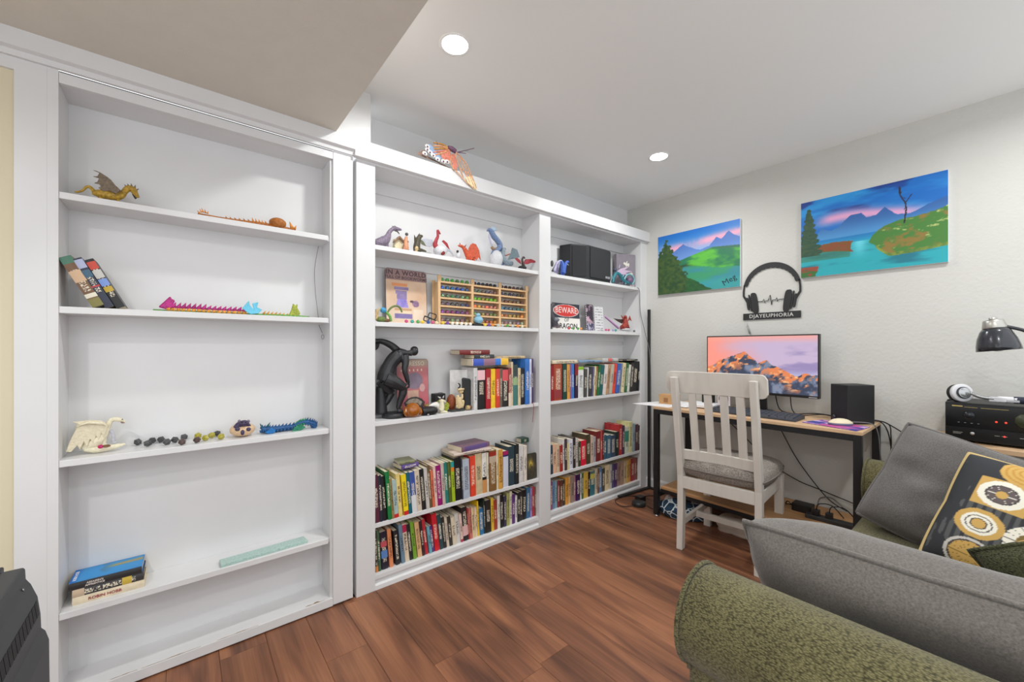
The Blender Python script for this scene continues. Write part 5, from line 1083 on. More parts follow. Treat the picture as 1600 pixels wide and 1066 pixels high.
{'n':'articulated_dragon','l':'blue and green spiky jointed toy dragon at the right of the bookcase door shelf','c':'figurine','g':'fantasy figurines on the shelves','p':[('t','body','deep_blue',[(0.259,0.075,0.843),(0.283,0.075,0.8408),(0.312,0.075,0.8398),(0.35,0.075,0.84),(0.388,0.075,0.841),(0.409,0.075,0.853),(0.436,0.075,0.856),(0.463,0.075,0.847),(0.477,0.075,0.8346),(0.457,0.075,0.8316)],[0.0139,0.014,0.013,0.0126,0.0122,0.0111,0.0106,0.0095,0.0078,0.0048],1.0),('t','back_spike','deep_blue',[(0.259,0.075,0.849),(0.266,0.075,0.865)],[0.0072,0.0005],1.0),('t','side_spike','deep_blue',[(0.256,0.055,0.844),(0.252,0.055,0.834)],[0.0066,0.0005],1.0),('t','back_spike','deep_blue',[(0.268,0.075,0.848),(0.275,0.075,0.864)],[0.0072,0.0005],1.0),('t','side_spike','deep_blue',[(0.265,0.055,0.843),(0.261,0.055,0.833)],[0.0066,0.0005],1.0),('t','back_spike','deep_blue',[(0.277,0.075,0.847),(0.284,0.075,0.863)],[0.0073,0.0005],1.0),('t','side_spike','deep_blue',[(0.274,0.055,0.842),(0.27,0.055,0.831)],[0.0066,0.0005],1.0),('t','back_spike','deep_blue',[(0.287,0.075,0.846),(0.294,0.075,0.862)],[0.0073,0.0005],1.0),('t','side_spike','deep_blue',[(0.284,0.055,0.841),(0.279,0.055,0.83)],[0.0067,0.0005],1.0),('t','back_spike','deep_blue',[(0.298,0.075,0.845),(0.305,0.075,0.861)],[0.0073,0.0005],1.0),('t','side_spike','deep_blue',[(0.295,0.055,0.841),(0.29,0.055,0.83)],[0.0067,0.0005],1.0),('t','back_spike','deep_blue',[(0.309,0.075,0.845),(0.317,0.075,0.861)],[0.0073,0.0005],1.0),('t','side_spike','deep_blue',[(0.306,0.055,0.84),(0.301,0.055,0.83)],[0.0067,0.0005],1.0),('t','back_spike','deep_blue',[(0.323,0.075,0.845),(0.33,0.075,0.861)],[0.0074,0.0005],1.0),('t','side_spike','deep_blue',[(0.32,0.055,0.84),(0.315,0.055,0.83)],[0.0067,0.0005],1.0),('t','back_spike','deep_blue',[(0.337,0.075,0.846),(0.345,0.075,0.862)],[0.0074,0.0005],1.0),('t','side_spike','deep_blue',[(0.334,0.055,0.841),(0.329,0.055,0.83)],[0.0068,0.0005],1.0),('t','back_spike','deep_blue',[(0.351,0.075,0.846),(0.359,0.075,0.862)],[0.0075,0.0005],1.0),('t','side_spike','deep_blue',[(0.348,0.055,0.841),(0.343,0.055,0.83)],[0.0068,0.0005],1.0),('t','back_spike','deep_blue',[(0.366,0.075,0.846),(0.374,0.075,0.863)],[0.0075,0.0005],1.0),('t','side_spike','deep_blue',[(0.362,0.055,0.841),(0.357,0.055,0.831)],[0.0068,0.0005],1.0),('t','back_spike','deep_blue',[(0.381,0.075,0.847),(0.388,0.075,0.863)],[0.0075,0.0005],1.0),('t','side_spike','deep_blue',[(0.377,0.055,0.842),(0.372,0.055,0.831)],[0.0069,0.0005],1.0),('t','back_spike','sea_green',[(0.392,0.075,0.849),(0.4,0.075,0.866)],[0.0076,0.0005],1.0),('t','side_spike','sea_green',[(0.388,0.055,0.844),(0.383,0.055,0.833)],[0.0069,0.0005],1.0),('t','back_spike','sea_green',[(0.4,0.075,0.854),(0.408,0.075,0.871)],[0.0076,0.0005],1.0),('t','side_spike','sea_green',[(0.396,0.055,0.849),(0.391,0.055,0.838)],[0.0069,0.0005],1.0),('t','back_spike','sea_green',[(0.408,0.075,0.859),(0.416,0.075,0.875)],[0.0076,0.0005],1.0),('t','side_spike','sea_green',[(0.404,0.055,0.853),(0.399,0.055,0.842)],[0.0069,0.0005],1.0),('t','back_spike','sea_green',[(0.418,0.075,0.86),(0.426,0.075,0.877)],[0.0076,0.0005],1.0),('t','side_spike','sea_green',[(0.414,0.055,0.855),(0.409,0.055,0.844)],[0.007,0.0005],1.0),('t','back_spike','sea_green',[(0.428,0.075,0.861),(0.436,0.075,0.878)],[0.0077,0.0005],1.0),('t','side_spike','sea_green',[(0.424,0.055,0.856),(0.419,0.055,0.845)],[0.007,0.0005],1.0),('t','back_spike','deep_blue',[(0.438,0.075,0.861),(0.446,0.075,0.878)],[0.0077,0.0005],1.0),('t','side_spike','deep_blue',[(0.434,0.055,0.856),(0.429,0.055,0.845)],[0.007,0.0005],1.0),('t','back_spike','deep_blue',[(0.449,0.075,0.858),(0.457,0.075,0.875)],[0.0077,0.0005],1.0),('t','side_spike','deep_blue',[(0.444,0.055,0.852),(0.439,0.055,0.841)],[0.007,0.0005],1.0),('t','back_spike','deep_blue',[(0.459,0.075,0.854),(0.467,0.075,0.871)],[0.0077,0.0005],1.0),('t','side_spike','deep_blue',[(0.454,0.055,0.849),(0.449,0.055,0.838)],[0.0071,0.0005],1.0),('t','back_spike','deep_blue',[(0.466,0.075,0.85),(0.474,0.075,0.867)],[0.0078,0.0005],1.0),('t','side_spike','deep_blue',[(0.461,0.055,0.844),(0.456,0.055,0.833)],[0.0071,0.0005],1.0),('t','back_spike','deep_blue',[(0.471,0.075,0.844),(0.48,0.075,0.861)],[0.0078,0.0005],1.0),('t','side_spike','deep_blue',[(0.467,0.055,0.839),(0.461,0.055,0.828)],[0.0071,0.0005],1.0),('t','back_spike','deep_blue',[(0.477,0.075,0.839),(0.485,0.075,0.856)],[0.0078,0.0005],1.0),('t','side_spike','deep_blue',[(0.472,0.055,0.834),(0.466,0.055,0.8268)],[0.0071,0.0005],1.0),('t','ear','deep_teal',[(0.266,0.075,0.848),(0.254,0.075,0.872)],[0.0072,0.0005],1.0),('t','ear','deep_teal',[(0.278,0.075,0.849),(0.293,0.075,0.873)],[0.0073,0.0005],1.0),('w','wing','ocean_blue',[(0.269,0.836),(0.293,0.852),(0.31,0.842),(0.308,0.831),(0.293,0.8268),(0.279,0.829)],0.045,0.005,0.1),('w','wing','sea_green',[(0.37,0.8268),(0.382,0.844),(0.413,0.851),(0.429,0.838),(0.408,0.8268),(0.387,0.8268)],0.045,0.005,0.1)]},
{'n':DF,'l':'grey-violet long-necked dragon figurine at the left end of the top shelf','c':'figurine','g':'fantasy figurines on the shelves','p':[('t','body','grey_violet',[(0.76,0.09,1.742),(0.79,0.09,1.75),(0.814,0.09,1.761),(0.831,0.09,1.784),(0.838,0.09,1.806),(0.852,0.09,1.825),(0.87,0.09,1.835),(0.888,0.09,1.835),(0.906,0.09,1.835)],[0.0132,0.0233,0.0268,0.0168,0.0115,0.0102,0.0109,0.0089,0.0048],1.0),('t','horn','grey_dark',[(0.87,0.09,1.842),(0.852,0.09,1.844)],[0.0048,0.0005],1.0),('t','jaw','grey_dark',[(0.87,0.09,1.825),(0.884,0.09,1.821),(0.895,0.09,1.809)],[0.0055,0.0041,0.0021],1.0),('t','horn','grey_dark',[(0.881,0.09,1.841),(0.866,0.09,1.85)],[0.0041,0.0005],1.0),('t','leg','grey_violet',[(0.79,0.09,1.744),(0.79,0.09,1.7225)],[0.0133,0.0116],1.0),('t','leg','grey_violet',[(0.821,0.09,1.749),(0.824,0.09,1.723)],[0.0134,0.0118],1.0)]},
{'n':'toy_house','l':'small cream toy cottage with brown roof on the top shelf','c':'figurine','g':'fantasy figurines on the shelves','p':[('x','walls','house_cream',(0.878,0.922,0.11,0.14,1.721,1.787),0.001),('w','roof','house_roof',[(0.868,1.767),(0.9,1.804),(0.933,1.775),(0.926,1.77),(0.9,1.79),(0.875,1.765)],0.11,0.034,0.0)]},
{'n':'gnome_figurine','l':'small orange robed figure with grey head beside the toy cottage','c':'figurine','g':'fantasy figurines on the shelves','p':[('t','robe','orange_skin',[(0.927,0.08,1.7282),(0.927,0.08,1.75),(0.927,0.08,1.778),(0.93,0.08,1.799)],[0.0173,0.0138,0.0104,0.0069],1.0),('b','head','grey_dark',(0.932,0.08,1.813),(0.009,0.009,0.009)),('t','staff','brown',[(0.909,0.08,1.72),(0.919,0.08,1.77),(0.927,0.08,1.792)],[0.0034,0.0034,0.0035],1.0),('t','arm','rust',[(0.919,0.08,1.766),(0.941,0.08,1.774)],[0.0055,0.0049],1.0)]},
{'n':DF,'l':'dark green standing dragon figurine with one drooping wing on the top shelf','c':'figurine','g':'fantasy figurines on the shelves','p':[('t','body','dark_olive',[(0.999,0.09,1.7321),(0.995,0.09,1.756),(1.003,0.09,1.793),(1.014,0.09,1.816),(1.03,0.09,1.822)],[0.0212,0.0194,0.0159,0.0121,0.0057],1.0),('t','ear','dark_olive',[(1.007,0.09,1.822),(1.014,0.09,1.836)],[0.0053,0.0005],1.0),('w','wing','dark_olive',[(0.985,1.825),(0.996,1.808),(1.0,1.78),(0.985,1.785)],0.1,0.004,0.0),('w','wing','olive',[(1.013,1.8),(1.033,1.789),(1.048,1.766),(1.029,1.77),(1.017,1.775)],0.08,0.004,0.0),('t','tail','dark_olive',[(0.999,0.09,1.736),(1.022,0.09,1.743),(1.053,0.09,1.74)],[0.0141,0.0093,0.0036],1.0),('b','belly','tan',(0.989,0.078,1.742),(0.0105,0.0105,0.0176))]},
{'n':DF,'l':'red dragon with silver-grey wing standing on a white rock on the top shelf','c':'figurine','g':'fantasy figurines on the shelves','p':[('b','rock','pale_grey',(1.148,0.1,1.76),(0.0407,0.0407,0.0333)),('t','body','red',[(1.165,0.1,1.748),(1.148,0.1,1.768),(1.115,0.1,1.784),(1.119,0.1,1.811),(1.131,0.1,1.839),(1.131,0.1,1.861),(1.131,0.1,1.875),(1.148,0.1,1.856)],[0.0149,0.017,0.0147,0.0103,0.0081,0.0074,0.0066,0.0037],1.0),('w','wing','silver_grey',[(1.041,1.813),(1.069,1.821),(1.109,1.821),(1.117,1.789),(1.093,1.777),(1.061,1.78)],0.12,0.004,0.0),('w','wing','red',[(1.151,1.814),(1.163,1.823),(1.188,1.809),(1.205,1.774),(1.188,1.783),(1.171,1.799)],0.09,0.004,0.0),('t','tail','silver_grey',[(1.173,0.1,1.756),(1.198,0.1,1.772),(1.22,0.1,1.764),(1.237,0.1,1.743)],[0.0074,0.0075,0.006,0.0038],1.0),('b','haunch','dark_red',(1.149,0.08,1.749),(0.0184,0.0184,0.0184))]},
{'n':'penguin_figurine','l':'tiny white and black figurine between the red dragons on the top shelf','c':'figurine','g':'fantasy figurines on the shelves','p':[('b','body','pale_grey',(1.256,0.08,1.75),(0.0151,0.0151,0.0227)),('b','head','dark',(1.245,0.07,1.766),(0.0075,0.0075,0.0075))]},
{'n':DF,'l':'orange-red dragon figurine with arched wing on the top shelf','c':'figurine','g':'fantasy figurines on the shelves','p':[('t','body','orange_red',[(1.256,0.08,1.803),(1.274,0.08,1.804),(1.291,0.08,1.797),(1.309,0.08,1.777),(1.328,0.08,1.753),(1.346,0.08,1.732)],[0.0045,0.0084,0.0099,0.0153,0.0212,0.0194],1.0),('t','horn','dark_red',[(1.3,0.08,1.803),(1.314,0.08,1.82)],[0.0046,0.0005],1.0),('t','horn','dark_red',[(1.269,0.08,1.813),(1.265,0.08,1.823)],[0.0038,0.0005],1.0),('w','wing','orange_red',[(1.315,1.791),(1.334,1.821),(1.352,1.83),(1.375,1.828),(1.399,1.796),(1.413,1.736),(1.394,1.753),(1.38,1.731),(1.361,1.752),(1.343,1.738),(1.324,1.766)],0.068,0.004,0.1),('w','wing','dark_red',[(1.361,1.818),(1.375,1.844),(1.404,1.841),(1.394,1.815)],0.11,0.004,0.0),('t','leg','orange_red',[(1.323,0.08,1.752),(1.319,0.08,1.721)],[0.0115,0.0092],1.0),('t','leg','orange_red',[(1.365,0.08,1.75),(1.365,0.08,1.7202)],[0.0117,0.0093],1.0)]},
{'n':'dragon_statue','l':'tall blue and silver dragon statue wound round a rock on the top shelf','c':'figurine','g':'fantasy figurines on the shelves','p':[('b','rock','pale_grey',(1.55,0.1,1.7683),(0.0451,0.0451,0.0574)),('t','body','slate_blue',[(1.607,0.1,1.743),(1.565,0.1,1.754),(1.524,0.1,1.777),(1.534,0.1,1.807),(1.57,0.1,1.833),(1.581,0.1,1.863),(1.56,0.1,1.889),(1.534,0.1,1.909),(1.514,0.1,1.934),(1.494,0.1,1.946),(1.479,0.1,1.935)],[0.0125,0.0148,0.0139,0.0163,0.0181,0.0182,0.0181,0.0188,0.0163,0.0105,0.004],1.0),('t','crest','ice_blue',[(1.524,0.1,1.944),(1.514,0.1,1.978)],[0.0073,0.0005],1.0),('t','crest','ice_blue',[(1.524,0.1,1.944),(1.534,0.1,1.982)],[0.0073,0.0005],1.0),('t','crest','ice_blue',[(1.524,0.1,1.944),(1.555,0.1,1.978)],[0.0073,0.0005],1.0),('t','crest','ice_blue',[(1.524,0.1,1.944),(1.565,0.1,1.964)],[0.0073,0.0005],1.0),('t','wing_fold','slate_dark',[(1.545,0.1,1.902),(1.57,0.1,1.878),(1.591,0.1,1.836),(1.607,0.1,1.788)],[0.0049,0.0066,0.0058,0.0042],1.0),('t','mane','ice_blue',[(1.514,0.1,1.93),(1.545,0.1,1.902),(1.57,0.1,1.874)],[0.0081,0.009,0.0082],1.0),('t','coil','slate_dark',[(1.529,0.1,1.757),(1.545,0.1,1.779),(1.57,0.1,1.771),(1.565,0.1,1.749),(1.539,0.1,1.746)],[0.0057,0.0057,0.0058,0.0058,0.0049],1.0),('t','claw','bronze',[(1.514,0.1,1.84),(1.534,0.1,1.827),(1.56,0.1,1.839)],[0.0098,0.0106,0.0082],1.0),('w','wing','pale_lilac',[(1.494,1.926),(1.514,1.873),(1.524,1.842),(1.504,1.863),(1.489,1.901)],0.1,0.005,0.0)]},
{'n':DF,'l':'blue-grey dragon figurine with one upright pointed wing on the top shelf','c':'figurine','g':'fantasy figurines on the shelves','p':[('t','body','steel_grey',[(1.666,0.08,1.751),(1.623,0.08,1.754),(1.591,0.08,1.774),(1.591,0.08,1.807),(1.596,0.08,1.833),(1.612,0.08,1.839)],[0.0147,0.0207,0.0181,0.014,0.0124,0.005],1.0),('w','wing','steel_wing',[(1.628,1.771),(1.655,1.817),(1.666,1.856),(1.709,1.85),(1.731,1.803),(1.698,1.789),(1.666,1.781)],0.08,0.004,0.0),('t','arm','rust',[(1.602,0.08,1.792),(1.633,0.08,1.805),(1.649,0.08,1.812)],[0.0041,0.0042,0.0033],1.0)]},
{'n':DF,'l':'small dark dragon with spread red wings at the right end of the top shelf','c':'figurine','g':'fantasy figurines on the shelves','p':[('b','rock','dark',(1.728,0.05,1.7257),(0.0295,0.0295,0.0148)),('t','body','dark_brown',[(1.745,0.05,1.723),(1.734,0.05,1.751),(1.728,0.05,1.78),(1.739,0.05,1.798),(1.751,0.05,1.792)],[0.0085,0.0084,0.0067,0.0063,0.0042],1.0),('w','wing','crimson',[(1.652,1.776),(1.684,1.786),(1.717,1.774),(1.728,1.75),(1.706,1.756),(1.684,1.761)],0.05,0.003,0.3),('w','wing','crimson',[(1.739,1.756),(1.762,1.789),(1.807,1.795),(1.854,1.78),(1.825,1.772),(1.802,1.769),(1.779,1.757)],0.05,0.003,-0.2),('t','leg','dark_brown',[(1.739,0.05,1.756),(1.756,0.05,1.729)],[0.0059,0.0051],1.0)]},
{'n':DF,'l':'grey and lilac dragon figurine beside the divider on the right bay top shelf','c':'figurine','g':'fantasy figurines on the shelves','p':[('b','head','grey_dark',(2.013,0.06,1.794),(0.0117,0.0117,0.0226)),('t','body','pale_lilac',[(2.029,0.06,1.742),(2.048,0.06,1.776),(2.068,0.06,1.806),(2.101,0.06,1.828)],[0.0136,0.0137,0.011,0.0064],1.0),('t','tail','grey_dark',[(2.017,0.06,1.74),(2.036,0.06,1.77)],[0.0072,0.0064],1.0),('w','wing','pale_lilac',[(2.059,1.811),(2.111,1.832),(2.098,1.788),(2.078,1.731),(2.046,1.736)],0.07,0.004,0.0)]},
{'n':DF,'l':'bright blue two-headed dragon figurine in front of the large black speaker','c':'figurine','g':'fantasy figurines on the shelves','p':[('t','body','royal_blue',[(2.09,0.025,1.7314),(2.09,0.025,1.744),(2.084,0.025,1.788),(2.071,0.025,1.814)],[0.0205,0.02,0.0155,0.0091],1.0),('t','neck','royal_blue',[(2.097,0.025,1.745),(2.11,0.025,1.792),(2.13,0.025,1.817),(2.15,0.025,1.815)],[0.0155,0.0119,0.0092,0.0046],1.0),('w','wing','royal_blue',[(2.075,1.78),(2.088,1.827),(2.107,1.802),(2.114,1.721),(2.075,1.716)],0.035,0.004,0.0),('t','wing_tip','ice_blue',[(2.123,0.025,1.803),(2.15,0.025,1.792)],[0.0055,0.0005],1.0),('t','wing_tip','ice_blue',[(2.077,0.025,1.815),(2.058,0.025,1.821)],[0.0054,0.0005],1.0)]},
{'n':DF,'l':'teal and lilac curled dragon figurine with crystal wings right of the speaker','c':'figurine','g':'fantasy figurines on the shelves','p':[('t','body','teal',[(2.678,0.04,1.724),(2.694,0.04,1.767),(2.728,0.04,1.807),(2.78,0.04,1.797),(2.815,0.04,1.764),(2.868,0.04,1.748),(2.932,0.04,1.744)],[0.0103,0.0135,0.0125,0.0137,0.0138,0.0128,0.0087],1.0),('t','coil','teal_light',[(2.859,0.04,1.731),(2.841,0.04,1.772),(2.886,0.04,1.815),(2.95,0.04,1.811),(2.978,0.04,1.776),(2.95,0.04,1.735)],[0.0064,0.0069,0.007,0.0071,0.0066,0.0054],1.0),('b','orb','dusty_purple',(2.913,0.04,1.769),(0.027,0.027,0.0248)),('w','wing','crystal_pink',[(2.75,1.827),(2.802,1.854),(2.928,1.891),(2.855,1.85),(2.965,1.852),(2.864,1.824),(2.946,1.817),(2.785,1.804)],0.05,0.004,0.0),('b','head','slate_dark',(2.711,0.04,1.831),(0.0156,0.0156,0.0125)),('t','horn','pale_lilac',[(2.762,0.04,1.848),(2.78,0.04,1.887)],[0.0063,0.0005],1.0),('t','horn','teal_light',[(2.678,0.04,1.754),(2.661,0.04,1.794)],[0.0072,0.0005],1.0),('t','horn','teal_light',[(2.806,0.04,1.779),(2.841,0.04,1.815)],[0.0074,0.0005],1.0),('b','eye_orb','dark',(2.769,0.02,1.741),(0.0073,0.0073,0.0073))]},
{'n':'terrarium_ornament','l':'little garden ornament with green tendrils,blue bird and tree stump','c':'figurine','g':'fantasy figurines on the shelves','p':[('t','stump','tan',[(0.755,0.05,1.3421),(0.755,0.05,1.367),(0.761,0.05,1.393)],[0.013,0.011,0.0097],1.0),('b','bird','bright_blue',(0.791,0.05,1.392),(0.0164,0.0164,0.0148)),('t','tendril','moss_green',[(0.812,0.05,1.38),(0.832,0.05,1.407),(0.86,0.05,1.419),(0.881,0.05,1.41),(0.892,0.05,1.387)],[0.0046,0.0053,0.0054,0.0054,0.0041],1.0),('t','tendril','lime_green',[(0.805,0.05,1.383),(0.825,0.05,1.364),(0.832,0.05,1.3357)],[0.0066,0.0066,0.0066],1.0),('b','moss','moss_green',(0.778,0.05,1.345),(0.0261,0.0261,0.0147)),('b','soil','brown',(0.805,0.05,1.34),(0.023,0.023,0.0099)),('t','beak','yellow',[(0.778,0.05,1.394),(0.761,0.05,1.4)],[0.0039,0.0005],1.0)]},
{'n':'spectacle_frames','l':'black toy spectacles lying in front of the wooden dice rack','c':'glasses','g':None,'p':[('t','lens_rim','dark',[(1.063,0.07,1.395),(1.103,0.07,1.386),(1.095,0.07,1.36),(1.055,0.07,1.369),(1.063,0.07,1.395)],[0.0029,0.0029,0.0029,0.0029,0.0029],1.0),('t','lens_rim','dark',[(1.035,0.07,1.376),(1.059,0.07,1.366),(1.051,0.07,1.348),(1.027,0.07,1.354),(1.035,0.07,1.376)],[0.0028,0.0029,0.0029,0.0028,0.0028],1.0),('t','temple_arm','dark',[(1.031,0.07,1.375),(1.067,0.07,1.366),(1.119,0.07,1.347)],[0.0032,0.0032,0.0033],1.0)]},
{'n':'blue_jar','l':'pale blue gourd-shaped bottle on a dark stand in front of the dice rack','c':'bottle','g':None,'p':[('x','stand','dark',(1.345,1.415,0.05,0.08,1.3291,1.346),0.001),('b','jar','jar_blue',(1.39,0.065,1.369),(0.0292,0.0292,0.0234)),('b','neck','jar_blue',(1.387,0.065,1.399),(0.0156,0.0156,0.0117))]},
{'die':3,'c':[0.91,0.035,1.3396],'col':'bead_pink','n':0,'g':'coloured dice in front of the wooden rack'},
{'die':3,'c':[0.943,0.035,1.3396],'col':'bead_teal','n':1,'g':'coloured dice in front of the wooden rack'},
{'die':3,'c':[0.976,0.035,1.3396],'col':'bead_green','n':2,'g':'coloured dice in front of the wooden rack'},
{'die':3,'c':[1.002,0.035,1.3396],'col':'bead_yellow','n':3,'g':'coloured dice in front of the wooden rack'},
{'die':3,'c':[1.037,0.035,1.3396],'col':'bead_blue','n':4,'g':'coloured dice in front of the wooden rack'},
{'die':3,'c':[1.064,0.035,1.3396],'col':'bead_pink','n':5,'g':'coloured dice in front of the wooden rack'},
{'die':3,'c':[1.088,0.035,1.3396],'col':'bead_cream','n':6,'g':'coloured dice in front of the wooden rack'},
{'die':3,'c':[1.128,0.035,1.3396],'col':'bead_yellow','n':7,'g':'coloured dice in front of the wooden rack'},
{'die':3,'c':[1.157,0.035,1.3396],'col':'bead_purple','n':8,'g':'coloured dice in front of the wooden rack'},
{'die':3,'c':[1.19,0.035,1.3396],'col':'bead_white','n':9,'g':'coloured dice in front of the wooden rack'},
{'die':3,'c':[1.22,0.035,1.3396],'col':'bead_white','n':10,'g':'coloured dice in front of the wooden rack'},
{'die':3,'c':[1.25,0.035,1.3396],'col':'bead_white','n':11,'g':'coloured dice in front of the wooden rack'},
{'die':3,'c':[1.281,0.035,1.3396],'col':'bead_white','n':12,'g':'coloured dice in front of the wooden rack'},
{'die':3,'c':[1.312,0.035,1.3396],'col':'bead_white','n':13,'g':'coloured dice in front of the wooden rack'},
{'die':3,'c':[1.418,0.035,1.3396],'col':'bead_yellow','n':14,'g':'coloured dice in front of the wooden rack'},
{'die':3,'c':[1.447,0.035,1.3396],'col':'bead_purple','n':15,'g':'coloured dice in front of the wooden rack'},
{'die':3,'c':[1.476,0.035,1.3396],'col':'bead_orange','n':16,'g':'coloured dice in front of the wooden rack'},
{'die':3,'c':[1.516,0.035,1.3396],'col':'bead_clear','n':17,'g':'coloured dice in front of the wooden rack'},
{'die':3,'c':[1.551,0.035,1.3396],'col':'bead_clear','n':18,'g':'coloured dice in front of the wooden rack'},
{'die':3,'c':[1.592,0.035,1.3396],'col':'bead_green','n':19,'g':'coloured dice in front of the wooden rack'},
{'die':3,'c':[1.634,0.035,1.3396],'col':'bead_clear','n':20,'g':'coloured dice in front of the wooden rack'},
{'die':3,'c':[1.677,0.035,1.3396],'col':'bead_orange','n':21,'g':'coloured dice in front of the wooden rack'},
{'die':3,'c':[1.715,0.035,1.3396],'col':'bead_cream','n':22,'g':'coloured dice in front of the wooden rack'},
{'n':'glass_pumpkin','l':'amber faceted glass pumpkin ornament in front of the red sign','c':'ornament','g':None,'p':[('b','bowl','amber',(0.939,0.02,0.8708),(0.0407,0.0407,0.039)),('t','stem','amber',[(0.939,0.02,0.897),(0.946,0.02,0.909)],[0.0085,0.0005],1.0),('t','rib','amber',[(0.903,0.02,0.885),(0.9,0.02,0.863),(0.903,0.02,0.844)],[0.0087,0.0147,0.008],1.0),('t','rib','amber',[(0.917,0.02,0.887),(0.915,0.02,0.862),(0.917,0.02,0.84)],[0.0088,0.0148,0.0081],1.0),('t','rib','amber',[(0.932,0.02,0.889),(0.931,0.02,0.86),(0.932,0.02,0.8399)],[0.0088,0.0149,0.0081],1.0),('t','rib','amber',[(0.946,0.02,0.887),(0.947,0.02,0.858),(0.946,0.02,0.84)],[0.0088,0.0149,0.0082],1.0),('t','rib','amber',[(0.961,0.02,0.883),(0.963,0.02,0.857),(0.961,0.02,0.84)],[0.0089,0.015,0.0082],1.0),('t','rib','amber',[(0.976,0.02,0.878),(0.98,0.02,0.855),(0.976,0.02,0.84)],[0.0089,0.0151,0.0082],1.0)]},
{'n':'trinket_box','l':'low oval black box with small silver clasp on the third shelf','c':'box','g':None,'p':[('t','body','dark',[(0.997,0.04,0.8526),(1.02,0.04,0.8545),(1.059,0.04,0.8548),(1.082,0.04,0.851)],[0.0208,0.0227,0.023,0.0192],1.6),('b','clasp','silver',(1.024,0.01,0.838),(0.0062,0.0062,0.0035)),('t','lid','teal_dark',[(1.001,0.04,0.864),(1.035,0.04,0.861),(1.082,0.04,0.862)],[0.007,0.0084,0.0071],4.0)]},
{'n':'painted_fan','l':'small dark painted fan standing behind the glass pumpkin','c':'ornament','g':None,'p':[('w','leaf','fan_dark',[(0.914,0.903),(0.932,0.922),(0.958,0.932),(0.988,0.932),(1.018,0.919),(1.038,0.899),(1.026,0.869),(1.011,0.859),(0.995,0.882),(0.969,0.891),(0.943,0.883),(0.932,0.867)],0.075,0.004,0.0),('w','painting','fan_art',[(0.924,0.902),(0.942,0.918),(0.964,0.923),(0.991,0.921),(1.021,0.901),(1.01,0.881),(0.991,0.897),(0.964,0.902),(0.938,0.894)],0.073,0.001,0.0),('b','flower','leaf_gold',(0.888,0.075,0.881),(0.017,0.017,0.0102)),('b','flower','leaf_gold',(1.05,0.075,0.877),(0.0178,0.0178,0.0107))]},
{'n':'black_candle','l':'small black square candle holder by the white skull','c':'candle','g':None,'p':[('x','holder','dark',(1.126,1.193,0.12,0.17,0.88,0.931),0.001),('b','wick_dish','grey_dark',(1.173,0.145,0.93),(0.0189,0.0189,0.0057))]},
{'n':DF,'l':'white and green baby dragon figurine in front of the black candle','c':'figurine','g':'fantasy figurines on the shelves','p':[('t','body','ivory',[(1.114,0.04,0.8462),(1.123,0.04,0.86),(1.123,0.04,0.889),(1.118,0.04,0.907)],[0.0144,0.0158,0.013,0.0115],1.0),('t','snout','ivory',[(1.118,0.04,0.903),(1.139,0.04,0.898),(1.147,0.04,0.89)],[0.0108,0.0072,0.0036],1.0),('t','crest','pale_grey',[(1.114,0.04,0.918),(1.098,0.04,0.927)],[0.0057,0.0005],1.0),('t','crest','pale_grey',[(1.131,0.04,0.917),(1.139,0.04,0.931)],[0.0058,0.0005],1.0),('w','wing','yellow_green',[(1.142,0.863),(1.167,0.89),(1.188,0.873),(1.175,0.845),(1.159,0.8318)],0.06,0.006,0.0),('w','wing','yellow_green',[(1.105,0.895),(1.121,0.908),(1.126,0.879)],0.06,0.005,0.0),('t','tail','ivory',[(1.114,0.04,0.8426),(1.139,0.04,0.839),(1.159,0.04,0.8354)],[0.0108,0.0072,0.0036],1.0)]},
{'n':'white_skull','l':'smooth white bird-skull ornament lying on the third shelf','c':'ornament','g':None,'p':[('t','skull','skull_white',[(1.05,0.06,0.872),(1.073,0.06,0.877),(1.101,0.06,0.878),(1.121,0.06,0.861)],[0.0036,0.0121,0.018,0.0196],1.0)]},
{'n':'conch_shell','l':'glossy brown shell ornament beside the cream figurine','c':'ornament','g':None,'p':[('b','shell','shell_brown',(1.202,0.07,0.886),(0.026,0.026,0.0446)),('t','ridge','shell_light',[(1.215,0.07,0.926),(1.228,0.07,0.891),(1.228,0.07,0.85)],[0.0037,0.0067,0.0052],1.0),('t','lip','shell_brown',[(1.194,0.07,0.85),(1.215,0.07,0.843),(1.232,0.07,0.8393)],[0.0111,0.0112,0.0075],1.0)]},
{'n':'seated_figurine','l':'cream seated thinking figure carved on a dark plinth on the third shelf','c':'figurine','g':'fantasy figurines on the shelves','p':[('x','plinth','stone_dark',(1.183,1.269,0.03,0.075,0.8318,0.843),0.001),('t','body','carved_cream',[(1.238,0.03,0.854),(1.23,0.03,0.884),(1.23,0.03,0.914)],[0.0185,0.0199,0.0185],1.0),('b','head','carved_cream',(1.255,0.05,0.947),(0.0165,0.0165,0.0165)),('t','ear','carved_cream',[(1.221,0.03,0.959),(1.264,0.03,0.959)],[0.0059,0.006],1.0),('t','arm','carved_cream',[(1.221,0.03,0.925),(1.23,0.03,0.899),(1.251,0.03,0.908),(1.251,0.03,0.931)],[0.0081,0.0074,0.0067,0.0059],1.0),('t','leg','carved_cream',[(1.225,0.03,0.877),(1.256,0.03,0.889),(1.251,0.03,0.853)],[0.0096,0.0097,0.0082],1.0),('t','leg','carved_cream',[(1.217,0.03,0.874),(1.225,0.03,0.888),(1.217,0.03,0.856)],[0.0096,0.0089,0.0081],1.0),('t','tail_hook','dark',[(1.225,0.03,0.966),(1.236,0.03,0.976),(1.234,0.03,0.987),(1.225,0.03,0.995)],[0.0037,0.0044,0.0041,0.0026],1.0)]},
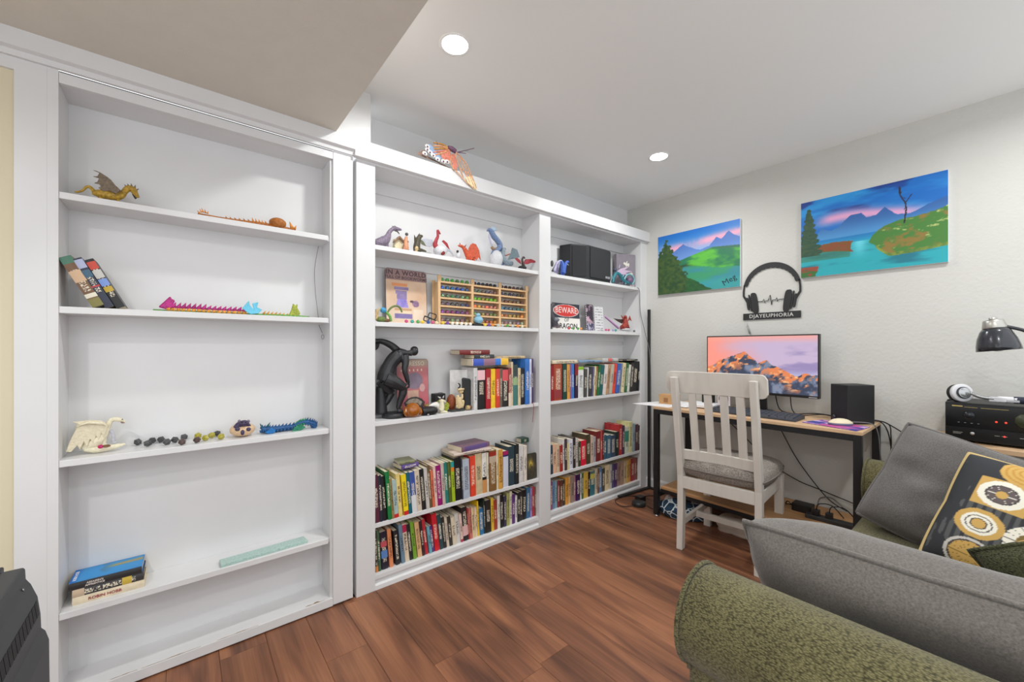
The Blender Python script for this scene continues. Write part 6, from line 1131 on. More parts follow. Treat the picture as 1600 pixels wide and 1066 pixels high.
{'n':'pebble_jar','l':'tiny jar of pebbles in front of the black gift bag','c':'jar','g':None,'p':[('t','jar','tan',[(1.282,0.03,0.85),(1.3,0.03,0.848)],[0.0135,0.0136],1.0),('b','end','brown',(1.306,0.026,0.85),(0.0098,0.0098,0.0128))]},
{'n':'gift_bag','l':'matt black gift bag with a white curved line,leaning on the books','c':'bag','g':None,'p':[('w','front','bag_black',[(1.267,1.025),(1.343,1.01),(1.348,0.8318),(1.276,0.844)],0.055,0.03,0),('t','handle_line','paper_white',[(1.291,0.055,1.001),(1.293,0.055,0.978),(1.285,0.055,0.952),(1.289,0.055,0.937),(1.298,0.055,0.929)],[0.0019,0.0019,0.0019,0.0019,0.0019],1.0),('t','handle','silver',[(1.348,0.055,0.983),(1.357,0.055,0.944),(1.352,0.055,0.886)],[0.0015,0.0015,0.0015],1.0)]},
{'n':DF,'l':'dark grey dragon figurine half hidden at the left of the warning sign','c':'figurine','g':'fantasy figurines on the shelves','p':[('t','body','grey_violet_dark',[(2.026,0.05,1.3517),(2.026,0.05,1.374),(2.0,0.05,1.409),(1.988,0.05,1.453),(2.0,0.05,1.494),(2.026,0.05,1.505)],[0.0226,0.0271,0.0225,0.0179,0.0135,0.009],1.0),('t','arm','mauve_grey',[(2.013,0.05,1.36),(2.058,0.05,1.357),(2.071,0.05,1.344)],[0.018,0.0155,0.0091],1.0),('b','muzzle','slate_grey',(2.028,0.04,1.396),(0.027,0.027,0.018)),('t','horn','grey_dark',[(2.0,0.05,1.499),(2.019,0.05,1.522)],[0.0063,0.0005],1.0),('t','spike','grey_dark',[(2.051,0.05,1.411),(2.084,0.05,1.399)],[0.0055,0.0005],1.0)]},
{'n':DF,'l':'red dragon figurine with dark wing at the right end of the second shelf','c':'figurine','g':'fantasy figurines on the shelves','p':[('t','body','brick_red',[(2.834,0.06,1.368),(2.879,0.06,1.391),(2.879,0.06,1.429),(2.879,0.06,1.456)],[0.0214,0.0269,0.0194,0.0151],1.0),('b','head','brick_red',(2.867,0.052,1.46),(0.0139,0.0139,0.0118)),('w','wing','dark_brown',[(2.726,1.441),(2.812,1.437),(2.875,1.44),(2.848,1.401),(2.795,1.415)],0.07,0.004,0.0),('w','wing','brick_red',[(2.906,1.419),(2.942,1.475),(2.97,1.427),(2.942,1.437)],0.06,0.004,0.0),('w','wing','brick_red',[(2.836,1.432),(2.809,1.473),(2.854,1.449)],0.055,0.004,0.0),('t','leg','dark_red',[(2.852,0.06,1.385),(2.816,0.06,1.362)],[0.0129,0.0117],1.0),('t','leg','dark_red',[(2.906,0.06,1.392),(2.924,0.06,1.36)],[0.0141,0.0119],1.0),('b','rock','pale_grey',(2.879,0.06,1.353),(0.0485,0.0485,0.0118))]},
{'n':'toy_sword','l':'pink and lilac toy sword leaning towards the red dragon','c':'toy','g':None,'p':[('t','blade','pink_lilac',[(2.592,0.05,1.452),(2.691,0.05,1.405),(2.785,0.05,1.361)],[0.0061,0.0073,0.0074],1.0),('t','edge','purple',[(2.596,0.05,1.442),(2.691,0.05,1.394),(2.768,0.05,1.355)],[0.0031,0.0031,0.0032],1.0)]},
{'die':4,'c':[2.155,0.03,1.3411],'col':'bead_red','n':0,'g':'coloured trinket stones on the right bay second shelf'},
{'die':4,'c':[2.203,0.03,1.3411],'col':'bead_green','n':1,'g':'coloured trinket stones on the right bay second shelf'},
{'die':4,'c':[2.252,0.03,1.3411],'col':'bead_green','n':2,'g':'coloured trinket stones on the right bay second shelf'},
{'die':4,'c':[2.287,0.03,1.3411],'col':'bead_orange','n':3,'g':'coloured trinket stones on the right bay second shelf'},
{'die':4,'c':[2.33,0.03,1.3411],'col':'bead_grey','n':4,'g':'coloured trinket stones on the right bay second shelf'},
{'die':4,'c':[2.582,0.03,1.3411],'col':'bead_pink','n':5,'g':'coloured trinket stones on the right bay second shelf'},
{'die':4,'c':[2.615,0.03,1.3411],'col':'bead_pink','n':6,'g':'coloured trinket stones on the right bay second shelf'},
{'die':4,'c':[2.672,0.03,1.3411],'col':'bead_lilac','n':7,'g':'coloured trinket stones on the right bay second shelf'},
{'die':4,'c':[2.706,0.03,1.3411],'col':'bead_teal','n':8,'g':'coloured trinket stones on the right bay second shelf'},
{'die':4,'c':[2.963,0.03,1.3411],'col':'bead_grey','n':9,'g':'coloured trinket stones on the right bay second shelf'},
{'n':'paper_butterfly','l':'large lacy paper butterfly in orange,pink and blue hanging over the bookcase top','c':'ornament','g':None,'p':[('t','body','plum_body',[(1.12,-0.036,2.298),(1.144,-0.036,2.295),(1.168,-0.036,2.288)],[0.0088,0.0141,0.0121],1.0),('t','antenna','plum_body',[(1.176,-0.036,2.287),(1.235,-0.036,2.316),(1.292,-0.036,2.346)],[0.0025,0.0022,0.0018],1.0),('t','antenna','plum_body',[(1.176,-0.036,2.287),(1.21,-0.036,2.294),(1.235,-0.036,2.298)],[0.0025,0.0022,0.0018],1.0),('w','forewing','wing_coral',[(1.141,2.264),(1.158,2.273),(1.17,2.241),(1.178,2.208),(1.17,2.184),(1.149,2.193),(1.141,2.226)],-0.04,0.002,0.0),('w','forewing_tip','wing_cream',[(1.228,2.161),(1.263,2.177),(1.298,2.15),(1.307,2.108),(1.289,2.107),(1.25,2.127)],-0.04,0.002,0.0),('t','wing_vein','wing_orange',[(1.166,-0.04,2.282),(1.224,-0.04,2.25),(1.263,-0.04,2.196),(1.302,-0.04,2.118)],[0.0028,0.0029,0.0029,0.0029],1.0),('t','wing_vein','wing_orange',[(1.17,-0.04,2.284),(1.207,-0.04,2.252),(1.245,-0.04,2.198),(1.289,-0.04,2.118)],[0.0025,0.0025,0.0025,0.0026],1.0),('t','wing_vein','wing_orange',[(1.154,-0.04,2.187),(1.191,-0.04,2.165),(1.233,-0.04,2.137),(1.298,-0.04,2.11)],[0.0028,0.0029,0.0029,0.0029],1.0),('t','wing_vein','wing_orange',[(1.191,-0.04,2.204),(1.228,-0.04,2.193),(1.267,-0.04,2.175),(1.298,-0.04,2.132)],[0.0025,0.0025,0.0026,0.0026],1.0),('t','wing_vein','wing_orange',[(1.182,-0.04,2.262),(1.22,-0.04,2.202),(1.258,-0.04,2.14)],[0.0025,0.0025,0.0025],1.0),('t','wing_vein','wing_orange',[(1.141,-0.04,2.261),(1.133,-0.04,2.216),(1.154,-0.04,2.183)],[0.0032,0.0032,0.0032],1.0),('t','wing_vein','wing_orange',[(1.166,-0.04,2.275),(1.178,-0.04,2.236),(1.195,-0.04,2.198),(1.216,-0.04,2.161)],[0.0028,0.0028,0.0029,0.0025],1.0),('t','hindwing_vein','wing_gold',[(1.134,-0.032,2.29),(1.09,-0.032,2.304),(1.032,-0.032,2.296)],[0.0046,0.0052,0.0038],1.0),('t','hindwing_vein','wing_orange',[(1.134,-0.032,2.29),(1.09,-0.032,2.293),(1.032,-0.032,2.279)],[0.0046,0.0052,0.0038],1.0),('t','hindwing_vein','wing_gold',[(1.134,-0.032,2.29),(1.09,-0.032,2.283),(1.032,-0.032,2.261)],[0.0046,0.0052,0.0038],1.0),('t','hindwing_vein','wing_coral',[(1.134,-0.032,2.29),(1.09,-0.032,2.269),(1.032,-0.032,2.244)],[0.0046,0.0052,0.0038],1.0),('t','hindwing_vein','wing_orange',[(1.134,-0.032,2.29),(1.09,-0.032,2.259),(1.032,-0.032,2.227)],[0.0046,0.0052,0.0038],1.0),('w','hindwing','wing_coral',[(1.074,2.264),(1.133,2.282),(1.145,2.25),(1.121,2.215),(1.082,2.231)],-0.033,0.002,0.0),('w','wing_border','wing_blue',[(0.983,2.263),(1.013,2.283),(1.036,2.266),(1.059,2.246),(1.082,2.225),(1.055,2.21),(1.021,2.22),(0.991,2.232)],-0.032,0.002,0.0),('b','border_scallop','wing_white',(0.995,-0.038,2.261),(0.0148,0.0034,0.0115)),('b','border_spot','plum_body',(0.99,-0.048,2.256),(0.005,0.0034,0.0044)),('b','border_scallop','wing_white',(0.995,-0.038,2.244),(0.0148,0.0034,0.0115)),('b','border_spot','plum_body',(0.99,-0.048,2.239),(0.005,0.0034,0.0044)),('b','border_scallop','wing_white',(1.01,-0.038,2.235),(0.0149,0.0034,0.0115)),('b','border_spot','plum_body',(1.005,-0.048,2.23),(0.0051,0.0034,0.0044)),('b','border_scallop','wing_white',(1.029,-0.038,2.224),(0.015,0.0034,0.0116)),('b','border_spot','plum_body',(1.024,-0.048,2.219),(0.0051,0.0034,0.0044)),('b','border_scallop','wing_white',(1.056,-0.038,2.212),(0.0151,0.0034,0.0117)),('b','border_spot','plum_body',(1.05,-0.048,2.206),(0.0051,0.0034,0.0044)),('b','border_scallop','wing_white',(1.091,-0.038,2.211),(0.0153,0.0035,0.0118)),('b','border_spot','plum_body',(1.085,-0.048,2.206),(0.0052,0.0035,0.0045)),('b','border_scallop','wing_white',(1.114,-0.038,2.215),(0.0154,0.0035,0.0119)),('b','border_spot','plum_body',(1.109,-0.048,2.21),(0.0052,0.0035,0.0045)),('b','border_scallop','wing_white',(0.98,-0.038,2.22),(0.0148,0.0034,0.0114)),('b','border_spot','plum_body',(0.975,-0.048,2.214),(0.005,0.0033,0.0043)),('w','far_wing','wing_brown',[(0.944,2.217),(0.969,2.238),(0.991,2.252),(0.999,2.223),(1.091,2.199),(1.147,2.197),(1.091,2.206),(1.006,2.208),(0.962,2.212)],-0.016,0.002,0.0),('t','feeler','wing_brown',[(1.057,-0.036,2.292),(1.045,-0.036,2.309)],[0.0041,0.0005],1.0)],'raw':1}]
# ================================================================ figurines and trinkets
FC = {'amber':(214,130,40),'bag_black':(44,45,48),'bead_blue':(60,90,160),'bead_clear':(190,200,196),'bead_cream':(232,214,176),'bead_green':(90,160,80),'bead_grey':(110,110,112),'bead_lilac':(170,160,210),
'bead_orange':(226,140,60),'bead_pink':(206,84,130),'bead_purple':(120,76,160),'bead_red':(206,70,76),'bead_teal':(70,160,150),'bead_white':(232,228,214),'bead_yellow':(230,196,60),'brick_red':(168,64,52),
'bright_blue':(70,160,210),'bronze':(150,124,96),'brown':(122,84,56),'carved_cream':(228,204,158),'crimson':(160,44,56),'crystal_pink':(216,190,216),'dark':(34,33,35),'dark_brown':(66,50,46),'dark_olive':(78,72,54),
'dark_red':(140,40,38),'deep_blue':(26,84,140),'deep_teal':(24,90,96),'die_brown':(84,66,62),'die_dark':(70,70,72),'die_gold':(166,156,52),'dusty_purple':(132,104,140),'egg_cream':(226,192,154),'fan_art':(150,140,126),
'fan_dark':(62,56,56),'gold':(184,146,48),'gold_wing':(122,106,88),'grey_dark':(88,86,88),'grey_pink':(150,110,114),'grey_violet':(132,118,138),'grey_violet_dark':(78,76,82),'hot_pink':(204,36,110),'house_cream':(224,212,176),
'house_roof':(150,118,92),'ice_blue':(178,206,228),'ivory':(236,228,200),'ivory_dark':(226,216,188),'ivory_grey':(190,190,200),'jar_blue':(140,190,214),'leaf_gold':(150,120,70),'lime_green':(110,170,80),'magenta':(184,40,130),
'mauve_grey':(124,108,114),'moss_green':(110,130,66),'ocean_blue':(20,110,180),'olive':(96,98,72),'orange':(220,140,50),'orange_brown':(178,106,38),'orange_red':(206,84,48),'orange_skin':(216,150,112),'orange_yellow':(230,160,60),
'pale_grey':(212,212,216),'pale_lilac':(190,184,214),'paper_white':(226,226,224),'pink_lilac':(206,170,206),'plum_body':(120,84,110),'purple':(140,70,150),'purple_black':(70,60,92),'red':(168,46,56),'royal_blue':(66,104,196),
'rust':(150,90,70),'sea_green':(36,130,96),'shell_brown':(140,70,36),'shell_light':(206,170,136),'silver':(190,190,194),'silver_grey':(190,194,204),'skull_white':(236,234,228),'sky_blue':(110,200,230),'slate_blue':(110,132,172),
'slate_dark':(72,82,104),'slate_grey':(118,122,132),'steel_grey':(132,146,158),'steel_wing':(104,124,132),'stone_dark':(70,72,70),'tan':(206,176,128),'teal':(50,128,142),'teal_dark':(56,72,78),'teal_light':(140,196,206),
'wing_blue':(150,176,214),'wing_brown':(150,120,104),'wing_coral':(224,136,116),'wing_cream':(240,228,184),'wing_gold':(206,150,80),'wing_orange':(232,168,124),'wing_white':(238,236,232),'yellow':(230,200,60),'yellow_green':(160,170,60)}
def fmat(c):
    if c == 'amber': return mat('fig_amber', FC[c], .08, trans=.55, coat=.5)
    if c in ('die_gold',): return mat('fig_'+c, FC[c], .25, metal=.4, var=.25, vscale=120)
    return mat('fig_'+c, FC[c], .5, var=.42 if sum(FC[c]) < 540 else .12, vscale=130, bump=.6, bscale=160)
RIGID = {}
for d in ITEMS:
    if 'die' in d: continue
    # base point of the thing
    xs, ys, zs = [], [], []
    for p in d['p']:
        if p[0] == 't': xs += [q[0] for q in p[3]]; ys += [q[1] for q in p[3]]; zs += [q[2]-r for q, r in zip(p[3], p[4])]
        elif p[0] == 'w': xs += [q[0] for q in p[3]]; ys.append(p[4]); zs += [q[1] for q in p[3]]
        elif p[0] == 'b': xs.append(p[3][0]); ys.append(p[3][1]); zs.append(p[3][2]-p[4][2])
        else: xs += p[3][:2]; ys += p[3][2:4]; zs.append(p[3][4])
    t = thing(d['n'], d['l'], d['c'], ((min(xs)+max(xs))/2, (min(ys)+max(ys))/2, min(zs)), group=d['g'])
    for p in d['p']:
        q = MB()
        if p[0] == 't': q.tube(p[3], p[4], 7 if len(p[3]) < 3 else 9, 4, p[5]); bev = 0
        elif p[0] == 'w':
            poly, y, th, sl = p[3:]; q.prism(poly, y-th/2, y+th/2, 'xz')
            if sl:
                cx = sum(a for a, b in poly)/len(poly)
                for v in q.bm.verts: v.co.y += (v.co.x-cx)*sl
            bev = th*.3
        elif p[0] == 'b': q.ball(p[3], p[4], 14, 9); bev = 0
        else: q.box(*p[3]); bev = p[4]
        q.build(p[1], fmat(p[2]), t, bevel=bev, seg=1)
# dice: one polyhedron mesh shared by all
def poly_mesh(kind):
    bm = bmesh.new()
    bmesh.ops.create_icosphere(bm, subdivisions=1, radius=1) if kind == 0 else bmesh.ops.create_cube(bm, size=1.25)
    if kind == 2:
        for v in bm.verts: v.co.z *= 1.2
    me = bpy.data.meshes.new('die'); bm.to_mesh(me); bm.free(); return me
PM0, PM1 = poly_mesh(0), poly_mesh(1)
DIEM = bpy.data.materials.new('die_resin'); DIEM.use_nodes = True
_nt = DIEM.node_tree; _oi = _nt.nodes.new('ShaderNodeObjectInfo'); _p = _nt.nodes['Principled BSDF']; _nt.links.new(_oi.outputs['Color'], _p.inputs['Base Color']); _p.inputs['Roughness'].default_value = .25
PM0.materials.append(DIEM); PM1.materials.append(DIEM)
drng = random.Random(5)
def die(c, r, rgb, label, group, kind=0):
    o = bpy.data.objects.new('die', PM0 if kind == 0 else PM1); COL.objects.link(o); o.location = c; o.scale = (r, r, r)
    o.rotation_euler = (drng.random()*3, drng.random()*3, drng.random()*3) if kind == 0 else (0, 0, drng.random()*3); o.color = lin(rgb); tag(o, label, 'die', group); WL[o.name] = Vector(c); return o
DL = {1: 'dark grey polyhedral die, %s from the left beside the white dragon', 2: 'polyhedral die, %s of the small cluster left of the hatching egg', 3: 'coloured die, %s from the left in front of the wooden dice rack', 4: 'small coloured stone, %s from the left on the right bay second shelf'}
for d in ITEMS:
    if 'die' not in d: continue
    k = d['die']; nm = d['col'].split('_')[1]
    lab = DL[k] % ordinal(d['n'])
    if k != 1: lab = nm+' '+lab.replace('coloured ', '')
    die(Vector((d['c'][0],min(d['c'][1],.128),d['c'][2])), .0135 if k < 3 else .011, FC[d['col']], lab, d['g'])
# wooden dice rack: three columns of six little shelves
RW = mat('rack_birch', (222,184,138), .6, var=.1, vscale=6, stretch=(20,20,2))
RWE = mat('rack_burnt_edge', (120,84,52), .7)
rk = thing('dice_rack', 'light wooden dice display rack with three columns of six shelves', 'rack', (1.46,.12,ZS[1]))
RX_ = [1.135,1.362,1.572,1.80]; RZB = ZS[1]; RYF, RYB_ = .085, .155
for i, x in enumerate(RX_):
    q = MB(); top = RZB+.285
    o_ = q.prism([(x-.007,RZB),(x+.007,RZB),(x+.007,top-.04),(x+.014,top-.02),(x+.010,top),(x-.004,top+.006),(x-.012,top-.004),(x-.010,top-.03)], RYF, RYF+.008, 'xz'); q.build('upright', RW, rk, bevel=.001)
    B(x-.006, x+.006, RYF+.008, RYB_, RZB, top-.035).build('side_panel', RW, rk)
    if i in (0, 3): B(x-.012, x+.008, RYB_-.006, RYB_, RZB, top-.02).build('back_post', RW, rk)
ROWC = [['bead_green',(60,60,70),(90,60,60)],[(60,90,160),(110,104,100),(66,70,84)],[(96,150,110),(130,176,60),(130,96,90)],[(104,100,110),(216,150,110),(90,140,160)],[(136,86,150),(140,150,110),(214,150,80)],[(150,140,128),(200,120,70),(160,170,150)]]
CN = ['left','middle','right']; RN = ['top','second','third','fourth','fifth','bottom']
for r in range(6):
    z = RZB+.252-r*.0465
    for c in range(3):
        x0, x1 = RX_[c]+.006, RX_[c+1]-.006
        sh_ = B(x0, x1, RYF+.002, RYB_, z-.006, z).build('shelf', RW, rk); B(x0, x1, RYF-.001, RYF+.002, z-.006, z+.004).build('shelf_lip', RW, sh_)
        rgb = ROWC[r][c]; rgb = FC[rgb] if isinstance(rgb, str) else rgb
        for k in range(6):
            v = tuple(max(0, min(255, int(q*(.8+.4*drng.random())))) for q in rgb)
            die((x0+.022+(x1-x0-.044)*k/5, RYF+.023, z+.0142), .0142, v, 'die in the %s row of the %s column of the dice rack' % (RN[r], CN[c]), 'dice in the %s row of the %s rack column' % (RN[r], CN[c]))
# ================================================================ signs, statue, speaker, lying books
def plate_sign(name, label, x0, x1, z0, z1, y, func, lean=.03, edge=(96,82,80), nx=70, ny=90, cat='sign'):
    t = thing(name, label, cat, ((x0+x1)/2, y, z0))
    Mt = Matrix.Translation(((x0+x1)/2, y, z0)) @ Matrix.Rotation(-lean, 4, 'X')
    q = MB(); w_, h_ = x1-x0, z1-z0; c = .012
    P = [(-w_/2+c,0),(w_/2-c,0),(w_/2,c),(w_/2,h_-c),(w_/2-c,h_),(-w_/2+c,h_),(-w_/2,h_-c),(-w_/2,c)]
    q.prism(P, 0, .003, 'xz', Mt); pl_ = q.build('plate', mat('sign_edge_%d_%d_%d' % edge, edge, .5), t)
    picture('print', w_-.006, h_-.006, func, nx, ny, paint_mat('sign_print', .45), Mt @ face_neg_y((0,-.0006,h_/2)), pl_)
    return t, Mt
def sign_text(t, Mt, body, size, x, z, rgb, sp=1., bold=.0, sx=1.):
    MB().mesh(text_mesh(body, size, .0002, sp, bold), Mt @ face_neg_y((x,-.0012,z), sx)).build('lettering', mat('letter_%d_%d_%d' % rgb, rgb, .5), t)
def bookworm(u, v):
    c = mixc((222,196,170), (206,166,136), fbm(u*5,v*6,3)); c = mixc(c, (236,216,196), ss(.5,.2,v)*.5)
    c = np.where((v > .80)[...,None], np.array((150,118,116.)), c)
    bx = lambda a,b,d,e: ((u > a) & (u < b) & (v > d) & (v < e))[...,None]
    c = np.where(bx(.14,.52,.69,.75), np.array((222,144,92.)), c)
    for k, (a, b, d, e) in enumerate(((.2,.54,.62,.685),(.22,.5,.55,.615),(.25,.5,.46,.545))): c = np.where(bx(a,b,d,e), mixc((124,104,150), (150,136,180), fbm(u*20,v*20,k)), c)
    c = np.where(((v > .30) & (v < .46) & (np.abs(u-.38) < .16-.35*(v-.30)))[...,None], mixc((120,104,196), (172,160,214), fbm(u*16,v*16,9)), c)
    c = np.where(bx(.2,.62,.24,.285), np.array((196,156,116.)), c); c = np.where(bx(.2,.63,.10,.19), mixc((110,96,150), (140,126,176), fbm(u*20,v*20,4)), c); c = np.where(bx(.3,.6,.19,.24), np.array((228,206,176.)), c)
    c = np.where((np.hypot((u-.72),(v-.38)*1.3) < .085)[...,None], mixc((176,140,176), (110,80,110), fbm(u*30,v*30,6)), c)
    c = np.where((np.hypot((u-.62)*.8,(v-.42)*1.6) < .04)[...,None], np.array((90,66,80.)), c)
    return np.where(bx(.66,.9,.06,.28), np.array((232,212,190.)), c)
t, Mt = plate_sign('bookworm_sign', 'tan metal sign with purple reading dragon and book stack, on the second shelf', .838, 1.082, ZS[1], ZS[1]+.305, .132, bookworm, .05, (92,80,82))
sign_text(t, Mt, 'IN A WORLD', .036, 0, .283, (70,52,58), 1.1, .0008, 1.02); sign_text(t, Mt, 'FULL OF BOOKWORMS', .0225, 0, .257, (70,52,58), 1.05, .0004, 1.0)
def espresso(u, v):
    c = mixc((196,120,124), (176,96,104), fbm(u*5,v*5,2)); c = mixc(c, (172,150,134), ss(.8,.93,v)); c = mixc(c, (206,92,104), ss(.4,.1,v)*ss(.5,.8,u))
    c = np.where((np.hypot((u-.55)*1.1,(v-.6)*1.9) < .3)[...,None], mixc((142,124,140), (120,106,124), fbm(u*12,v*12,5)), c)
    c = np.where(((np.abs(u-.5) < .16+.1*(v-.2)) & (v > .18) & (v < .42))[...,None], mixc((214,176,150), (190,150,136), fbm(u*9,v*9,3)), c)
    return np.where((np.hypot((u-.8),(v-.46)*1.2) < .09)[...,None], mixc((216,170,160), (180,140,150), fbm(u*20,v*20,3)), c)
t, Mt = plate_sign('coffee_sign', 'red metal sign with coffee cup and grey dragon, behind the black statuette', .90, 1.092, ZS[2], ZS[2]+.305, .13, espresso, .05, (112,100,106))
sign_text(t, Mt, 'ESPRESSO', .034, .0, .278, (216,206,186), 1.05, .0002, .95)
for k in range(6): MB().box(-.07+k*.024, -.063+k*.024, -.0014, -.0006, .236, .248, Mt).build('letter_mark', mat('letter_216_206_186'), t)
def beware(u, v):
    c = np.where((v > .46)[...,None], np.array((52,54,66.)), np.full(u.shape+(3,),1.)*np.array((232,228,222.)))
    e = np.hypot((u-.5)/.47, (v-.73)/.235); c = np.where((e < 1)[...,None], np.array((214,206,204.)), c); return np.where((e < .93)[...,None], np.array((206,56,54.)), c)
t, Mt = plate_sign('warning_sign', 'red, black and white sign warning of dragons on the right bay second shelf', 2.072, 2.375, ZS[1], ZS[1]+.205, .115, beware, .04, (206,200,198))
sign_text(t, Mt, 'BEWARE', .062, 0, .150, (238,214,210), 1.05, .0008, .95); sign_text(t, Mt, 'OF', .038, 0, .078, (70,70,74), 1.1, .0004); sign_text(t, Mt, 'DRAGON', .054, 0, .032, (60,58,66), 1.05, .0014, .98)
def strip(u, v):
    c = mixc((196,164,180), (60,50,64), ss(.4,.6,fbm(u*3,v*6,4))); c = np.where((np.abs((v*3)%1-.02) < .04)[...,None], np.array((40,32,40.)), c)
    c = np.where((v < .3)[...,None], mixc((70,66,96), (176,172,190), ss(.5,.6,fbm(u*8,v*16,8))), c); ed = (np.abs(u-.5) > .42); return np.where(ed[...,None], np.where((np.sin(v*90) > 0)[...,None], np.array((206,200,204.)), np.array((46,38,48.))), c)
plate_sign('film_strip_card', 'dark film-strip style photo card standing beside the warning sign', 2.425, 2.53, ZS[1], ZS[1]+.212, .10, strip, .06, (50,42,52), 30, 60, 'card')
def sheet(u, v): 
    c = np.full(u.shape+(3,), 1.)*np.array((222,222,224.)); m_ = (np.sin(v*58) > .55) & (fbm(u*14,v*9,3) > .48) & (np.abs(u-.5) < .4); return np.where(m_[...,None], np.array((136,134,138.)), c)
plate_sign('printed_card', 'pale card with small grey print standing right of the film-strip card', 2.545, 2.66, ZS[1], ZS[1]+.205, .11, sheet, .06, (206,206,208), 50, 60, 'card')
# grey butterfly album at the right end of the top shelf
al = thing('butterfly_album', 'grey-violet album with two white butterflies at the right end of the top shelf', 'album', (2.92,.12,ZS[0]))
Ma = Matrix.Translation((2.835,.125,ZS[0])) @ Matrix.Rotation(R(-22),4,'Z')
MB().box(0, .185, -.012, .028, 0, .285, Ma).build('cover', mat('album_grey', (140,132,142), .6, var=.12, vscale=14), al, bevel=.002)
MB().box(.004, .181, -.008, .024, .2852, .2862, Ma).build('page_edge', mat('album_brown', (92,78,72), .8), al)
for bx_, bz_, s_ in ((.095,.20,1.),(.142,.122,.55)):
    q = MB(); q.prism([(bx_+a*s_, bz_+b*s_) for a, b in ((0,-.03),(.006,-.012),(.024,-.022),(.03,0),(.024,.012),(.008,.004),(.012,.03),(.002,.022),(-.004,.008),(-.02,.018),(-.03,.006),(-.02,-.004),(-.008,-.01))], -.0135, -.0122, 'xz', Ma); q.build('butterfly_print', mat('butterfly_white', (226,222,210), .7), al)
MB().box(.13, .17, -.0135, -.0122, .012, .03, Ma).build('title_print', mat('album_title', (206,186,190), .7), al)
# large black bookshelf speaker
bs_ = thing('bookshelf_speaker', 'large black angular loudspeaker on the top shelf of the right bay', 'speaker', (2.4,.09,ZS[0]))
P = [(2.195,.165),(2.225,.075),(2.335,.02),(2.365,.016),(2.635,.03),(2.645,.045),(2.645,.165)]
q = MB(); q.prism(P, ZS[0], ZS[0]+.262, 'xy'); q.build('cabinet', mat('speaker_vinyl', (40,41,44), .5, var=.1, bump=.05, bscale=200), bs_, bevel=.006)
for a, b in (((2.232,.0695),(2.332,.0195)),((2.37,.0145),(2.632,.0275))):
    v = Vector((b[0]-a[0], b[1]-a[1])); nrm = Vector((v.y,-v.x)).normalized()*.004
    q = MB(); q.prism([(a[0],a[1]+.001),(b[0],b[1]+.001),(b[0]+nrm.x,b[1]+nrm.y),(a[0]+nrm.x,a[1]+nrm.y)], ZS[0]+.022, ZS[0]+.25, 'xy'); q.build('grille', mat('grille_cloth', (46,47,50), .95, bump=.5, bscale=900), bs_, bevel=.001)
MB().mesh(text_mesh('BOSE', .024, .0006, 1.05, .0004), Matrix.Translation((2.59,.0195,ZS[0]+.04)) @ Matrix.Rotation(R(2.8),4,'Z') @ face_neg_y((0,0,0)) @ Matrix(((1,.25,0,0),(0,1,0,0),(0,0,1,0),(0,0,0,1)))).build('badge', mat('badge_silver'), bs_)
# black statuette of a bending thrower (one continuous skinned figure)
sa = thing('athlete_statuette', 'black statuette of a bending discus thrower on a round base', 'statuette', (.86,.085,ZS[2]))
STM = mat('statue_black', (40,41,44), .4, var=.2, vscale=40)
bz = ZS[2]
MB().lathe([(.0001,0),(.058,0),(.062,.004),(.062,.018),(.058,.024),(.0001,.026)], (.862,.085,bz), 28).build('round_base', STM, sa)
def sp_(u, v, dy=0.):   # picture-plane sketch of the pose, measured in metres from the base
    return (.7795+(u-588)*.00345, .085+dy, bz+.036+(640-v)*.00343)
q = MB()
def limb(pts, rad): q.tube([sp_(*p) for p in pts], [r*.00345 for r in rad], 12, 4)
limb([(596,594),(599,584),(604,572),(611,562),(618,556),(624,553)], [11,12,10.5,11,11,7])                # torso, bent forward
limb([(620,551,0),(626,551,-.005),(633,552,-.01),(638,551,-.01)], [8,6,4.5,4.4])                         # shoulders to neck
q.ball(sp_(644,549,-.012), (.023,.02,.024), 14, 10); q.ball(sp_(638,553.5,-.018), (.010,.008,.010), 8, 6)      # head and face
q.ball(sp_(645,546,-.005), (.022,.021,.018), 12, 8)                                                     # hair
limb([(621,549,.02),(613,541,.028),(603,535.5,.03),(594,533,.028),(588,533,.02)], [6.5,5.6,5,4,3.4])     # raised rear arm
limb([(588,533,.02),(585,534,.02),(583,538,.02)], [3.2,3,2.2])
q.lathe([(.0001,-.005),(.026,-.005),(.033,0),(.026,.005),(.0001,.005)], sp_(584,538,.02), 22, Matrix.Rotation(R(90),4,'X') @ Matrix.Rotation(R(18),4,'Y'))  # disc
limb([(627,556,-.02),(627,566,-.03),(625,577,-.036),(628,589,-.036),(631,598,-.034)], [6.5,5.6,4.6,3.8,3])  # lowered arm
for k in range(4): limb([(631,598,-.034),(632+k*.7,602,-.036+k*.004),(631.5-k*.4,606,-.036+k*.004)], [1.7,1.5,1.1])     # fingers
limb([(630,597,-.036),(627,600,-.04),(626.5,603,-.038)], [1.6,1.4,1])
limb([(598,590,-.02),(606,594,-.03),(616,600,-.036),(623,605,-.036)], [11,10.5,8.6,6.6])                 # front thigh
limb([(623,604,-.036),(622,614,-.034),(618,626,-.03),(615,637,-.028)], [6.4,6.2,4.6,3.2])                # front shin
limb([(614,640,-.03),(619,641,-.034),(626,643.5,-.038)], [3.4,3.2,2])
limb([(596,594,.02),(601,603,.02),(608,611,.018),(610,614,.016)], [10,9,7,6])                            # rear thigh
limb([(610,613,.016),(604,624,.018),(598,633,.02),(594,640,.02)], [5.8,5.2,3.8,3])
limb([(593,641,.02),(597,643,.012),(602,645,.006)], [3,2.6,1.8])
fig = q.build('figure', STM, sa)
rm = fig.modifiers.new('skin', 'REMESH'); rm.mode = 'VOXEL'; rm.voxel_size = .0024; rm.use_smooth_shade = True
sm = fig.modifiers.new('smooth', 'SMOOTH'); sm.factor = .5; sm.iterations = 4
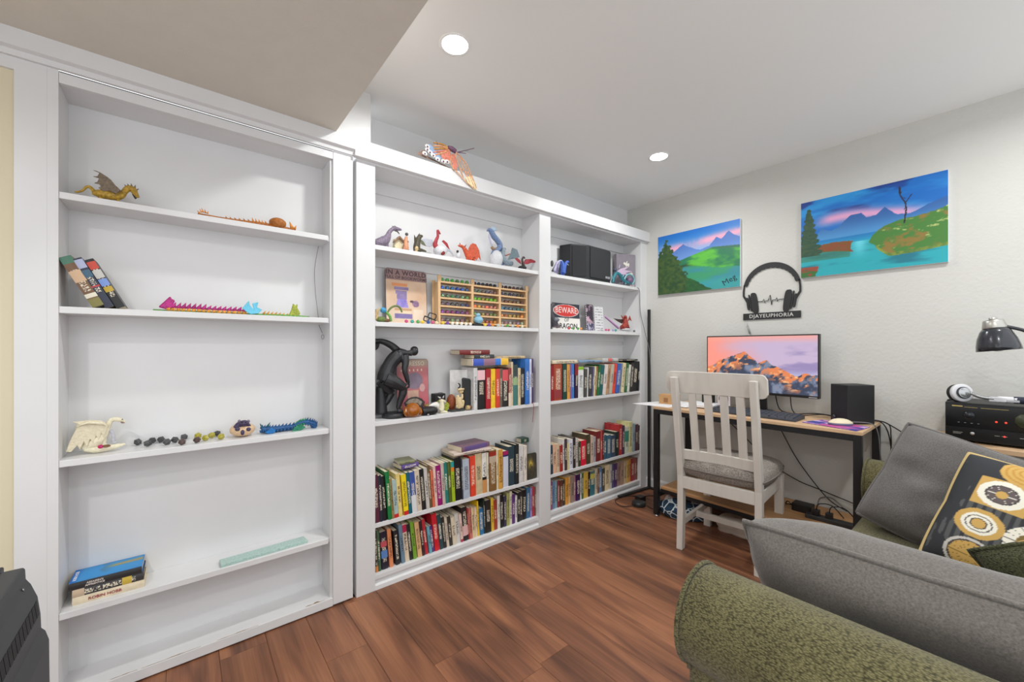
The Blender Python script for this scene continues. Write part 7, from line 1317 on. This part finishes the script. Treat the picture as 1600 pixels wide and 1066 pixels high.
q = MB(); q.tube([(.80,.105,bz+.02),(.80,.108,bz+.1),(.797,.11,bz+.165)], [.034,.028,.02], 10, 4); q.build('tree_stump', STM, sa)
# white art book with its cover turned to the room, behind the gift bag
def artbook(u, v): 
    c = np.full(u.shape+(3,), 1.)*np.array((214,213,211.)); m_ = (np.hypot((u-.62)*1.2, v-.8) < .12) & (np.hypot((u-.62)*1.2, v-.77) > .07); return np.where(m_[...,None], np.array((120,120,122.)), c)
book(1.262, .0, 0, .012, .235, .12, rgb=(214,213,211), label='white art book turned with its cover out, behind the black gift bag', group='upright books on the middle bay third shelf', M=Matrix.Translation((1.335,.075,ZS[2])) @ Matrix.Rotation(R(62),4,'Z'))
# comic book facing out at the right end of the third shelf, and a dark paperback on the fourth
def comic(u, v): return mixc(mixc((120,96,140), (170,150,150), ss(.4,.6,fbm(u*4,v*5,3))), (190,120,90), ss(.58,.7,fbm(u*5+3,v*6,7)))
plate_sign('comic_book', 'purple and grey comic standing cover-out at the right end of the third shelf', 1.785, 1.834, ZS[2], ZS[2]+.255, .06, comic, .03, (150,146,150), 30, 60, 'book')
def darkcover(u, v): return mixc(mixc((40,38,34), (86,80,60), fbm(u*6,v*6,3)), (214,184,70), np.exp(-(((u-.4)/.25)**2+((v-.6)/.16)**2))*ss(.35,.6,fbm(u*7,v*9,5)+.1))
plate_sign('paperback_cover', 'dark paperback with yellow glowing cover art facing out on the fourth shelf', 1.744, 1.834, ZS[3], ZS[3]+.172, .022, darkcover, .03, (60,56,50), 40, 60, 'book')
# ---- lying books
g = 'books lying flat on the rows'
zt = ZS[2]
flat_book((1.44,.07,zt+.262), .262, .135, .040, R(-2), (232,206,166), 'thick cream paperback with blue spine label lying on the third shelf books', g, patches=((.02,.3,(66,92,190)),(.3,.62,(150,110,130)),(.62,.78,(60,120,206)),(.8,1,(240,190,60))))
flat_book((1.40,.075,zt+.3025), .152, .11, .024, R(3), (52,60,66), 'dark slate book lying on the thick cream paperback', g, hard=True)
flat_book((1.352,.10,zt+.327), .208, .12, .028, R(-3), (120,40,40), 'dark red hardback on top of the lying stack, third shelf', g, hard=True)
flat_book((1.645,.10,zt+.298), .20, .12, .016, R(4), (200,176,136), 'tan book lying behind on the tall blue books', g)
z4 = ZS[3]
flat_book((1.315,.085,z4+.2535), .255, .16, .016, R(-3), (214,196,184), 'wide pale grey-pink book lying on the fourth shelf books', g, hard=True)
flat_book((1.335,.09,z4+.270), .212, .14, .028, R(6), (126,92,110), 'worn purple-brown paperback lying on the wide pale book', g, patches=((.1,.9,(96,76,130)),))
flat_book((.93,.09,z4+.232), .10, .10, .020, R(4), (92,72,140), 'purple paperback lying on the yellow and cream books', g)
flat_book((.925,.095,z4+.2525), .085, .09, .016, R(-4), (130,132,96), 'small grey-green book on the purple paperback', g)
flat_book((1.80,.135,z4+.225), .065, .06, .03, R(0), (40,80,66), 'dark green hardback lying at the right end of the fourth shelf', g, hard=True)
for k in range(1): pass
z3 = ZS[2]
flat_book((2.11,.09,z3+.2565), .26, .13, .022, R(0), (226,212,186), 'cream paperback lying on the red books of the right bay', g)
flat_book((2.38,.08,z3+.2585), .22, .14, .014, R(-9), (124,158,188), 'light blue thin book lying askew on the right bay books', g)
flat_book((2.62,.085,z3+.2585), .22, .13, .026, R(3), (196,196,194), 'grey-white book with red spot lying on the right bay books', g, patches=((.35,.6,(214,110,110)),))
flat_book((2.90,.09,z3+.2585), .21, .13, .012, R(0), (58,56,56), 'thin black book lying at the right end of the right bay books', g, hard=True)
# stack of three on the bookcase door
zd = ZD[3]; gs = 'stack of paperbacks on the bookcase door'
b1 = flat_book((-.203,.092,zd), .182, .11, .026, R(-1), (222,206,178), 'cream paperback at the bottom of the three-book stack on the door', gs)
b2 = flat_book((-.205,.093,zd+.0262), .180, .108, .026, R(0), (58,56,58), 'black paperback in the middle of the three-book stack on the door', gs, patches=((.0,.16,(200,176,150)),(.68,.82,(206,176,70))))
b3 = flat_book((-.211,.094,zd+.0524), .184, .11, .024, R(-1), (30,120,196), 'blue fantasy paperback on top of the three-book stack on the door', gs, patches=((.0,1.,(46,44,44)),))
b1.data.materials[1] = COVER
def seacover(u, v):
    c = mixc((60,140,200), (40,150,220), fbm(u*3,v*4,2)); c = mixc(c, (96,104,116), ss(.5,.62,fbm(u*4+1,v*3,5))*ss(.6,.2,u)); c = mixc(c, (180,150,80), np.exp(-((v-.62-.1*u)/.1)**2)*ss(.4,.6,u))
    return mixc(c, (24,110,200), ss(.12,.02,u))
cov = picture('cover_art', .18, .106, seacover, 60, 40, paint_mat('sign_print'), Matrix.Translation((-.211,.094,zd+.0768)), b3)
cov.matrix_parent_inverse = b3.matrix_world.inverted()
def flat_text(par, body, size, c, rgb, horizontal=True):
    o = MB().mesh(text_mesh(body, size, .0002, 1.0, .0002), face_neg_y(c) if horizontal else Matrix.Translation(c) @ Matrix.Rotation(R(90),4,'Z')).build('lettering', mat('letter_%d_%d_%d' % rgb, rgb, .5), par)
    o.matrix_parent_inverse = par.matrix_world.inverted()
flat_text(b1, 'ROBIN HOBB', .014, (-.215,.0335,zd+.013), (150,50,60)); flat_text(b3, 'ROBIN HOBB', .0125, (-.293,.094,zd+.077), (226,232,236), False); flat_text(b3, 'ASSASSIN\'S\nAPPRENTICE', .0085, (-.24,.035,zd+.0645), (226,214,206))
# three leaning paperbacks on the door's second shelf
for k, (xb, th, rgb, nm, pt) in enumerate(((-.212,.0345,(116,84,58),'brown and green',((.86,1,(70,116,96)),(.0,.16,(130,124,66)),(.18,.26,(226,220,200)),(.5,.72,(206,172,140)))), (-.1815,.0255,(44,50,70),'navy blue',((.8,.97,(170,176,206)),(.42,.45,(190,60,70)),(.62,.76,(60,96,120)))), (-.1545,.0255,(30,29,31),'black',((.8,.95,(196,70,56)),(.46,.6,(120,150,214)),(.62,.78,(196,194,190)),(.34,.44,(190,160,50)))))):
    lean = R(26.5); W = Matrix.Translation((xb,.008,ZD[1])) @ Matrix.Rotation(-lean,4,'Y') @ Matrix.Translation((-th,0,0))
    # the lower left corner touches the shelf
    W = Matrix.Translation((xb-.0305+.001*k,.008,ZD[1])) @ Matrix.Rotation(-lean,4,'Y')
    book(0,0,0, th*.9, .178, .105, rgb=rgb, label=nm+' paperback leaning to the left on the bookcase door shelf', group='leaning paperbacks on the bookcase door', M=W, spine_patches=pt)
# bar of pale green glass on the fourth door shelf
q = MB(); q.prism([(.113,.012),(.432,.022),(.426,.078),(.112,.068)], ZD[3], ZD[3]+.012, 'xy')
tag(q.build('glass_bar', mat('pale_green_glass', (172,200,192), .3, var=.25, vscale=160), bevel=.002), 'flat bar of speckled pale green glass on the bookcase door shelf', 'ornament')
# thin wire with a loop hanging in the door, ribbon bookmark
wr = thing('hanging_wire', 'thin wire with a small ring hanging down the right side of the bookcase door', 'wire', (.5,.12,1.2))
MB().tube([(.503,.132,1.69),(.487,.135,1.58),(.490,.135,1.47),(.502,.130,1.345)], .0012, 5, 5).build('wire', mat('wire_grey', (120,116,110), .5), wr)
MB().tube([(.504,.128,1.31),(.512,.12,1.285),(.517,.115,1.27)], .0012, 5, 3).build('wire_end', mat('wire_grey'), wr)
MB().tube([(.517+.006*math.sin(R(30*i)),.112,1.262-.01+.011*math.cos(R(30*i))) for i in range(13)], .001, 5, 1).build('ring', mat('wire_grey'), wr)
q = MB(); q.tube([(1.779,.02,ZS[2]+.004),(1.779,-.002,ZS[2]+.0015),(1.779,-.006,ZS[2]-.03),(1.773,-.006,.745),(1.768,-.006,.712)], .0022, 6, 4, .4); tag(q.build('bookmark_ribbon', mat('ribbon_red', (150,34,44), .6)), 'red bookmark ribbon hanging over the edge of the third shelf', 'ribbon')
